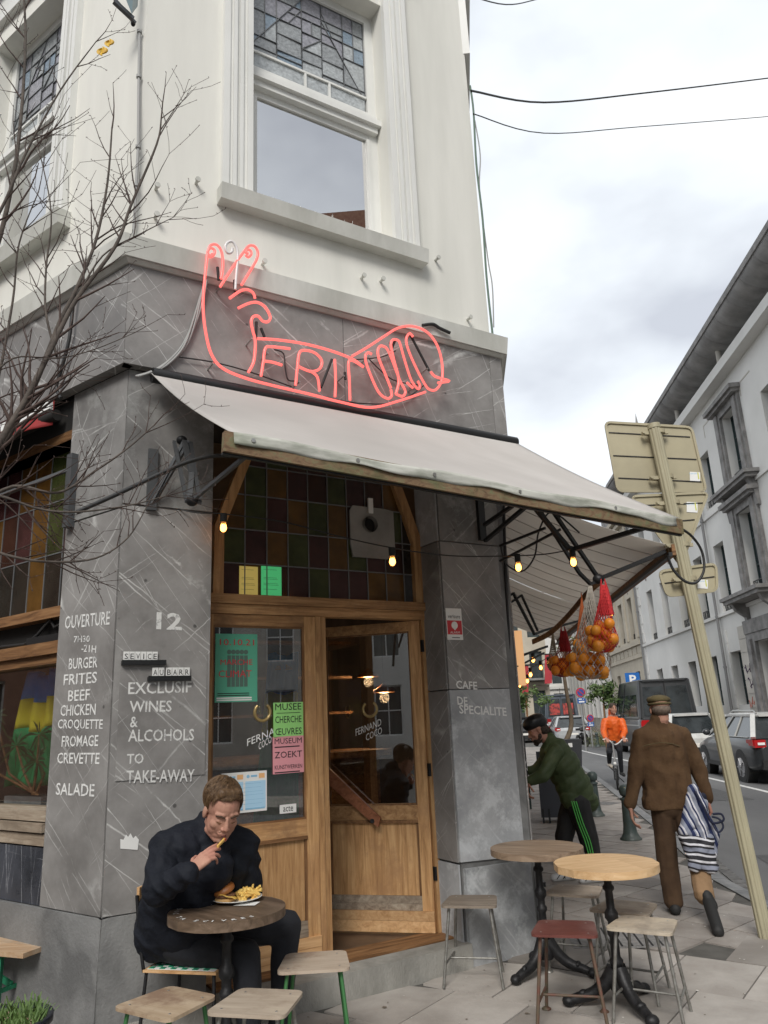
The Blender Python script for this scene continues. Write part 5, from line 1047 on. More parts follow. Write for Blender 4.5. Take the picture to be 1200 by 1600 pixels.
# row behind the camera, mirrored in the windows
def backrow(az, dist, width, h, label, wallm, n=5):
    a = R(az); c = V((math.sin(a)*dist, math.cos(a)*dist+4.5, 0)); F = Frame((c.x, c.y), (-math.cos(a), math.sin(a)))
    if F.n.dot(V((0,4.5,0))-c) < 0: F = Frame((c.x, c.y), (math.cos(a), -math.sin(a)))
    F = Frame((F.p(-width/2,0,0).x, F.p(-width/2,0,0).y), (F.x.x, F.x.y))
    T = thing('town_house', label, 'house', F.p(width/2, 0, -.1)); hs = []
    for f in range(4):
        for i in range(n): u = width*(i+.5)/n; hs.append((u-.6, u+.6, .9+3.3*f, 3.0+3.3*f))
    obj('wall', wall_holes(F, 0, width, -.12, h, hs, deep=.2), wallm, T); fbx('inner_block', F, 0, width, -6, -.2, -.1, h, M_['dark'], T)
    for q in hs: window(F, q[0], q[1], q[2], q[3], T, .2, M_['white'], M_['winglass'], rows=2, rail=False)
brick = pm('red_brick_wall', (.25,.12,.08), (.33,.18,.12), 5, .9)
backrow(125, 27, 13, 12, 'grey stone house facing the cafe door from across the square', M_['stone_pale']); backrow(155, 28, 13, 12, 'white house facing the cafe from behind the viewer', M_['opp']); backrow(98, 26, 13, 11, 'pale house at the right of the square facing the cafe', M_['opp'])
backrow(205, 26, 14, 12, 'white house facing the left side of the cafe', M_['opp']); backrow(114, 30, 16, 29, 'tall brick house standing over the square at the right', brick); backrow(238, 22, 14, 12, 'brick house facing the left wall of the cafe', brick); backrow(272, 19, 15, 12, 'brick house across the side street from the shop window', brick)

# ================================================================ sign pole
SP = thing('sign_pole', 'tilted cream fluted steel pole on the pavement edge carrying road signs seen from behind', 'sign pole', gr(1197,1465))
pc = pm('cream_pole_paint', (.43,.395,.27), (.36,.33,.225), 5, .32, .03, 30, c3=(.28,.25,.17), stretch=(1,1,.4)); sc_ = pm('cream_sign_back', (.42,.375,.25), (.36,.32,.215), 3, .45, .05, 20, c3=(.32,.285,.19))
pb0 = gr(1197,1465); pt0 = at(1022,668,6.0); ax = (pt0-pb0).normalized(); m = MB(); xa = ax.orthogonal().normalized(); ya = ax.cross(xa); vs = []; fs = []; n = 40
for k_, p in enumerate((pb0-ax*.05, pt0)):
    for j in range(n): r = .050 if j % 4 < 2 else .0455; a = 2*math.pi*j/n; vs.append(p+(xa*math.cos(a)+ya*math.sin(a))*r)
for j in range(n): fs.append((j, (j+1) % n, n+(j+1) % n, n+j))
m.add(vs, fs); m.add(vs[n:], [tuple(range(n))]); obj('pole', m, pc, SP)
m = MB(); m.tube([pt0-ax*.01, pt0+ax*.03], .053, 20); obj('cap', m, pc, SP)
def road_sign(pts, Y, label, name, clampy, ribs, stick=None):
    P = [at(x, y, Y) for x, y in pts]; c = sum(P, V())/len(P); Yd = V((0,1,0)); T = thing(name, label, 'road sign', c)
    # rounded corners
    out = []; n = len(P)
    for i in range(n):
        p, a, b = P[i], P[i-1], P[(i+1) % n]; r = .05; pa = p+(a-p).normalized()*r; pb_ = p+(b-p).normalized()*r
        for t in (0,.25,.5,.75,1): out.append(pa*(1-t)**2+p*2*t*(1-t)+pb_*t*t)
    m = MB(); m.prism(out, Yd*.012); obj('plate', m, sc_, T)
    inn = [q+(c-q).normalized()*.0 for q in out]; m = MB()
    for i in range(len(out)): m.bar(out[i]-Yd*.006, out[(i+1) % len(out)]-Yd*.006, .014, .02)
    obj('rim', m, sc_, T)
    for (x0, y0, x1, y1) in ribs: m = MB(); m.bar(at(x0, y0, Y)-Yd*.003, at(x1, y1, Y)-Yd*.003, .006, .008); obj('rib', m, M_['iron'], T)
    for (x, y) in clampy:
        q = at(x, y, Y-.06); m = MB(); m.tube([q-ax*.017, q+ax*.017], .062, 16); m.bar(q-V((.13,.0,0)), q+V((.09,0,0)), .022, .03); m.tube([q+V((-.12,-.03,0)), q+V((-.12,.03,0))], .012, 6); obj('clamp', m, sc_, T)
    if stick:
        x0, y0, x1, y1 = stick; a, b, c_, d_ = [at(x, y, Y-.004) for x, y in ((x0,y1),(x1,y1+1),(x1,y0+1),(x0,y0))]; m = MB(); m.hexa([a, b, b+Yd*.002, a+Yd*.002, d_, c_, c_+Yd*.002, d_+Yd*.002]); o = obj('sticker', m, M_['paper'], T)
        F = Frame((a.x, a.y-.001), (1, 0)); text('Trafiroad', 'lettering', LB, F, 0, (b.x-a.x)*.8, a.z+(d_.z-a.z)*.7, d_.z-.012, .0, T)
        m = MB(); m.fbox(F, (b.x-a.x)*.85, (b.x-a.x)*.95, 0, .001, a.z+.01, d_.z-.01); obj('yellow_mark', m, plain('yellow_print', (.6,.6,.1), .6), T)
    return T
road_sign([(945,660),(1080,668),(1103,768),(965,768)], 6.08, 'large square road sign back at the top of the tilted pole', 'road_sign', [(1027,676),(1040,746)], [(951,676,1078,683),(958,712,1088,718),(966,747,1096,753)], (1078,737,1094,751))
road_sign([(985,776),(1106,770),(1063,884)], 6.08, 'triangular road sign back pointing down below the square one', 'road_sign', [(1050,786),(1065,852)], [(1000,790,1098,786),(1020,818,1085,812)], (1073,784,1090,800))
road_sign([(1029,893),(1118,881),(1120,923),(1042,932)], 6.08, 'small rectangular plate back lowest on the tilted pole', 'road_sign', [(1076,905)], [(1034,912,1116,901)], (1090,905,1106,919))
# ================================================================ bollards
def bollard_at(w, s, label, first=None):
    M = Matrix.Translation(ST.p(s, w, 0))
    T = thing('bollard', label, 'bollard', M, 'iron bollards along the kerb'); gmm = M_['bol']
    m = MB(); m.lathe([(.135,0),(.135,.02),(.115,.035),(.09,.08),(.078,.16),(.066,.44),(.066,.47),(.078,.475),(.078,.50),(.05,.505),(.045,.52)], (0,0,0), 20); obj('post', m, gmm, T, local=True)
    m = MB(); m.lathe([(.045,.52),(.07,.535),(.082,.575),(.078,.62),(.055,.655),(.0,.67)], (0,0,0), 20); obj('ball_top', m, gmm, T, local=True); return T
M_['bol'] = pm('dark_green_iron_paint', (.035,.055,.05), (.06,.08,.075), 12, .45, .15, 50, c3=(.09,.1,.09))
B0 = bollard_at(1.98, 10.64, 'nearest dark green bollard beside the walking man')
index_children(); copy_tree(B0, Matrix.Translation(ST.p(13.0, 1.93, 0)), 'second dark green bollard behind the cyclist helper in the green jacket'.replace(' helper',''))
copy_tree(B0, Matrix.Translation(ST.p(17.6, 2.35, 0)), 'third bollard half hidden behind the tall dark planter'); copy_tree(B0, Matrix.Translation(ST.p(38.2, 6.1, -.1)), 'far small bollard standing in front of the roadside bush')
[o for o in COL.objects if o.get('label', '').startswith('second dark green')][0]['label'] = 'second dark green bollard just right of the man in the green jacket'
# litter and dropped leaves on the paving
m = MB(); rl = random.Random(31)
for i in range(700):
    q = ST.p(rl.uniform(3.2, 13), rl.uniform(-1.2, 2.7), 0)
    if not inside(q, .05): continue
    r = rl.uniform(.003, .010)*(2.4 if rl.random() < .10 else 1); a = rl.uniform(0, 6.3); k = [q+V((r*math.cos(a+t)*rl.uniform(.6,1), r*math.sin(a+t)*rl.uniform(.6,1), .0035+rl.uniform(0,.001))) for t in (0,1.2,2.5,3.7,5)]; m.add(k, [(0,1,2,3,4)])
tag(obj('pavement_litter', m, pm('pale_litter', (.6,.58,.54), (.15,.12,.09), 9, .8, lo=.49, hi=.51)), 'scattered small litter crumbs and gum spots on the paving', 'litter', kind='stuff')
# ================================================================ round tables
def round_table(c, label, topm, R_=.3, h=.755, rot=0, plank=.12):
    T = thing('round_table', label, 'table', Matrix.Translation(c) @ Matrix.Rotation(R(rot), 4, 'Z'), None)
    nb = int(2*R_/plank)+1                       # glued boards
    for i in range(nb):
        x0, x1 = -R_+2*R_*i/nb, -R_+2*R_*(i+1)/nb; pts = []
        def yy(x): return math.sqrt(max(R_*R_-x*x, 1e-6))
        xs = [x0+(x1-x0)*k/6 for k in range(7)]; poly = [(x, yy(x)) for x in xs]+[(x, -yy(x)) for x in reversed(xs)]
        m = MB(); m.prism([V((x*.9985 if 0 < j else x, y, h-.042)) for j, (x, y) in enumerate(poly)], V((0,0,.04))); obj('top_board', m, topm, T, local=True)
    m = MB(); m.lathe([(.0,h-.05),(.08,h-.05),(.08,h-.043),(.03,h-.05)][::-1], (0,0,0), 16); m.lathe([(.045,.09),(.06,.12),(.05,.16),(.032,.19),(.03,.21),(.038,.225),(.038,.245),(.026,.26),(.024,.36),(.034,.375),(.034,.39),(.024,.405),(.024,.44),(.038,.46),(.038,.49),(.024,.51),(.022,.6),(.033,.612),(.033,.625),(.022,.64),(.022,.66),(.036,.675),(.036,.715)], (0,0,0), 16); obj('column', m, M_['iron'], T, local=True)
    for k in range(3):
        a = R(120*k+35); d = V((math.cos(a), math.sin(a), 0)); sp = smooth([d*.02+V((0,0,.20)), d*.07+V((0,0,.13)), d*.14+V((0,0,.075)), d*.22+V((0,0,.05)), d*.27+V((0,0,.035))], 4); n = len(sp)
        m = MB(); m.tube(sp, [.042-.018*i/n for i in range(n)], 8); m.ell(d*.285+V((0,0,.03)), (.04,.035,.03)); m.ell(d*.2+V((0,0,.07)), (.03,.02,.022)); obj('foot', m, M_['iron'], T, local=True)
    return T
tw1 = wood('grey_brown_table_top', (.17,.115,.075), (.27,.195,.135), (.36,.27,.19), grain=(10,1.2,10), rough=.55, bump=.15, rnd=.12); tw2 = wood('pale_beech_table_top', (.50,.31,.15), (.6,.4,.215), (.68,.48,.28), grain=(1.4,10,10), rough=.5, bump=.12, rnd=.1); tw0 = wood('dark_lettered_table_top', (.075,.05,.033), (.13,.09,.06), (.2,.14,.1), grain=(10,1.4,10), rough=.5, bump=.2)
c1 = gr(838,1323,.755); c2 = gr(946,1347,.755); c0 = gr(355,1419,.755)
TB1 = round_table(V((c1.x,c1.y,0)), 'grey brown round table beside the base of the right marble pillar', tw1, .305, rot=62); TB2 = round_table(V((c2.x,c2.y,0)), 'pale beech round table standing in front of the grey brown one', tw2, .30, rot=12, plank=.2)
TB0 = round_table(V((c0.x,c0.y,0)), 'dark round table with white stencil letters in front of the eating man', tw0, .285, rot=50)
# stencilled ring of letters on the dark table
def ring_text(s, cx, cy, h, r, a0, step, par):
    for i, ch in enumerate(s):
        if ch == ' ': continue
        a = R(a0+step*i); X = V((-math.sin(a), math.cos(a), 0)); Yv = V((-math.cos(a), -math.sin(a), 0)); F = Frame((0,0), (1,0))
        cu = bpy.data.curves.new('t', 'FONT'); cu.body = ch; cu.size = .038; cu.resolution_u = 1; cu.offset = .001; to = bpy.data.objects.new('t', cu); COL.objects.link(to)
        me = bpy.data.meshes.new_from_object(to.evaluated_get(bpy.context.evaluated_depsgraph_get())); bpy.data.objects.remove(to); c = V((cx+r*math.cos(a), cy+r*math.sin(a), h))
        m = MB(); m.add([c+X*(v.co.x-.012)+Yv*(v.co.y-.012) for v in me.vertices], [tuple(p.vertices) for p in me.polygons]); bpy.data.meshes.remove(me); obj('table_letter', m, M_['stencil'], par)
ring_text('SERVICE AT COUNTER', c0.x, c0.y, .7555, .245, -50, -10.5, TB0)
# ================================================================ stools
def stool(M, label, seatm, legm, w=.36, d=.31, h=.46, taper=.86, lean=1., shoe=False):
    T = thing('stool', label, 'stool', M, 'plywood topped stools on steel legs'); pts = []
    c4 = [(-w/2,-d/2),(w/2,-d/2),(w/2*taper,d/2),(-w/2*taper,d/2)]; r = .045
    for i in range(4):
        p, a, b = V((*c4[i],0)), V((*c4[i-1],0)), V((*c4[(i+1) % 4],0)); pa = p+(a-p).normalized()*r; pb_ = p+(b-p).normalized()*r
        for t in (0,.2,.4,.6,.8,1): pts.append(pa*(1-t)**2+p*2*t*(1-t)+pb_*t*t)
    m = MB(); m.prism([p+V((0,0,h-.014)) for p in pts], V((0,0,.014))); obj('seat', m, seatm, T, local=True)
    tops = [V((x*.72, y*.68, h-.014)) for x, y in c4]; feet = [V((x*1.02, y*1.05, .0)) for x, y in c4]
    for a, b in zip(tops, feet):
        m = MB(); m.tube([a, b], .0095, 8); obj('leg', m, legm, T, local=True)
        if shoe: m = MB(); m.lathe([(.026,0),(.026,.006),(.012,.014)], b, 12); obj('foot_disc', m, legm, T, local=True)
    g = lambda i, t: tops[i].lerp(feet[i], t)
    m = MB(); m.tube([g(0,.72), g(3,.72)], .0075, 6); m.tube([g(1,.72), g(2,.72)], .0075, 6); obj('stretcher', m, legm, T, local=True)
    m = MB(); m.tube([(g(0,.72)+g(3,.72))/2, (g(1,.72)+g(2,.72))/2], .0075, 6); obj('stretcher', m, legm, T, local=True)
    for i in range(4): m = MB(); q = V((c4[i][0]*.7, c4[i][1]*.66, h)); m.lathe([(.006,0),(.004,.0015),(0,.002)], q, 8); obj('screw', m, M_['chrome'], T, local=True)
    return T
def ply(n, a, b, c, w): return wood(n, a, b, c, grain=(1.3,9,9), rough=.55, bump=.1, wear=w, rnd=0)
st = M_['chrome']; gst = plain('green_painted_steel', (.06,.2,.07), .45, .3); rst = pm('rusty_brown_steel', (.13,.05,.035), (.09,.08,.05), 25, .6); stl = pm('worn_grey_steel', (.33,.33,.31), (.2,.19,.17), 30, .45, metal=.6)
sp_ = [('grey', (.449,5.401), -12, ply('grey_brown_ply', (.17,.135,.105), (.23,.19,.15), (.3,.25,.2), (.13,.1,.08)), stl, 'grey brown plywood stool standing by the door step and right pillar'),
 ('b1', (1.165,5.561), -25, ply('taupe_ply', (.26,.21,.165), (.34,.28,.22), (.4,.33,.27), (.2,.16,.13)), stl, 'taupe plywood stool behind the grey brown round table'),
 ('b2', (1.35,5.06), -34, ply('dusty_ply', (.28,.22,.17), (.36,.3,.23), (.42,.35,.28), (.22,.18,.14)), stl, 'dusty taupe stool half hidden between the pale table and the pale stool'),
 ('red', (.90,4.665), -15, pm('dark_red_painted_seat', (.12,.035,.028), (.16,.05,.04), 9, .4, .1, 30, c3=(.22,.14,.12)), rst, 'stool with a dark red painted seat and rusty legs'),
 ('white', (1.339,4.669), -30, ply('bleached_ply', (.42,.35,.26), (.5,.43,.33), (.57,.5,.4), (.26,.22,.18)), stl, 'pale bleached plywood stool in front at the right of the pale table'),
 ('A', (-.451,4.268), 3, ply('pale_scuffed_ply', (.38,.3,.23), (.45,.37,.29), (.5,.42,.34), (.22,.13,.09)), gst, 'scuffed pale stool with green legs beside the eating man by the step'),
 ('B', (-.642,3.725), -14, ply('beige_ply', (.33,.27,.2), (.4,.33,.26), (.47,.4,.31), (.26,.2,.15)), stl, 'beige plywood stool at the bottom edge in front of the dark table'),
 ('C', (-1.052,3.775), -32, ply('ochre_ply', (.34,.25,.16), (.42,.32,.22), (.48,.38,.27), (.2,.12,.08)), gst, 'cracked ochre plywood stool at the bottom left near the pillar base')]
for k, (x, y), r_, sm_, lm, lab in sp_: stool(Mx(V((x, y, 0)), r_), lab, sm_, lm, shoe=(k in ('red','b1')))
# green trestle bench and flower pot at the left edge
BN = thing('beer_bench', 'worn wooden bench on green folding trestles at the left edge', 'bench', gr(20,1480,.0)); pr = gr(69,1478,.47); F = Frame((pr.x, pr.y), (.93,-.37))
for i in range(2): m = MB(); m.fbox(F, -1.7, -.0-.05*i, .0-.15*i, .145-.15*i, .445, .47); obj('board', m, wood('sun_bleached_board', (.33,.2,.11), (.45,.3,.18), (.52,.4,.27), grain=(1.2,12,12), wear=(.4,.34,.27)), BN)
grn = plain('green_bench_steel', (.02,.2,.1), .45)
for d in (-.1, .1): m = MB(); m.bar(F.p(-.22,d,.445), F.p(-.22,d,.0), .035, .035); obj('leg', m, grn, BN)
m = MB(); m.bar(F.p(-.22,-.12,.43), F.p(-.22,.12,.43), .03); obj('crossbar', m, grn, BN); m = MB(); m.bar(F.p(-.22,-.1,.25), F.p(-.22,.1,.25), .02); obj('crossbar', m, grn, BN)
m = MB(); m.bar(F.p(-.22,.0,.26), F.p(-.75,.0,.43), .015, .03); obj('brace', m, grn, BN)
pp = gr(6,1640,.0); pp = at(4,1600,3.75); FPp = V((pp.x, pp.y, 0)); hz = pp.z+.02; POT = thing('plant_pot', 'dark plastic pot at the bottom left corner', 'pot', FPp)
m = MB(); m.lathe([(.15,0),(.19,hz-.03),(.205,hz-.03),(.205,hz),(.185,hz),(.18,hz-.05),(0,hz-.05)], FPp, 28); obj('pot', m, plain('dark_blue_plastic', (.02,.022,.03), .4), POT)
m = MB(); rp_ = random.Random(5)
for i in range(420): a, r = rp_.uniform(0,6.28), .175*math.sqrt(rp_.random()); m.ell(FPp+V((r*math.cos(a), r*math.sin(a), hz-.045+rp_.uniform(0,.02))), (rp_.uniform(.008,.016),rp_.uniform(.008,.016),.008), nu=6, nv=4)
tag(obj('bark_mulch', m, pm('reddish_bark_chips', (.3,.17,.12), (.5,.35,.28), 40, .9), POT), kind='stuff')
m = MB()
for i in range(420):
    a, r = rp_.uniform(0,6.28), .17*math.sqrt(rp_.random()); b = FPp+V((r*math.cos(a), r*math.sin(a)+.02, hz-.04)); t = b+V((rp_.uniform(-.045,.045), rp_.uniform(-.045,.045), rp_.uniform(.02,.085))); sd_ = V((.006,0,.002)); m.add([b-sd_, b+sd_, t+sd_*.8, t], [(0,1,2,3)])
tag(obj('low_green_plant', m, pm('fresh_green_leaves', (.05,.10,.02), (.11,.18,.045), 20, .6)), 'short bushy green plant growing in the dark pot at the corner', 'plant')
# ================================================================ chair of the eating man
CHR = thing('chair', 'thin black metal chair with green woven seat under the eating man', 'chair', V((-1.07,4.37,0))); FCh = Frame((-1.07,4.37), (.97,-.24))
qs = [gr(x, y, .46) for x, y in ((233,1503),(262,1519),(352,1500),(300,1484))]
m = MB(); m.fbox(FCh, -.2, .2, -.19, .19, .45, .462); obj('seat', m, M_['oak_pale'], CHR); m = MB()
for i in range(12):
    for j in range(12):
        if (i+j) % 2: m.fbox(FCh, -.18+.03*i, -.152+.03*i, -.17+.0285*j, -.143+.0285*j, .462, .466)
tag(obj('woven_seat', m, plain('green_plastic_weave', (.03,.25,.14), .5), CHR), kind='stuff')
m = MB(); m.fbox(FCh, -.185, .185, -.175, .175, .4621, .4635); obj('woven_backing', m, M_['white'], CHR)
for (u, d, u2, d2) in ((-.19,.17,-.22,.2), (.18,.17,.2,.2), (-.19,-.17,-.22,-.2), (.18,-.17,.2,-.2)): m = MB(); m.tube([FCh.p(u,d,.45), FCh.p(u2,d2,0)], .009, 8); obj('leg', m, M_['iron'], CHR)
for d in (.18, -.18): m = MB(); m.tube([FCh.p(-.2,d,.45), FCh.p(-.235,d,.62), FCh.p(-.255,d,.80)], .009, 8); obj('back_post', m, M_['iron'], CHR)
m = MB(); m.bar(FCh.p(-.255,-.15,.80), FCh.p(-.255,.17,.80), .015, .07); obj('backrest', m, M_['oak_pale'], CHR)
# ================================================================ vehicles
gls = pm('dark_car_glass', (.015,.018,.02), (.05,.06,.065), 1.2, .06, spec=.9); tl_m = plain('red_tail_lamp', (.4,.01,.012), .2, emit=0.); rim_m = plain('alloy_rim', (.35,.35,.36), .35, .8); plate_m = plain('number_plate', (.75,.72,.66), .5)
def ring(hw, z0, z1, r):
    pts = []
    for sx, zc, a0 in ((1, z0+r, -90), (1, z1-r, 0), (-1, z1-r, 90), (-1, z0+r, 180)):
        for k in range(5): a = R(a0+22.5*k); pts.append((sx*(hw-r)+r*math.cos(a), zc+r*math.sin(a)))
    return pts
def loft(stations, n=20):      # (x, halfwidth, z0, z1, r)
    m = MB(); vs = []; fs = []
    for x, hw, z0, z1, r in stations: vs += [V((x, -y, z)) for y, z in ring(hw, z0, z1, r)]
    for i in range(len(stations)-1):
        for j in range(n): fs.append((i*n+j, (i+1)*n+j, (i+1)*n+(j+1) % n, i*n+(j+1) % n))
    m.add(vs, fs, True); m.add(vs[:n], [tuple(range(n))]); m.add(vs[-n:], [tuple(reversed(range(n)))]); return m
def vehicle(s, w, label, cat, name, L, W, H, belt, body, top, kind, roofm=None, rails=False, ang=0):
    o = ST.p(s, w+W/2, -.12); a = R(5.3+ang); M = Matrix.Translation(o) @ Matrix(((math.sin(a), -math.cos(a), 0), (math.cos(a), math.sin(a), 0), (0,0,1))).to_4x4()
    T = thing(name, label, cat, M); hw = W/2; A = lambda n, m, mt, p=None, **k: obj(n, m, mt, p or T, local=True)
    if kind == 'van': st_ = [(0,hw*.93,.42,belt-.02,.08),(.08,hw*.99,.36,belt,.1),(.5,hw,.3,belt,.1),(L*.72,hw,.3,belt,.1),(L*.82,hw*.99,.3,belt-.02,.1),(L*.95,hw*.95,.3,belt-.25,.15),(L,hw*.8,.35,belt-.45,.15)]
    else: st_ = [(-.02,hw*.82,.42,belt-.18,.12),(.06,hw*.94,.34,belt-.05,.14),(.3,hw*.99,.28,belt,.12),(1.2,hw,.25,belt,.12),(L*.62,hw,.25,belt-.01,.12),(L*.75,hw*.99,.25,belt-.07,.12),(L*.92,hw*.93,.28,belt-.2,.14),(L,hw*.72,.34,belt-.38,.14)]
    b = A('body', loft(st_), body)
    # cabin: tapered glass house with painted roof and pillars
    if kind == 'van': x0, x1, y0, y1 = .03, L*.86, .10, L*.66; hb, ht = hw*.985, hw*.88
    else: x0, x1, y0, y1 = .10, L*.70, .52, L*.50; hb, ht = hw*.93, hw*.70
    zr = H-.05
    def side(x_, t, s_): return V((x_, s_*(hb+(ht-hb)*t), belt+(zr-belt)*t))
    lo = lambda s_, t: side(x0+(y0-x0)*t, t, s_); hi = lambda s_, t: side(x1+(y1-x1)*t, t, s_)
    m = MB(); k = 6; vs = []
    for i in range(k+1):
        t = i/k; c = [lo(1,t), hi(1,t), hi(-1,t), lo(-1,t)]; vs += [V((p.x, p.y, p.z-.02)) for p in c]
    m.add(vs, [(i*4+j, i*4+(j+1) % 4, (i+1)*4+(j+1) % 4, (i+1)*4+j) for i in range(k) for j in range(4)]); A('cabin_glass', m, gls if kind != 'van' else body)
    rf = [(y0-.1,ht*.86,zr-.03,H-.02,.02),(y0+.08,ht*1.0,zr-.04,H,.03),(y1-.2,ht*1.02,zr-.04,H+.0,.03),(y1+.05,ht*.95,zr-.05,H-.04,.02)]; A('roof', loft(rf), roofm or body)
    for s_ in (1,-1):
        m = MB(); m.bar(lo(s_,0), lo(s_,1), .10, .07); m.bar(hi(s_,0), hi(s_,1), .07, .06); m.bar(lo(s_,1), hi(s_,1), .05, .05)
        for f in ((.38,.68) if kind != 'van' else (.7,)):
            a_ = lo(s_,0).lerp(hi(s_,0), f); b_ = lo(s_,1).lerp(hi(s_,1), f); m.bar(a_, b_, .05, .03)
        A('window_pillars', m, body if kind != 'suv' else top)
        m = MB(); m.tube([V((x0+.3,s_*(hb+.004),belt+.005)), V((x1-.2,s_*(hb+.004),belt+.0))], .012, 5); A('window_trim', m, M_['chrome'])
    if kind == 'van':
        for s_ in (1,-1):       # rear door windows, side glass
            m = MB(); m.add([V((x0-.03+(y0-x0)*t, s_*a_, belt+.08+(zr-belt-.3)*t)) for a_, t in ((.06,0),(hb*.86,0),(ht*.88,1),(.06,1))], [(0,1,2,3) if s_ < 0 else (3,2,1,0)]); A('rear_window', m, gls)
            m = MB(); m.add([V((L*f, s_*(hb+.012+(ht-hb)*t), belt+.06+(zr-belt-.3)*t)) for f, t in ((.1,.0),(.78,0),(.66,1),(.12,1))], [(0,1,2,3)]); A('side_window', m, gls)
            m = MB(); m.fbox(Frame((0,0),(1,0)), .3, L*.6, -s_*hw-.012, -s_*hw+.0, belt-.28, belt-.24); A('side_rail', m, M_['chrome'])
        m = MB(); m.box((x0-.005,0,(belt+zr)/2-.1), (.01,.012,(zr-.3)/2)); A('door_seam', m, M_['rubber'])
    for s_ in (1,-1):
        hgt = (.55 if kind == 'van' else .16); zc = belt-.12 if kind != 'van' else belt-.35; m = MB(); m.box((.07, s_*hw*.84, zc), (.09,hw*.13,hgt/2)); m.box((.22, s_*(hw*.955), zc+.02), (.2,hw*.035,hgt*.38)) ; A('tail_lamp', m, tl_m); 
        m = MB(); m.box((-.03, s_*hw*.82, zc), (.012,hw*.08,hgt*.16)); A('reversing_lamp', m, M_['paper'])
        m = MB(); m.ell((L*.62, s_*(hw+.1), belt+.08), (.07,.1,.08)); A('mirror', m, body)
        for f in (.36,.56): m = MB(); m.tube([V((L*f,s_*(hw+.012),belt-.1)), V((L*f+.16,s_*(hw+.012),belt-.1))], .014, 6); A('door_handle', m, M_['chrome'] if kind=='suv' else body)
        for x in (L*.2, L*.8):
            m = MB(); Mr = Matrix.Rotation(R(90),4,'X'); m.lathe([(.40,-.005),(.40,.005)], (x,0,0), 24, M=Matrix.Identity(4)) if 0 else None
            m = MB(); m.tube([V((x, s_*(hw-.22), .335)), V((x, s_*(hw+.005), .335))], .385, 24); A('wheel_arch', m, M_['rubber'])
            m = MB(); m.tube([V((x, s_*(hw-.2), .325)), V((x, s_*(hw+.012), .325))], .325, 28); w_ = A('tyre', m, M_['rubber'])
            m = MB(); m.tube([V((x, s_*(hw-.02), .325)), V((x, s_*(hw+.018), .325))], .21, 20); 
            for q in range(5): a_ = q*1.2566; m.bar(V((x,s_*(hw+.022),.325)), V((x+.2*math.cos(a_), s_*(hw+.022), .325+.2*math.sin(a_))), .03, .04, up=V((0,1,0)))
            A('rim', m, rim_m, w_)
        m = MB(); m.box((L*.5, s_*(hw+.0), .32), (L*.27,.012,.05)); A('sill_trim', m, M_['rubber'])
        if rails: m = MB(); m.tube([V((y0-.05,s_*ht*.9,H-.01)), V((y0+.1,s_*ht*.9,H+.055)), V((y1-.3,s_*ht*.9,H+.055)), V((y1-.1,s_*ht*.9,H-.01))], .018, 6); A('roof_rail', m, M_['chrome'])
    m = MB(); m.box((-.03,0,belt-.38), (.012,.26,.06)); A('number_plate', m, plate_m)
    m = MB(); m.box((.0,0,.42), (.08,hw*.86,.1)); A('rear_bumper', m, M_['rubber'] if kind != 'silver' else body)
    return T
cp_ = lambda n, c: pm(n, c, tuple(x*.8 for x in c), 3, .3, coat=.35, spec=.5)
dk = cp_('dark_grey_car_paint', (.03,.034,.038)); wh = cp_('pearl_white_paint', (.6,.6,.58)); sv_ = cp_('silver_car_paint', (.42,.43,.44)); vg = cp_('charcoal_van_paint', (.05,.052,.055)); bl = cp_('blue_grey_van_paint', (.10,.12,.15)); bk = cp_('black_car_paint', (.015,.015,.017))
vehicle(17.9, 6.15, 'dark grey estate car with roof rails parked nearest at the right edge', 'car', 'parked_car', 4.6, 1.85, 1.50, .98, dk, wh, 'suv', roofm=wh, rails=True)
vehicle(24.3, 6.0, 'small white car with black rear window parked behind the dark grey estate', 'car', 'parked_car', 3.7, 1.65, 1.50, .95, wh, wh, 'hatch')
vehicle(29.3, 6.3, 'tall charcoal van parked behind the orange cyclist', 'van', 'parked_van', 5.4, 2.0, 2.72, 1.35, vg, vg, 'van')
vehicle(41.5, 4.55, 'silver hatchback parked far off beside the thin street tree', 'car', 'parked_car', 4.2, 1.8, 1.46, .92, sv_, sv_, 'silver')
VN = vehicle(50, 5.0, 'blue grey van with red posters in its rear windows far up the street', 'van', 'parked_van', 5.4, 2.0, 2.75, 1.35, bl, bl, 'van')
for s_ in (1,-1): m = MB(); m.box((-.02, s_*.42, 1.85), (.01,.32,.34)); obj('rear_poster', m, pm('red_posters', (.45,.06,.05), (.08,.03,.03), 5, .6, lo=.45, hi=.6), VN, local=True)
vehicle(44, 2.35, 'dark car seen at the left beside the corner pillar far along the street', 'car', 'parked_car', 4.2, 1.8, 1.5, .95, bk, bk, 'hatch')
# motorbike
MO = thing('motorbike', 'dark motorbike parked by the roadside bush far up the street', 'motorbike', Mx(ST.p(38.5, 5.45, -.12), 60))
for x in (-.65,.65): m = MB(); m.tube([V((x+.27*math.cos(a), 0, .3+.27*math.sin(a))) for a in [i*.3307 for i in range(20)]], .055, 8); obj('wheel', m, M_['rubber'], MO, local=True)
m = MB(); m.ell((0,0,.5), (.35,.14,.2)); m.ell((.15,0,.85), (.28,.15,.13)); m.bar(V((-.55,0,.85)), V((0,0,.85)), .22, .1); m.tube([V((.65,0,.3)), V((.45,0,1.05))], .04, 6); m.tube([V((.42,-.35,1.1)), V((.45,0,1.05)), V((.42,.35,1.1))], .02, 6); obj('body', m, bk, MO, local=True)
m = MB(); m.ell((.6,0,.95), (.08,.1,.1)); obj('headlight', m, M_['chrome'], MO, local=True)
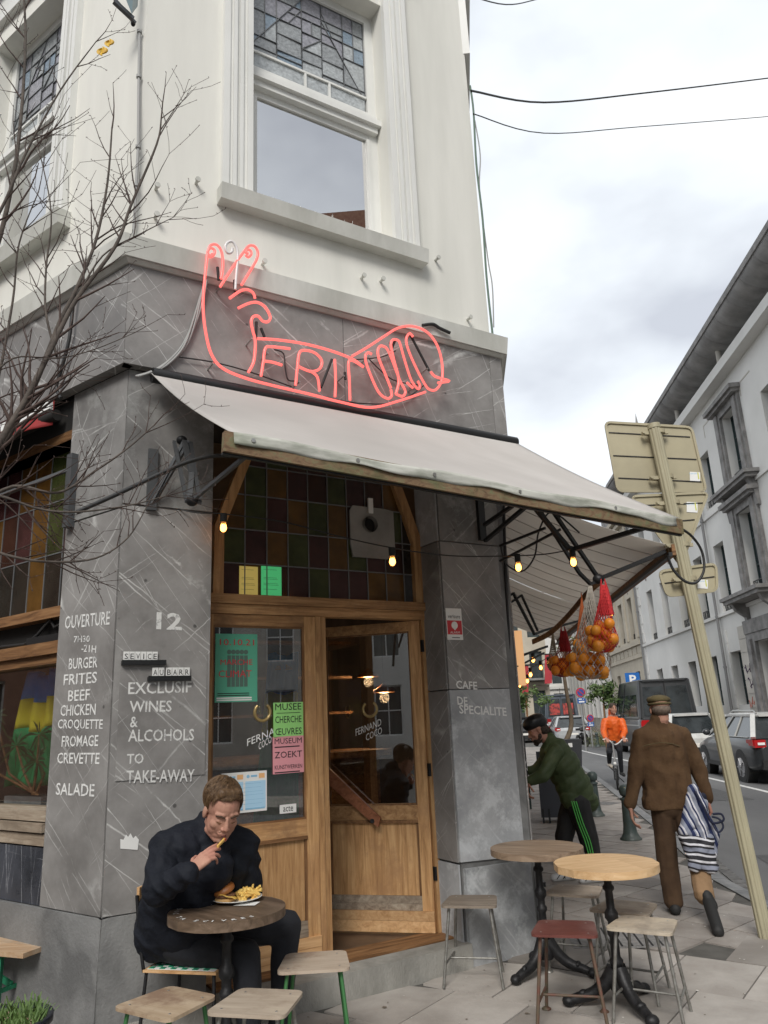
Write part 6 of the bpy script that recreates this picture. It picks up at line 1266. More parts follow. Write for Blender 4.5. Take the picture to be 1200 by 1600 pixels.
# street signs far up the street, planter with thin tree, roadside bush, young tree
def disc_sign(x, y, Y, rpx, label, under=None):
    c = at(x, y, Y); r = rpx*Y/FPX; T = thing('traffic_sign', label, 'traffic sign', V((c.x, c.y, -.1))); b = V((0,1,0))
    m = MB(); m.tube([V((c.x,c.y+.05,-.1)), V((c.x,c.y+.05,c.z+r))], .04, 8); obj('post', m, M_['chrome'], T)
    m = MB(); m.tube([c, c-b*.03], r, 24); obj('red_disc', m, plain('traffic_red', (.45,.03,.05), .5), T); m = MB(); m.tube([c-b*.03, c-b*.036], r*.72, 24); obj('blue_disc', m, plain('traffic_blue', (.03,.07,.28), .5), T)
    m = MB(); F = Frame((c.x, c.y-.04), (1,0)); m.bar(F.p(-r*.55,.0,c.z+r*.5), F.p(r*.55,.0,c.z-r*.5), r*.2, .01, up=V((0,-1,0))); obj('red_bar', m, plain('traffic_red_bar', (.45,.03,.05), .5), T)
    if under:
        m = MB(); m.fbox(F, -r*.9, r*.9, -.02, .0, c.z-r*2.3, c.z-r*1.15); obj('lower_plate', m, plain('traffic_blue_plate', (.02,.10,.35), .5), T)
        m = MB(); m.fbox(F, -r*.6, r*.1, .001, .004, c.z-r*1.5, c.z-r*1.3); m.bar(F.p(r*.35,.003,c.z-r*1.55), F.p(r*.6,.003,c.z-r*1.3), .05, .01); m.fbox(F, -r*.6, r*.6, .001, .004, c.z-r*2.1, c.z-r*1.8); obj('white_symbol', m, M_['white'], T)
disc_sign(907, 1082, 34, 7, 'round blue and red no parking sign with tow plate beside the thin tree', True); disc_sign(922, 1122, 37, 5.2, 'smaller low no parking sign near the motorbike', True)
c = at(989,1064,36.5); T = thing('parking_sign', 'blue parking sign above the roof of the charcoal van', 'traffic sign', V((c.x,c.y,-.1))); F = Frame((c.x, c.y), (1,0)); m = MB(); m.fbox(F, -.34, .34, -.02, 0, c.z-.38, c.z+.38); obj('plate', m, plain('parking_blue', (.01,.13,.45), .5), T); text('P', 'lettering', M_['white'], F, -.15, .17, c.z-.14, c.z+.28, .004, T, weight=.03); m = MB(); m.tube([F.p(0,-.06,-.1), F.p(0,-.06,c.z+.3)], .04, 8); obj('post', m, M_['chrome'], T); m=MB(); m.fbox(F,-.05,.05,.001,.004,c.z-.24,c.z-.18); obj('small_mark', m, M_['white'], T)
def leafcloud(name, c, rad, n, size, mt, parent, rs, clumps=9, squash=1.):
    m = MB(); r_ = random.Random(rs); cs = [V((r_.gauss(0,.5)*rad, r_.gauss(0,.5)*rad, r_.gauss(0,.5)*rad*squash)) for _ in range(clumps)]
    for i in range(n):
        k = cs[i % clumps]; p = c+k+V((r_.gauss(0,.22), r_.gauss(0,.22), r_.gauss(0,.22)*squash))*rad; a = V((r_.uniform(-1,1), r_.uniform(-1,1), r_.uniform(-1,1))).normalized(); b = a.orthogonal().normalized()
        m.add([p-a*size, p+b*size*.5, p+a*size, p-b*size*.5], [(0,1,2,3)])
    return tag(obj(name, m, mt, parent), kind=None)
lf_g = pm('street_leaf_green', (.05,.10,.02), (.10,.15,.04), 3, .6, rnd=.2); lf_d = pm('bush_leaf', (.09,.12,.04), (.18,.2,.09), 3, .7)
p0_ = ST.p(16.6, 1.98, 0); PLT = thing('tall_planter', 'tall dark tapered planter with a small white tag on the pavement', 'planter', p0_); FP_ = Frame((p0_.x, p0_.y), (1,0))
m = MB(); m.hexa([FP_.p(-.22,.2,0), FP_.p(.22,.2,0), FP_.p(.22,-.2,0), FP_.p(-.22,-.2,0), FP_.p(-.30,.27,1.05), FP_.p(.30,.27,1.05), FP_.p(.30,-.27,1.05), FP_.p(-.30,-.27,1.05)]); obj('box', m, plain('dark_planter', (.035,.037,.042), .6), PLT); m = MB(); m.fbox(FP_, .02,.1,.262,.268,.9,.98); obj('white_tag', m, M_['paper'], PLT)
TT = thing('street_tree', 'thin leaning street tree growing from the tall dark planter', 'tree', p0_+V((0,0,1.0))); tt = [p0_+V((0,0,.95)), at(893,1130,16.6), at(885,1080,16.6), at(880,1040,16.7), at(884,1010,16.8), at(893,985,17)]
m = MB(); m.tube(smooth(tt,4), [.055-.0018*i for i in range(21)], 8); obj('trunk', m, pm('street_bark', (.16,.12,.08), (.1,.075,.05), 9, .9), TT)
m = MB(); rt_ = random.Random(11)
for i in range(26): b = tt[3].lerp(tt[5], rt_.random()); e = b+V((rt_.uniform(-.1,.75), rt_.uniform(-.4,.4), rt_.uniform(.1,.6))); m.tube([b, b.lerp(e,.5)+V((0,0,.08)), e], [.012,.008,.003], 4)
obj('branches', m, M_['oak_dark'], TT); leafcloud('crown', at(899,1008,17), .35, 260, .045, lf_g, TT, 3, squash=1.2)
YT = thing('young_tree', 'small leafy green tree in front of the far grey building', 'tree', V((at(945,1140,33).x, 33, -.1))); m = MB(); m.tube([V((at(945,1140,33).x,33,-.1)), at(944,1110,33), at(942,1070,33)], [.05,.04,.02], 6); obj('trunk', m, M_['oak_dark'], YT); leafcloud('crown', at(943,1086,33), .5, 800, .10, lf_g, YT, 8, clumps=16, squash=1.1)
YT2 = thing('young_tree', 'dark green far tree in front of the cream shop building', 'tree', at(822,1110,48)); m = MB(); m.tube([V((at(822,1110,48).x,48,-.1)), at(822,1090,48)], .06, 6); obj('trunk', m, M_['oak_dark'], YT2); leafcloud('crown', at(822,1092,48), .9, 700, .12, lf_g, YT2, 5, clumps=12, squash=.7)
BS = thing('roadside_bush', 'straggly olive green bush at the roadside left of the orange cyclist', 'bush', ST.p(38.6, 6.6, -.1)); m = MB(); bb = ST.p(38.6,6.6,-.1)
for i in range(40): m.tube([bb, bb+V((rt_.uniform(-.7,.8), rt_.uniform(-.3,.3), rt_.uniform(.3,.95)))], .01, 3)
obj('stems', m, M_['oak_dark'], BS); m = MB()
for i in range(2200):
    p = bb+V((rt_.gauss(0,.42), rt_.gauss(0,.3), abs(rt_.gauss(0,.33)))); a = V((rt_.uniform(-.6,.6), rt_.uniform(-.6,.6), 1)).normalized()*rt_.uniform(.05,.11); m.add([p, p+V((.02,0,0)), p+a], [(0,1,2)])
obj('foliage', m, lf_d, BS)
# a-board and dark crate behind the pillar
AB = thing('a_board', 'dark folding pavement board standing behind the legs of the bending man', 'pavement board', ST.p(12.6, 1.25, 0)); F = Frame((ST.p(12.6,1.05,0).x, ST.p(12.6,1.05,0).y), (.96,-.2))
for s_ in (1,-1): m = MB(); m.hexa([F.p(0,s_*.22+.01,.08), F.p(.55,s_*.22+.01,.08), F.p(.55,s_*.22-.01,.08), F.p(0,s_*.22-.01,.08), F.p(.0,s_*.02+.01,1.02), F.p(.55,s_*.02+.01,1.02), F.p(.55,s_*.02-.01,1.02), F.p(.0,s_*.02-.01,1.02)]); obj('board', m, plain('dark_board', (.03,.035,.045), .5), AB)
for u in (.03,.12,.5): m = MB(); m.bar(F.p(u,.24,0), F.p(u,.2,.2), .03); obj('foot', m, M_['black'], AB)
CR = thing('menu_lectern', 'dark narrow menu stand with white print beside the right pillar edge', 'menu stand', at(812,1262,8.0)); F = Frame((at(800,1262,8.0).x, 8.0), (1,0)); q = lambda x, y: F.hit(x, y)
m = MB(); a, b = q(795,1266), q(829,1214); m.fbox(F, a[0], b[0]-.015, -.2, 0, a[1], b[1]); obj('panel', m, plain('bottle_green_panel', (.012,.03,.024), .5), CR)
m = MB(); a, b = q(790,1214), q(820,1150); m.fbox(F, a[0], b[0], -.1, -.02, a[1], b[1]); obj('box', m, M_['black'], CR)
a, b = q(809,1205), q(823,1186); text('BREW', 'lettering', M_['white'], F, a[0], b[0], (a[1]+b[1])/2+.01, b[1], .004, CR); text('EIGEN', 'lettering', M_['white'], F, a[0], b[0], a[1], (a[1]+b[1])/2-.01, .004, CR)
m = MB(); a, b = q(816,1258), q(822,1243); m.fbox(F, a[0], b[0], .001, .004, a[1], b[1]); obj('label', m, M_['paper'], CR)
m = MB(); a, b = q(817,1266), q(817,1386); m.tube([F.p(a[0],-.1,a[1]), F.p(a[0],-.1,0.0)], .02, 8); m.box(F.p(a[0],-.1,.02), (.15,.15,.02)); obj('stand', m, M_['black'], CR)
# ================================================================ net bags with oranges
orange = pm('orange_peel', (.88,.34,.03), (.8,.26,.02), 7, .4, .15, 120, rnd=.12)
def netbag(x, ytop, ybot, wpx, Y, label, col, n, rs, tops=2, rows=2):
    top = at(x, ytop, Y); bot = at(x, ybot, Y); w = wpx*Y/FPX*1.12; r_ = random.Random(rs); T = thing('net_bag', label, 'net bag', bot, 'net bags hanging under the awnings')
    ro = .046; cs = []; tries = 0; H = top.z-bot.z; nm = plain('net_'+label.split()[0]+str(rs), col, .7)
    while len(cs) < n and tries < 9000:
        tries += 1; lim = ro*2.1*rows; p = bot+V((r_.uniform(-w/2+ro*.8, w/2-ro*.8), r_.uniform(-.09,.09), ro*.9+r_.random()*lim*.5))
        if abs(p.x-bot.x)+ro*.7 > (w/2)*(1-max(0, (p.z-bot.z)/H-.22)/.78*1.05): continue
        if all((p-q).length > ro*1.75 for q in cs): cs.append(p)
    def env(t, a):        # outline of the bag at height t (0 bottom, 1 top)
        k = (w/2)*(min(1, (t*H/.07)**.5) if t*H < .07 else max(.10, 1-(max(0, t-.22)/.78)**.75*.92)); return V((bot.x+(top.x-bot.x)*t+k*math.cos(a), bot.y+min(k, .13)*math.sin(a), bot.z+H*t))
    m = MB(); na = 18; nt_ = 26
    for s_ in (1,-1):
        for j in range(na):
            pts = [env(.005+.995*i/nt_, 6.283*j/na+s_*i*.36*6.283/na) for i in range(nt_+1)]; m.tube(pts, .0027, 3, cap=False)
    tag(obj('net', m, nm, T), kind='stuff')
    for s_ in ((-1,1) if tops == 2 else (0,)):
        m = MB(); a0 = top+V((s_*w*.10,0,0)); m.tube([a0+V((0,0,-H*.45)), a0+V((0,0,-H*.2)), a0+V((0,0,-H*.06)), a0+V((-s_*.01,0,.05))], [w*.15,w*.10,w*.055,.004], 7); obj('gathered_top', m, pm('gathered_net_'+str(rs)+str(s_+1), col, tuple(q*.6 for q in col), 60, .8, .5, 90), T)
    for i, p in enumerate(cs):
        m = MB(); m.ell(p, (ro*r_.uniform(.92,1.08),)*3, nu=14, nv=10); o = obj('orange', m, orange); tag(o, 'orange resting inside the '+label.split(' hanging')[0], 'orange', 'oranges in the '+label.split(' hanging')[0])
netbag(943, 914, 1020, 40, 6.2, 'bright red net bag hanging nearest at the awning arm', (.62,.03,.035), 15, 2, rows=4); netbag(922, 916, 1062, 56, 6.35, 'long white net bag hanging lowest behind the bright red one', (.5,.46,.4), 24, 3, 1, rows=3)
netbag(909, 935, 1030, 20, 6.7, 'orange net bag hanging left of the long white one', (.6,.16,.05), 5, 4, 1); netbag(880, 986, 1058, 34, 8.0, 'dark red net bag hanging by itself further left', (.36,.015,.02), 12, 5, rows=3)
netbag(864, 988, 1050, 16, 8.2, 'pale cream net bag hanging at the far left', (.45,.4,.3), 3, 6, 1)
# ================================================================ people
def cap_prim(bm, a, b, ra, rb, seg=10):
    pts = []
    for c, r in ((V(a), ra), (V(b), rb)):
        for i in range(seg//2+1):
            t = math.pi*i/(seg//2)
            for j in range(seg): q = 2*math.pi*j/seg; pts.append(c+V((math.sin(t)*math.cos(q), math.sin(t)*math.sin(q), math.cos(t)))*r)
    vs = [bm.verts.new(p) for p in pts]; r = bmesh.ops.convex_hull(bm, input=vs); bmesh.ops.delete(bm, geom=[g for g in r['geom_interior'] if isinstance(g, bmesh.types.BMVert)], context='VERTS')
def blob(name, prims, voxel, mt, parent, sm=3, disp=None, extra=None):
    me = bpy.data.meshes.new('b'); bm = bmesh.new()
    for p in prims:
        if p[0] == 'c': cap_prim(bm, *p[1:])
        else:
            q = bmesh.ops.create_uvsphere(bm, u_segments=20, v_segments=14, radius=1); Mr = p[3] if len(p) > 3 else Matrix.Identity(4)
            for v in q['verts']: v.co = V(p[1])+(Mr.to_3x3() @ V((v.co.x*p[2][0], v.co.y*p[2][1], v.co.z*p[2][2])))
    bm.to_mesh(me); bm.free(); o = bpy.data.objects.new('b', me); COL.objects.link(o)
    r = o.modifiers.new('r', 'REMESH'); r.mode = 'VOXEL'; r.voxel_size = voxel; r.use_smooth_shade = True; s_ = o.modifiers.new('s', 'SMOOTH'); s_.iterations = sm; s_.factor = .5
    me2 = bpy.data.meshes.new_from_object(o.evaluated_get(bpy.context.evaluated_depsgraph_get())); bpy.data.objects.remove(o); bpy.data.meshes.remove(me)
    if disp:
        nn = [v.normal.copy() for v in me2.vertices]
        for v, n_ in zip(me2.vertices, nn): v.co += n_*disp(v.co, n_)
    inv = wm(parent).inverted() if parent else Matrix.Identity(4); me2.transform(inv)
    me2.polygons.foreach_set('use_smooth', [True]*len(me2.polygons)); me2.update()
    return mesh_obj(name, me2, mt, parent)
def basis(fwd, up): y = V(fwd).normalized(); x = y.cross(V(up)).normalized(); z = x.cross(y); return Matrix((x, y, z)).transposed().to_4x4()
def head_prims(c, B_, k=1., jaw=1.):
    P = lambda x, y, z: V(c)+(B_.to_3x3() @ V((x, y, z)))*k; Rr = lambda *r: tuple(q*k for q in r); o = []
    E = lambda p, r: o.append(('e', P(*p), Rr(*r), B_)); C = lambda a, b, r1, r2: o.append(('c', P(*a), P(*b), r1*k, r2*k))
    E((0,-.018,.035), (.076,.096,.084)); E((0,.025,-.02), (.062,.062,.085)); E((0,.03,-.072), (.053*jaw,.047,.038)); E((0,.062,-.1), (.022,.019,.016)); E((.034,.036,-.048), (.031,.031,.042)); E((-.034,.036,-.048), (.031,.031,.042)); E((.044,.012,-.04), (.024,.04,.05)); E((-.044,.012,-.04), (.024,.04,.05))
    for s in (1,-1):
        E((s*.038,.050,-.024), (.026,.024,.026)); E((s*.078,-.006,-.004), (.009,.019,.031)); E((s*.013,.090,-.029), (.009,.010,.008)); C((s*.018,.070,.030), (s*.046,.060,.028), .012, .010); C((s*.05,.02,-.075), (s*.02,.06,-.1), .02, .014)
        E((s*.031,.068,.002), (.0145,.0105,.0085))
    C((0,.080,.016), (0,.097,-.018), .009, .012); E((0,.099,-.023), (.012,.011,.010)); E((0,.079,-.055), (.028,.016,.016)); C((-.018,.088,-.052), (.018,.088,-.052), .0055, .0055); C((-.014,.086,-.064), (.014,.086,-.064), .0065, .0065)
    return o, P
def hand_prims(w, B_, curl, k=1., thumb=.5, spread=.1, side=1):
    M3 = B_.to_3x3(); P = lambda p: V(w)+(M3 @ V((p[0]*side, p[1], p[2])))*k; o = []; xs = (.028,.010,-.009,-.027); ln = ((.044,.027,.021),(.048,.030,.022),(.045,.028,.021),(.036,.021,.019))
    for i, x in enumerate(xs):
        o.append(('c', P((x*.55,.005,0)), P((x,.082,0)), .0145*k, .0125*k)); p = V((x,.086,0)); a = 0; f = curl[i] if hasattr(curl, '__len__') else curl; rr = .0098 if i < 3 else .0085
        for j, l in enumerate(ln[i]):
            a += f*(.8, 1.0, .75)[j]; q = p+V((x*spread*6*l, l*math.cos(a), -l*math.sin(a))); o.append(('c', P(p), P(q), rr*k*(1-.08*j), rr*k*(.93-.08*j))); p = q
    p = V((.022,.018,-.006)); a = thumb
    for l, d in ((.042, V((.75,.62,-.25))), (.033, V((.45,.85,-.35-.3*a))), (.027, V((.1,.85,-.5-.5*a)))): q = p+d.normalized()*l; o.append(('c', P(p), P(q), .0135*k if l > .04 else .0105*k, .0105*k if l > .04 else .009*k)); p = q
    return o
def cloth(sc, amp, f2=0, a2=0, stretch=(1,1,1)):
    def d(v, n): w = V((v.x*stretch[0], v.y*stretch[1], v.z*stretch[2])); return amp*(1-2*abs(mn.noise(w*sc)))+ (a2*mn.noise(w*f2+V((5,3,1))) if f2 else 0)
    return d
skin = pm('skin', (.50,.28,.20), (.43,.22,.16), 14, .6, .05, 120, c3=(.46,.21,.16), spec=.25); hairm = pm('brown_hair', (.075,.04,.018), (.17,.10,.048), 60, .5, .5, 150, stretch=(1,1,.4)); stub = pm('stubble_skin', (.33,.185,.13), (.41,.235,.165), 90, .7)
navy = pm('black_navy_puffer', (.006,.008,.013), (.011,.013,.02), 6, .75, .5, 35, spec=.25); dtro = pm('black_trouser_cloth', (.008,.009,.013), (.016,.018,.024), 9, .85, .2, 60)
# ---- man eating
PM = thing('person', 'man in a black puffer jacket sitting and eating at the dark round table', 'person', V((-1.16,4.38,0)))
hd = at(347,1268,4.13); fw = V((.40,-.74,-.50)); HB = basis(fw, (.02,.12,1)); hp, HP = head_prims(hd, HB, 1.12, 1.08)
nb_ = at(322,1307,4.24); wr = at(300,1359,3.90); mouth = HP(0,.10,-.058); wl = at(392,1444,4.62)
tip = at(341,1322,3.99); hb_dir = (tip-wr).normalized(); HBm = basis(hb_dir, V((-.25,-.85,.45)))
pr_ = hp+[('c', HP(0,-.03,-.06), nb_, .056, .062), ('c', nb_, V((-1.14,4.36,.62)), .055, .09), ('c', nb_, at(268,1330,4.10), .06, .05), ('c', at(268,1330,4.10), at(247,1388,3.96), .05, .045), ('c', at(247,1388,3.96), wr, .042, .028), ('c', nb_, at(382,1330,4.36), .06, .05), ('c', at(382,1330,4.36), at(388,1385,4.40), .045, .04), ('c', at(388,1385,4.40), wl, .04, .026)]
pr_ += hand_prims(wr, HBm, (.18,.30,.5,.7), 1.0, thumb=1.0, side=-1)+hand_prims(wl, basis(V((-.1,-.9,-.05)), (0,0,1)), .5, .95)
blob('body', pr_, .0036, skin, PM, sm=3)
cut = [HP(0,.075,-.056)]
m = MB(); m.ell(HP(0,.0905,-.0585), (.015,.011,.006), HB, 12, 8); obj('open_mouth', m, plain('mouth_dark', (.12,.03,.025), .6), PM)
for s in (1,-1):
    m = MB(); m.tube([HP(s*.014,.0860,.024), HP(s*.031,.0825,.031), HP(s*.052,.0680,.026)], [.0045,.0055,.003], 6); obj('eyebrow', m, plain('dark_brow_hair', (.06,.033,.018), .8), PM)
    m = MB(); m.tube([HP(s*.018,.0795,-.001), HP(s*.031,.0805,-.005), HP(s*.045,.0745,-.001)], [.0014,.0024,.0014], 5); obj('eyelash', m, M_['oak_dark'], PM)
blob('stubble', [('e', HP(0,.031,-.074), (.0570,.0485,.0375), HB), ('c', HP(-.02,.082,-.045), HP(.02,.082,-.045), .008, .008), ('c', HP(.05,.02,-.07), HP(.02,.059,-.100), .0205, .0148), ('c', HP(-.05,.02,-.07), HP(-.02,.059,-.100), .0205, .0148), ('e', HP(0,.064,-.101), (.025,.021,.017), HB)], .004, stub, PM, sm=2)
hr = [('e', HP(0,-.040,.052), (.084,.098,.080), HB), ('e', HP(0,-.07,.012), (.076,.058,.066), HB)]
for s in (1,-1): hr += [('c', HP(s*.070,-.008,.05), HP(s*.074,.004,.015), .013, .007)]
hr += [('c', HP(-.04,.015,.108), HP(.035,.03,.110), .024, .026)]
def hdisp(v, n): w = (v-hd); q = HB.to_3x3().inverted() @ w; return .003*mn.noise(V((q.x*70+q.y*40, q.y*16, q.z*30)))
blob('hair', hr, .0035, hairm, PM, sm=2, disp=hdisp)
m = MB(); r_ = random.Random(2)
HC, HRd = V((0,-.040,.052)), V((.084,.100,.082))
for i in range(1500):
    d = V((r_.gauss(0,1), r_.gauss(0,1), r_.gauss(0,1)+.6)).normalized(); p = V((HC.x+d.x*HRd.x, HC.y+d.y*HRd.y, HC.z+d.z*HRd.z))
    if p.y > .0 and p.z < .085: continue
    if p.z < -.02 and p.y > -.08: continue
    path = []; q = p
    for k in range(6):
        nn = V(((q.x-HC.x)/HRd.x**2, (q.y-HC.y)/HRd.y**2, (q.z-HC.z)/HRd.z**2)).normalized(); t = (q-V((-.03,-.08,.14))); t = (t-nn*t.dot(nn)).normalized()+V((.35,.1,0)); e = V(((q.x-HC.x)/HRd.x, (q.y-HC.y)/HRd.y, (q.z-HC.z)/HRd.z)).normalized(); q = V((HC.x+e.x*HRd.x, HC.y+e.y*HRd.y, HC.z+e.z*HRd.z)); lift = .003+.014*max(0, q.y+.02)/.1+.003*math.sin(i*1.7+k); path.append(HP(*(q+nn*lift))); q = q+t.normalized()*.011
        if q.y > .035 and q.z < .088: q = q+V((.006,-.004,.012))
    m.tube(path, [.0016,.0018,.0017,.0015,.0011,.0005], 3, cap=False)
tag(obj('hair_strands', m, hairm, PM), kind='stuff')
E_R, S_R, E_L, S_L = at(246,1390,3.97), at(262,1325,4.13), at(390,1388,4.42), at(380,1322,4.36)
nf = HP(0,-.03,-.13); jk = [('c', S_R+V((.06,.03,-.03)), V((-1.24,4.33,.62)), .125, .15), ('c', S_L+V((-.05,0,-.03)), V((-1.03,4.42,.64)), .12, .14), ('c', (S_R+S_L)/2+V((0,-.03,-.06)), V((-1.1,4.30,.66)), .13, .15), ('c', nb_, S_R, .095, .09), ('c', nb_, S_L, .095, .085), ('c', nb_+V((0,0,-.05)), (S_R+S_L)/2+V((.05,-.06,-.10)), .09, .1), ('c', S_R, S_L, .085, .08), ('c', S_R, E_R, .082, .074), ('c', E_R, wr-hb_dir*.02, .066, .046), ('c', S_L, E_L, .078, .068), ('c', E_L, wl+V((.0,.06,.01)), .06, .045), ('e', V((-1.15,4.36,.62)), (.215,.185,.12)), ('c', HP(0,-.09,-.10), nb_, .062, .10), ('c', HP(.062,-.055,-.125), nb_, .04, .08), ('c', HP(-.062,-.055,-.125), nb_, .04, .08), ('c', HP(.05,-.0,-.165), nb_+V((.03,-.03,-.02)), .035, .07), ('c', HP(-.05,-.0,-.165), nb_+V((-.0,-.05,-.02)), .035, .07)]
def puff(v, n): return .010*(1-2.4*abs(mn.noise(V((v.x*4+v.z*3, v.y*4, v.z*11+v.x*7))))) + .005*(1-2.2*abs(mn.noise(V((v.x*9-v.z*7, v.y*9, v.z*15+v.x*9)))))
blob('puffer_jacket', jk, .007, navy, PM, sm=5, disp=puff)
K_R, K_L, A_R, A_L = at(384,1494,4.22), at(448,1447,4.50), at(392,1590,4.18), at(436,1565,4.48)
A_R.z = .10; A_L.z = .10
tr = [('c', V((-1.15,4.30,.56)), K_R, .10, .075), ('c', V((-1.12,4.44,.57)), K_L, .10, .078), ('c', K_R, A_R, .075, .055), ('c', K_L, A_L, .077, .055), ('e', V((-1.15,4.38,.56)), (.17,.17,.11))]
blob('trousers', tr, .010, dtro, PM, sm=4, disp=cloth(9, .007, 20, .003, (1,1,.5)))
for a in (A_R, A_L): blob('shoe', [('c', V((a.x-.03,a.y+.02,.045)), V((a.x+.14,a.y-.12,.035)), .045, .04), ('c', V((a.x,a.y,.1)), V((a.x,a.y,.05)), .05, .045)], .007, M_['rubber'], PM, sm=3)
# chip in the hand, plate, burger, chips, napkins
fm = pm('fried_potato', (.82,.55,.16), (.68,.38,.09), 18, .5, .1); m = MB(); m.bar(tip-hb_dir*.004, mouth+HB.to_3x3() @ V((0,.012,-.004)), .010, .010); tag(obj('chip', m, fm), 'single potato chip held between fingers at the mouth of the man', 'chip')
m = MB(); m.ell(mouth+HB.to_3x3() @ V((0,.014,-.006)), (.008,.008,.008)); tag(obj('ketchup_dab', m, plain('ketchup', (.45,.01,.01), .25)), 'dab of red ketchup on the tip of the held chip', 'ketchup')
pc0 = gr(370,1404,.765); pc0 = V((pc0.x, pc0.y, .7555)); m = MB(); m.lathe([(.0,0),(.07,0),(.075,.004),(.128,.016),(.130,.019),(.122,.018),(.072,.008),(0,.007)], pc0, 32); tag(obj('plate', m, plain('white_china', (.75,.75,.73), .2), merge=True), 'white plate of burger and chips on the dark round table', 'plate')
bu = pc0+V((-.052,-.045,.008)); BG = thing('burger', 'sesame bun burger leaning open on the left half of the plate', 'burger', bu); bunm = pm('toasted_bun', (.42,.15,.035), (.28,.085,.018), 12, .4, c3=(.6,.32,.1), spec=.6)
m = MB(); m.lathe([(0,0),(.046,0),(.052,.008),(.05,.018),(0,.02)], bu, 20); obj('bottom_bun', m, pm('pale_bun', (.68,.45,.2), (.6,.36,.14), 12, .7), BG)
Mb = Matrix.Translation(bu+V((-.003,0,.047))) @ Matrix.Rotation(R(-14),4,'Y') @ Matrix.Rotation(R(14),4,'X'); m = MB(); m.lathe([(0,0),(.05,0),(.057,.007),(.054,.02),(.04,.033),(.02,.04),(0,.042)], (0,0,0), 24, M=Mb); tb_ = obj('top_bun', m, bunm, BG)
m = MB()
for i in range(40): a, r = r_.uniform(0,6.28), .045*math.sqrt(r_.random()); z = .042-.022*(r/.05)**2; m.ell(Mb @ V((r*math.cos(a), r*math.sin(a), z)), (.003,.0022,.0016), nu=6, nv=4)
obj('sesame_seeds', m, plain('sesame', (.75,.6,.38), .6), tb_)
blob('patty', [('e', bu+V((0,0,.03)), (.053,.053,.013))], .004, pm('browned_meat', (.13,.06,.03), (.2,.1,.05), 40, .6, .6, 90), BG, 1, disp=cloth(60,.003))
m = MB(); m.grid(lambda a, b: bu+V((-.02+.085*a, -.06+.07*b, .042-.035*(a**2)*(.6+.4*b)+.003*math.sin(a*9))), 8, 8, .003); obj('cheese_slice', m, plain('melted_cheese', (.85,.56,.12), .35), BG)
m = MB(); 
for i in range(70):
    a, r = r_.uniform(-1.7,1.7), .078*math.sqrt(r_.random()); p = pc0+V((.052+.05*r_.uniform(-.9,.9), .02+.055*r_.uniform(-1,1), .014+.028*r_.random()*(1))); d = V((r_.uniform(-1,1), r_.uniform(-1,1), r_.uniform(-.35,.5))).normalized()*.03; m.bar(p-d, p+d, .0095, .0095)
tag(obj('chips_heap', m, pm('golden_chips', (.86,.66,.2), (.78,.5,.12), 16, .5), kind=None) if 0 else obj('chips_heap', m, pm('golden_chips', (.86,.64,.2), (.76,.46,.11), 16, .5)), 'heap of yellow potato chips on the right half of the plate', 'chips', kind='stuff')
m = MB(); q = gr(385,1412,.757); m.add([q+V((-.06,-.03,0)), q+V((.05,-.045,0)), q+V((.065,.03,.0)), q+V((-.02,.04,0))], [(0,1,2,3)]); tag(obj('napkin', m, M_['paper']), 'white paper napkin sticking out under the front of the plate', 'napkin')
m = MB(); q = gr(321,1413,.757); m.grid(lambda a, b: q+V((-.035+.07*a, -.018+.036*b, .004*math.sin(a*9)+.003*b)), 6, 3, .001); tag(obj('torn_wrapper', m, pm('printed_wrapper', (.75,.76,.78), (.2,.3,.45), 60, .6, lo=.55, hi=.6)), 'small torn white wrapper lying left of the plate', 'wrapper')
# ---- walking man seen from behind
brown = pm('brown_suede', (.072,.036,.014), (.11,.06,.026), 7, .9, .5, 45, c3=(.045,.023,.009)); brt = pm('brown_trouser_cloth', (.05,.026,.012), (.07,.038,.018), 9, .9, .2, 50); tan = pm('tan_corduroy', (.22,.135,.07), (.28,.175,.095), 9, .9, .3, 50)
WMn = thing('person', 'man in a flat cap and brown suede jacket walking away with a striped bag', 'person', ST.p(6.7, 1.62, 0)); Y = 6.75
hc = at(1031,1109,Y); B2 = basis((.09,1,-.05), (0,0,1)); hp, HP2 = head_prims(hc, B2, 1.03); nk = at(1031,1134,Y)
SL, SR, EL, ER, WL_, WR_ = at(1002,1152,Y), at(1066,1152,Y), at(994,1212,Y-.02), at(1093,1206,Y-.02), at(985,1262,Y-.06), at(1106,1252,Y-.12); Pv = at(1044,1262,Y)
pr_ = hp+[('c', HP2(0,-.03,-.07), nk, .058, .062), ('c', nk+V((0,.01,-.06)), Pv, .05, .09), ('c', nk, SL, .05, .05), ('c', SL, EL, .045, .04), ('c', EL, WL_, .038, .027), ('c', nk, SR, .05, .05), ('c', SR, ER, .045, .04), ('c', ER, WR_, .038, .027)]
pr_ += hand_prims(WL_, basis(V((.06,.05,-1)), (-1,.2,0)), (.35,.4,.45,.5), 1.0, side=1)+hand_prims(WR_, basis(V((.12,-.1,-1)), (1,-.3,0)), 1.0, 1.0, side=-1)
blob('body', pr_, .0045, skin, WMn, sm=3)
blob('hair', [('e', HP2(0,-.035,.0), (.079,.092,.058), B2)], .005, pm('short_grey_brown_hair', (.12,.09,.07), (.2,.155,.12), 60, .8), WMn, 2)
capm = pm('olive_brown_cap', (.085,.065,.028), (.12,.095,.042), 9, .9, .3, 60); blob('flat_cap', [('e', HP2(0,-.005,.078), (.096,.115,.042), B2), ('e', HP2(0,.03,.088), (.092,.1,.032), B2), ('c', HP2(-.05,.1,.055), HP2(.05,.1,.055), .02, .02)], .006, capm, WMn, 3, disp=cloth(22,.003))
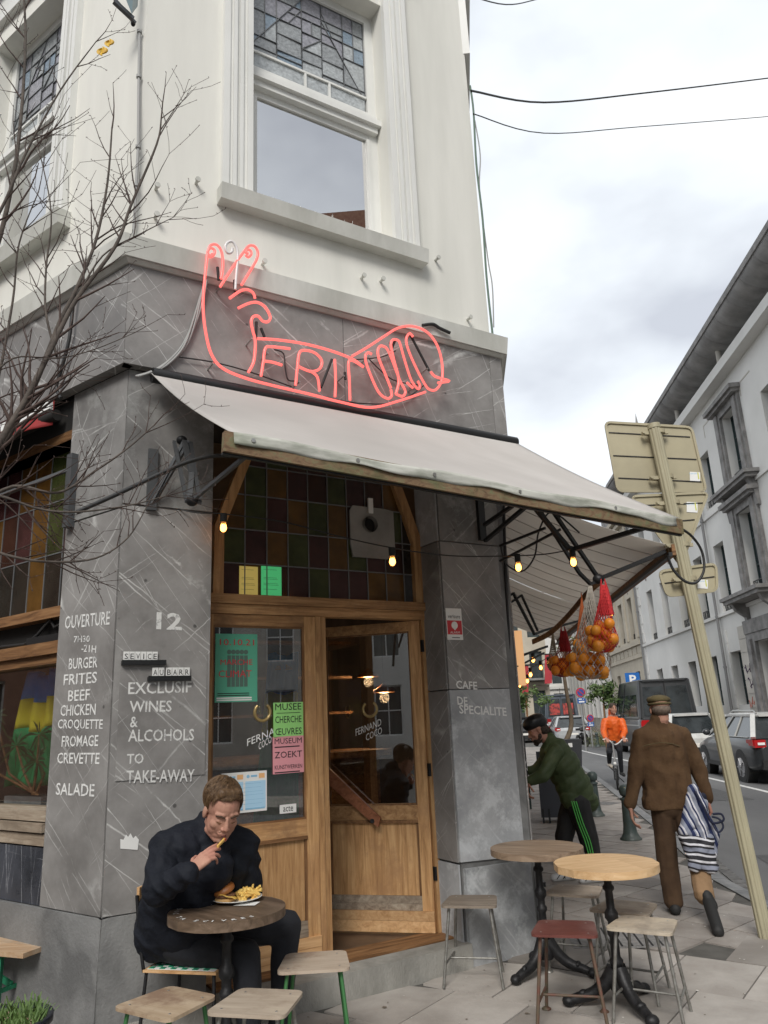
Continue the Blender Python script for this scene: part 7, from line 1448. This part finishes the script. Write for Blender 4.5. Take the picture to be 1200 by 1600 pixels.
m = MB(); m.tube([HP2(.086*math.cos(a), -.012+.104*math.sin(a), .046) for a in [i*.2618 for i in range(25)]], .011, 6, cap=False); obj('cap_band', m, capm, WMn)
jk = [('c', at(1015,1160,Y), at(1027,1240,Y), .115, .115), ('c', at(1052,1160,Y), at(1060,1240,Y), .115, .115), ('c', at(1034,1156,Y), at(1043,1242,Y), .125, .125), ('c', at(1025,1243,Y), at(1026,1256,Y), .115, .115), ('c', at(1061,1243,Y), at(1063,1256,Y), .115, .115), ('c', at(1024,1254,Y), at(1065,1254,Y), .12, .12), ('c', nk, SL, .06, .07), ('c', nk, SR, .06, .07), ('c', SL, SR, .078, .078), ('c', SL, EL, .074, .062), ('c', EL, WL_+V((0,0,.03)), .058, .043), ('c', SR, ER, .074, .062), ('c', ER, WR_+V((0,0,.03)), .058, .043), ('c', nk+V((0,0,-.03)), nk+V((0,0,.052)), .08, .068)]
sj = blob('suede_jacket', jk, .009, brown, WMn, sm=7, disp=cloth(6, .012, 17, .012, (1,1,.6)))
bmj = bmesh.new(); bmj.from_mesh(sj.data); hz_ = at(1044,1263,Y).z; hp0 = wm(WMn).inverted() @ V((0,0,hz_)); hl = [v for v in bmj.verts]; sel = [f for f in bmj.faces if all(abs((wm(WMn) @ v.co - at(1044,1255,Y)).x) < .235 for v in f.verts)]
geo = set(sel); [geo.update(f.edges) for f in sel]; [geo.update(f.verts) for f in sel]; bmesh.ops.bisect_plane(bmj, geom=list(geo), plane_co=hp0, plane_no=(0,0,1), clear_inner=True); bmj.to_mesh(sj.data); bmj.free()
m = MB(); m.tube([at(x, y, Y-.147+.0009*abs(x-1034)) for x, y in ((1004,1166),(1020,1162),(1034,1160),(1050,1162),(1062,1166))], .003, 5); obj('back_seam', m, capm, WMn)
KL, KR, AL, AR = at(1043,1348,Y), at(1092,1345,Y-.12), at(1054,1418,Y+.02), at(1105,1408,Y-.3); AL.z = .1; AR.z = .17
blob('trousers', [('c', Pv+V((-.05,0,.02)), KL, .095, .082), ('c', KL, AL+V((0,0,.0)), .08, .075), ('c', Pv+V((.09,0,.02)), KR, .092, .082), ('e', Pv, (.14,.11,.1))], .009, brt, WMn, sm=4, disp=cloth(8,.008,20,.003,(1,1,.5)))
blob('lower_trouser_leg', [('c', KR, AR+V((-.01,.02,.03)), .083, .078)], .008, tan, WMn, sm=3, disp=cloth(9,.006,20,.003,(1,1,.5)))
blob('shoe', [('c', V((AL.x-.01,AL.y-.05,.045)), V((AL.x+.03,AL.y+.16,.04)), .045, .042), ('c', AL, V((AL.x,AL.y,.05)), .045, .042)], .007, M_['rubber'], WMn, 3)
toe = gr(1122,1455,.03); blob('shoe', [('c', AR+V((0,-.02,.0)), toe, .048, .045), ('c', AR+V((-.01,-.03,.03)), AR+V((.01,-.05,-.04)), .045, .048)], .007, M_['rubber'], WMn, 3)
# striped bag
SBg = thing('striped_bag', 'blue and white striped cloth bag dangling from the hand of the walking man', 'bag', at(1094,1360,6.5))
def stripe_mat(name, axis, cols, sc):
    m, nt, p, N, L = newmat(name); t = N('ShaderNodeTexCoord'); s = N('ShaderNodeSeparateXYZ'); q = N('ShaderNodeMapping'); q.inputs['Rotation'].default_value = (0, R(axis), 0); L(t.outputs['Object'], q.inputs[0]); nz = N('ShaderNodeTexNoise'); nz.inputs['Scale'].default_value = 5; va = N('ShaderNodeVectorMath'); va.operation = 'MULTIPLY_ADD'; va.inputs[1].default_value = (.05,.05,.05); L(t.outputs['Object'], nz.inputs['Vector']); L(nz.outputs['Color'], va.inputs[0]); L(q.outputs[0], va.inputs[2]); L(va.outputs[0], s.inputs[0])
    f = N('ShaderNodeMath'); f.operation = 'MULTIPLY'; f.inputs[1].default_value = sc; L(s.outputs[0], f.inputs[0]); g = N('ShaderNodeMath'); g.operation = 'FRACT'; L(f.outputs[0], g.inputs[0]); c = ramp(N, [(i/len(cols), k) for i, k in enumerate(cols)]); c.color_ramp.interpolation = 'CONSTANT'; L(g.outputs[0], c.inputs[0]); L(c.outputs[0], p.inputs['Base Color']); p.inputs['Roughness'].default_value = .8; return m
NV, WHt, GY, BKs = (.015,.025,.09), (.62,.62,.66), (.25,.27,.34), (.02,.02,.025)
s1 = stripe_mat('blue_white_stripe', 18, [WHt, NV, WHt, GY, GY, NV, NV, GY, WHt, NV, GY, GY], 6.5); s2 = stripe_mat('grey_black_stripe', 82, [BKs, WHt, BKs, GY, GY, BKs, WHt, BKs], 8.5)
P6 = lambda x, y, d=6.5: at(x, y, d)
def hull_bag(name, quad, th, mt, dp):
    pr = [('c', P6(*quad[i]), P6(*quad[(i+1) % len(quad)]), th, th) for i in range(len(quad))]+[('c', P6(*quad[0]), P6(*quad[2]), th*1.3, th*1.3)]
    if len(quad) > 3: pr.append(('c', P6(*quad[1]), P6(*quad[3]), th*1.3, th*1.3)); c = tuple(sum(q[k] for q in quad)/4 for k in (0,1)); pr += [('c', P6(*c), P6(*q), th*1.5, th) for q in quad]
    return blob(name, pr, .008, mt, SBg, sm=4, disp=dp)
dp = cloth(10,.012,22,.005); hull_bag('bag_side', [(1082,1234),(1069,1298),(1100,1307),(1098,1258)], .032, s1, dp); hull_bag('bag_base', [(1071,1310),(1086,1352),(1113,1356),(1106,1310)], .036, s2, dp); hull_bag('bag_fold', [(1104,1272),(1107,1300),(1116,1335),(1122,1302)], .012, s1, dp)
m = MB(); m.tube(smooth([P6(1086,1236,6.44), P6(1100,1262,6.40), P6(1112,1285,6.42), P6(1130,1282,6.4), P6(1127,1272,6.42), P6(1114,1272,6.42)], 5), .009, 6); m.tube(smooth([P6(1112,1285,6.44), P6(1122,1300,6.4), P6(1130,1292,6.4), P6(1124,1280,6.42), P6(1112,1276,6.44)], 5), .008, 6); obj('handles', m, plain('navy_webbing', (.015,.02,.05), .7), SBg)
blob('navy_fold', [('c', P6(1098,1244,6.55), P6(1103,1256,6.55), .03, .02)], .008, plain('navy_cloth', (.012,.015,.035), .8), SBg, 2)
# ---- man bending in a green jacket
gj = pm('olive_green_quilted_nylon', (.045,.068,.026), (.075,.10,.042), 5, .6, .2, 40, spec=.4); trk = pm('black_track_trousers', (.012,.012,.013), (.022,.022,.023), 7, .7, .2, 40)
GM = thing('person', 'man in a green quilted jacket and black helmet bending over beside the pillar', 'person', ST.p(8.03, .95, 0)); Y = 8.1
hc = at(838,1142,Y); B3 = basis((-.93,-.15,-.42), (-.35,0,1)); hp, HP3 = head_prims(hc, B3, 1.0); nk = at(862,1163,Y)
S1, E1_, W1 = at(868,1176,Y-.13), at(848,1212,Y-.22), at(823,1222,Y-.2); S2, E2_, W2 = at(864,1176,Y+.14), at(838,1205,Y+.2), at(822,1205,Y+.2); Pv = at(900,1252,Y)
pr_ = hp+[('c', HP3(0,-.03,-.06), nk, .056, .06), ('c', nk, Pv, .05, .08), ('c', nk, S1, .05, .05), ('c', S1, E1_, .045, .04), ('c', E1_, W1, .038, .027), ('c', nk, S2, .05, .05), ('c', S2, E2_, .045, .04), ('c', E2_, W2, .038, .027)]+hand_prims(W1, basis((-.15,-.2,-1), (-1,-.2,0)), .6, 1., side=-1)+hand_prims(W2, basis((-.3,0,-1), (-1,.2,0)), .6, 1.)
blob('body', pr_, .0045, skin, GM, sm=3)
dkh = pm('dark_brown_hair', (.03,.018,.012), (.06,.038,.025), 50, .7, .4, 90); blob('beard', [('e', HP3(0,.03,-.08), (.056,.054,.042), B3), ('e', HP3(0,.062,-.105), (.03,.026,.03), B3), ('c', HP3(.058,.01,-.05), HP3(.03,.05,-.1), .022, .022), ('c', HP3(-.058,.01,-.05), HP3(-.03,.05,-.1), .022, .022)], .005, dkh, GM, 2, disp=cloth(70,.003))
blob('hair', [('e', HP3(0,-.06,-.01), (.078,.07,.07), B3), ('c', HP3(0,-.11,-.03), HP3(0,-.13,-.08), .03, .022)], .005, dkh, GM, 2, disp=cloth(60,.004))
blob('helmet', [('e', HP3(0,-.022,.085), (.102,.130,.078), B3), ('e', HP3(0,-.07,.055), (.095,.085,.068), B3)], .006, plain('matt_black_helmet', (.012,.013,.015), .35), GM, 3)
m = MB(); m.tube([HP3(.085,.02,.03), HP3(.075,.02,-.05), HP3(.03,.04,-.1)], .007, 6); obj('helmet_strap', m, M_['rubber'], GM)
def quilt(v, n): q = (v-at(870,1170,8.1)); a = q.z*.8+q.x*-.5; return .008*abs(math.sin(a*38))+.006*mn.noise(v*9)
jk = [('c', at(868,1178,Y), at(903,1240,Y), .165, .17), ('e', at(880,1195,Y), (.165,.19,.17)), ('e', at(896,1228,Y), (.18,.18,.17)), ('c', at(893,1246,Y-.06), at(920,1252,Y+.02), .12, .10), ('c', at(893,1246,Y+.06), at(920,1252,Y+.02), .12, .10), ('c', S1, E1_, .078, .065), ('c', E1_, W1+V((.03,0,.01)), .06, .045), ('c', S2, E2_, .078, .065), ('c', E2_, W2+V((.03,0,.01)), .06, .045), ('c', nk, at(868,1176,Y), .085, .14), ('c', HP3(0,-.08,-.12), nk, .06, .085)]
blob('quilted_jacket', jk, .009, gj, GM, sm=4, disp=quilt)
KA, KB, AA, AB_ = at(881,1312,Y+.1), at(921,1314,Y-.05), at(890,1372,Y+.1), at(934,1370,Y-.05); AA.z = .1; AB_.z = .1
blob('track_trousers', [('c', Pv+V((-.02,.08,0)), KA, .115, .088), ('c', KA, AA, .088, .058), ('c', Pv+V((.0,-.07,0)), KB, .12, .092), ('c', KB, AB_, .09, .06), ('e', Pv, (.15,.17,.12))], .009, trk, GM, sm=4, disp=cloth(7,.008,16,.004,(1,1,.5)))
for k in range(3):
    m = MB(); pp_ = [at(893+3.5*k,1252,Y-.215), at(903+3.8*k,1285,Y-.20), at(914+4*k,1314,Y-.165), at(920+3.6*k,1335,Y-.145), at(927+3.2*k,1352,Y-.13)]; m.tube(smooth(pp_,4), .006, 5); obj('side_stripe', m, plain('lime_green_stripe', (.12,.6,.12), .6), GM)
shw = plain('white_leather', (.65,.65,.64), .5)
for a in (AA, AB_):
    sh = blob('shoe', [('c', V((a.x+.04,a.y,.045)), V((a.x-.16,a.y-.02,.03)), .045, .036), ('c', V((a.x+.01,a.y,.09)), V((a.x,a.y,.05)), .045, .045)], .006, shw, GM, 3)
    for k in range(4): m = MB(); x = a.x-.02-.03*k; m.tube([V((x+.02,a.y-.052,.075)), V((x-.025*(1 if k % 2 else -1)-.0,a.y-.055,.025))], .004, 5); obj('shoe_stripe', m, M_['rubber'], sh)
# ---- cyclist
CY = thing('person', 'bareheaded man in an orange hooded jacket riding a folding bike toward the viewer', 'person', ST.p(18.7, 3.35, -.12)); Y = 18.9
FB = Frame((ST.p(18.7,3.33,-.12).x, ST.p(18.7,3.33,-.12).y), (-.28,-.96)); zb = -.12     # u towards the viewer along the bike
hc = at(958,1107,Y-.1); B4 = basis((.12,-1,-.08), (0,0,1)); hp, HP4 = head_prims(hc, B4, 1.0); nk = at(958,1121,Y+.0); Pv = at(959,1163,Y+.15); sL, sR = at(945,1128,Y), at(972,1128,Y); eL, eR = at(943,1144,Y-.1), at(976,1143,Y-.1); wL, wR = at(947,1154,Y-.35), at(974,1153,Y-.35)
pr_ = hp+[('c', HP4(0,-.03,-.06), nk, .055, .06), ('c', nk, Pv, .1, .11)]+[q for a, b, c_ in ((sL,eL,wL),(sR,eR,wR)) for q in (('c',nk,a,.05,.05),('c',a,b,.045,.04),('c',b,c_,.036,.027))]+hand_prims(wL, basis((.1,-1,-.3), (0,-.3,1)), 1.1, 1.1, side=1)+hand_prims(wR, basis((-.1,-1,-.3), (0,-.3,1)), 1.1, 1.1, side=-1)
blob('body', pr_, .006, skin, CY, 3); blob('hair', [('e', HP4(0,-.03,.045), (.085,.1,.085), B4)], .007, dkh, CY, 2, disp=cloth(40,.006))
for s in (1,-1): m = MB(); m.tube([HP4(s*.018,.088,.027), HP4(s*.048,.073,.028)], .005, 5); obj('eyebrow', m, dkh, CY); m = MB(); m.ell(HP4(s*.031,.079,.004), (.009,.006,.005)); obj('eye', m, M_['rubber'], CY)
orj = pm('orange_rain_jacket', (.78,.14,.015), (.66,.10,.01), 5, .55, .15, 20); blob('orange_jacket', [('c', at(958,1130,Y), at(959,1155,Y+.1), .18, .17), ('c', sL, sR, .085, .085), ('c', sL, eL, .085, .07), ('c', eL, wL+V((0,.05,.02)), .07, .052), ('c', sR, eR, .085, .07), ('c', eR, wR+V((0,.05,.02)), .07, .052), ('c', nk+V((-.06,.05,-.03)), nk+V((.06,.05,-.03)), .07, .07), ('c', HP4(0,-.12,-.06), nk+V((0,.08,0)), .07, .09)], .011, orj, CY, 3, disp=cloth(8,.012,18,.006))
kL, kR, aL, aR = at(952,1175,Y-.35), at(968,1172,Y-.3), at(952,1191,Y-.1), at(971,1204,Y-.1); blob('trousers', [('c', Pv+V((-.07,0,0)), kL, .1, .075), ('c', kL, aL, .072, .05), ('c', Pv+V((.07,0,0)), kR, .1, .075), ('c', kR, aR, .072, .05), ('e', Pv, (.17,.15,.1))], .010, dtro, CY, 3)
for a in (aL, aR): blob('shoe', [('c', a+V((0,.05,-.06)), a+V((0,-.16,-.09)), .045, .04)], .009, plain('pale_beige_shoe', (.5,.45,.38), .6) if a is aL else M_['rubber'], CY, 2)
BK = thing('folding_bike', 'folding bicycle with small wheels and white handlebar under the orange jacketed rider', 'bicycle', FB.p(0,0,zb)); sil = plain('silver_bike_tube', (.5,.5,.5), .35, .7)
for u in (.5, -.5):
    m = MB(); m.tube([FB.p(u+.19*math.cos(a), 0, zb+.2+.19*math.sin(a)) for a in [i*.2618 for i in range(25)]], .02, 8, cap=False); w_ = obj('wheel', m, M_['rubber'], BK); m = MB()
    for k in range(10): a = k*.628; m.tube([FB.p(u,0,zb+.2), FB.p(u+.18*math.cos(a),0,zb+.2+.18*math.sin(a))], .003, 4)
    m.tube([FB.p(u+.168*math.cos(a), 0, zb+.2+.168*math.sin(a)) for a in [i*.2618 for i in range(25)]], .009, 5, cap=False); obj('spokes', m, sil, w_)
m = MB(); m.tube([FB.p(-.25,0,zb+.3), FB.p(.42,0,zb+.42)], .025, 8); m.tube([FB.p(.5,.04,zb+.2), FB.p(.44,.04,zb+.5)], .014, 6); m.tube([FB.p(.5,-.04,zb+.2), FB.p(.44,-.04,zb+.5)], .014, 6); m.tube([FB.p(-.5,0,zb+.2), FB.p(-.2,0,zb+.3)], .014, 6); obj('frame', m, M_['black'], BK)
m = MB(); m.tube([FB.p(-.22,0,zb+.3), FB.p(-.3,0,zb+.95)], .015, 8); m.tube([FB.p(.44,0,zb+.45), FB.p(.38,0,zb+1.02)], .016, 8); obj('stem', m, sil, BK)
m = MB(); hh = [wR+V((.08,0,-.02)), wR+V((-.02,-.05,-.02)), wR+V((-.12,-.02,-.10)), (wL+wR)/2+V((0,0,-.14)), wL+V((.12,-.02,-.10)), wL+V((.02,-.05,-.02)), wL+V((-.08,0,-.02))]; m.tube(smooth(hh,4), .015, 6); obj('handlebar', m, M_['white'], BK)
m = MB(); m.ell(FB.p(-.3,0,zb+.98), (.07,.12,.035)); obj('saddle', m, M_['rubber'], BK); m = MB(); m.ell(FB.p(.5,0,zb+.55), (.035,.035,.035)); obj('headlight', m, M_['white'], BK); m = MB(); m.tube([FB.p(-.12,-.15,zb+.1), FB.p(-.12,.0,zb+.25), FB.p(-.12,.0,zb+.3), FB.p(-.12,.15,zb+.45)], .012, 5); obj('pedals', m, M_['black'], BK)
# ================================================================ bare tree at the left
bark = pm('twig_bark', (.05,.03,.024), (.09,.06,.05), 30, .85, .3, 90); bark2 = pm('trunk_bark', (.055,.045,.038), (.11,.09,.075), 14, .9, .5, 50)
TR = thing('bare_street_tree', 'bare tree spreading thin twigs before the left wall with two yellow leaves', 'tree', V((-2.35, 3.0, 0)))
base = V((-2.35,3.0,0)); trunk = MB(); trunk.tube([base, V((-2.33,3.02,.9)), V((-2.28,3.0,1.7)), V((-2.2,2.98,2.2))], [.11,.09,.075,.065], 12); obj('trunk', trunk, bark2, TR)
rt = random.Random(21); tw = MB(); limbs = MB()
def grow(p, d, L, r, lev, mb):
    n = max(3, int(L/.07)); pts = [p]; dirs = [d]
    for i in range(n):
        d = (d+V((rt.gauss(0,.09), rt.gauss(0,.06), rt.gauss(0,.09)))+V((0,0,.035))).normalized(); pts.append(pts[-1]+d*(L/n)); dirs.append(d)
    rs = [max(.0011, r*(1-.72*i/n)) for i in range(n+1)]; mb.tube(pts, rs, 5 if r > .006 else 3, cap=False)
    for i in range(1, n+1):      # buds
        if r < .006 and rt.random() < .55: q = pts[i]; e = V((rt.uniform(-1,1), rt.uniform(-.5,.5), rt.uniform(-.2,1))).normalized(); mb.tube([q, q+e*.008], [.0022,.0014], 3)
    if lev > 0:
        k = max(2, int(L/(.13 if lev > 1 else .11)))
        for j in range(k):
            i = rt.randint(max(1, n//6), n); s = 1 if j % 2 else -1; ax_ = V((rt.uniform(-.5,.5), 1, rt.uniform(-.3,.3))); q = Quaternion(ax_.normalized(), s*R(rt.uniform(24,52))); grow(pts[i], (q @ dirs[i]).normalized(), L*rt.uniform(.36,.62), rs[i]*.58, lev-1, mb)
    return pts
def limb(px, r0, r1, L=.5, lev=2, dens=1.):
    pts = smooth([at(*q) for q in px], 5); n = len(pts); limbs.tube(pts, [.8*(r0+(r1-r0)*i/(n-1)) for i in range(n)], 7, cap=False)
    k = int(n*dens)
    for j in range(k):
        i = rt.randint(2, n-1); t = i/(n-1); d = (pts[min(i+1,n-1)]-pts[max(i-1,0)]).normalized(); s = 1 if j % 2 else -1; q = Quaternion(V((rt.uniform(-.4,.4),1,rt.uniform(-.2,.2))).normalized(), s*R(rt.uniform(22,50))); grow(pts[i], (q @ d).normalized(), L*rt.uniform(.45,1.0), (r0+(r1-r0)*t)*.42+.0012, lev-1, tw)
    d = (pts[-1]-pts[-2]).normalized(); grow(pts[-1], d, L*.7, r1, lev-1, tw)
limb([(-60,900,2.9),(-20,740,2.9),(18,672,2.9),(55,600,2.92),(95,500,2.95),(120,450,3.0),(150,375,3.05),(168,285,3.1),(175,200,3.15)], .020, .005, .42, 2, .5)
limb([(-60,800,2.8),(0,690,2.8),(40,625,2.82),(80,545,2.85),(118,470,2.9),(180,385,2.95),(205,320,3.0),(245,225,3.05),(252,185,3.05)], .019, .0045, .40, 2, .55)
limb([(-80,560,3.1),(-10,400,3.1),(20,280,3.1),(33,180,3.15),(40,60,3.2),(35,-40,3.2)], .017, .006, .5, 2, .55)
limb([(-60,420,2.9),(0,330,2.9),(40,240,2.95),(95,140,3.0),(150,65,3.05)], .011, .003, .38, 2, .5)
limb([(90,560,2.95),(72,490,2.95),(72,420,3.0),(80,330,3.0),(60,230,3.05)], .008, .003, .35, 2, .6)
limb([(-50,800,2.7),(20,760,2.7),(90,770,2.75),(150,735,2.8),(200,700,2.85),(240,665,2.9)], .009, .0032, .3, 2, .55)
limb([(-50,770,2.6),(0,775,2.6),(60,795,2.65),(120,800,2.7),(200,790,2.8),(260,775,2.85)], .008, .0028, .3, 2, .6)
limb([(-40,850,2.7),(20,870,2.7),(80,878,2.75),(150,872,2.8),(200,840,2.85),(230,790,2.9)], .008, .0025, .26, 2, .5)
limb([(-30,610,2.8),(20,560,2.8),(90,560,2.85),(150,545,2.9),(210,520,2.95)], .005, .002, .25, 2, .4)
limb([(118,470,2.9),(160,400,2.95),(220,365,3.0),(270,340,3.05)], .006, .002, .25, 2, .5)
limb([(-40,720,3.0),(-5,600,3.0),(20,470,3.05),(30,380,3.05),(60,300,3.1)], .010, .003, .4, 2, .5)
obj('limbs', limbs, bark2, TR); obj('twigs', tw, bark, TR)
yl = pm('yellow_autumn_leaf', (.72,.5,.04), (.6,.32,.03), 30, .6)
for x, y, s in ((171,67,1.), (160,80,1.15)):
    c = at(x, y, 3.04); m = MB(); m.grid(lambda a, b, c=c, s=s: c+V((.026*s*(a-.5)*2*math.sqrt(max(.02,1-(2*b-1)**2)), .008*math.sin(a*6), .020*s*(b-.5)*2)), 6, 6, .0006); obj('leaf', m, yl, TR)
for nm, me in (): pass
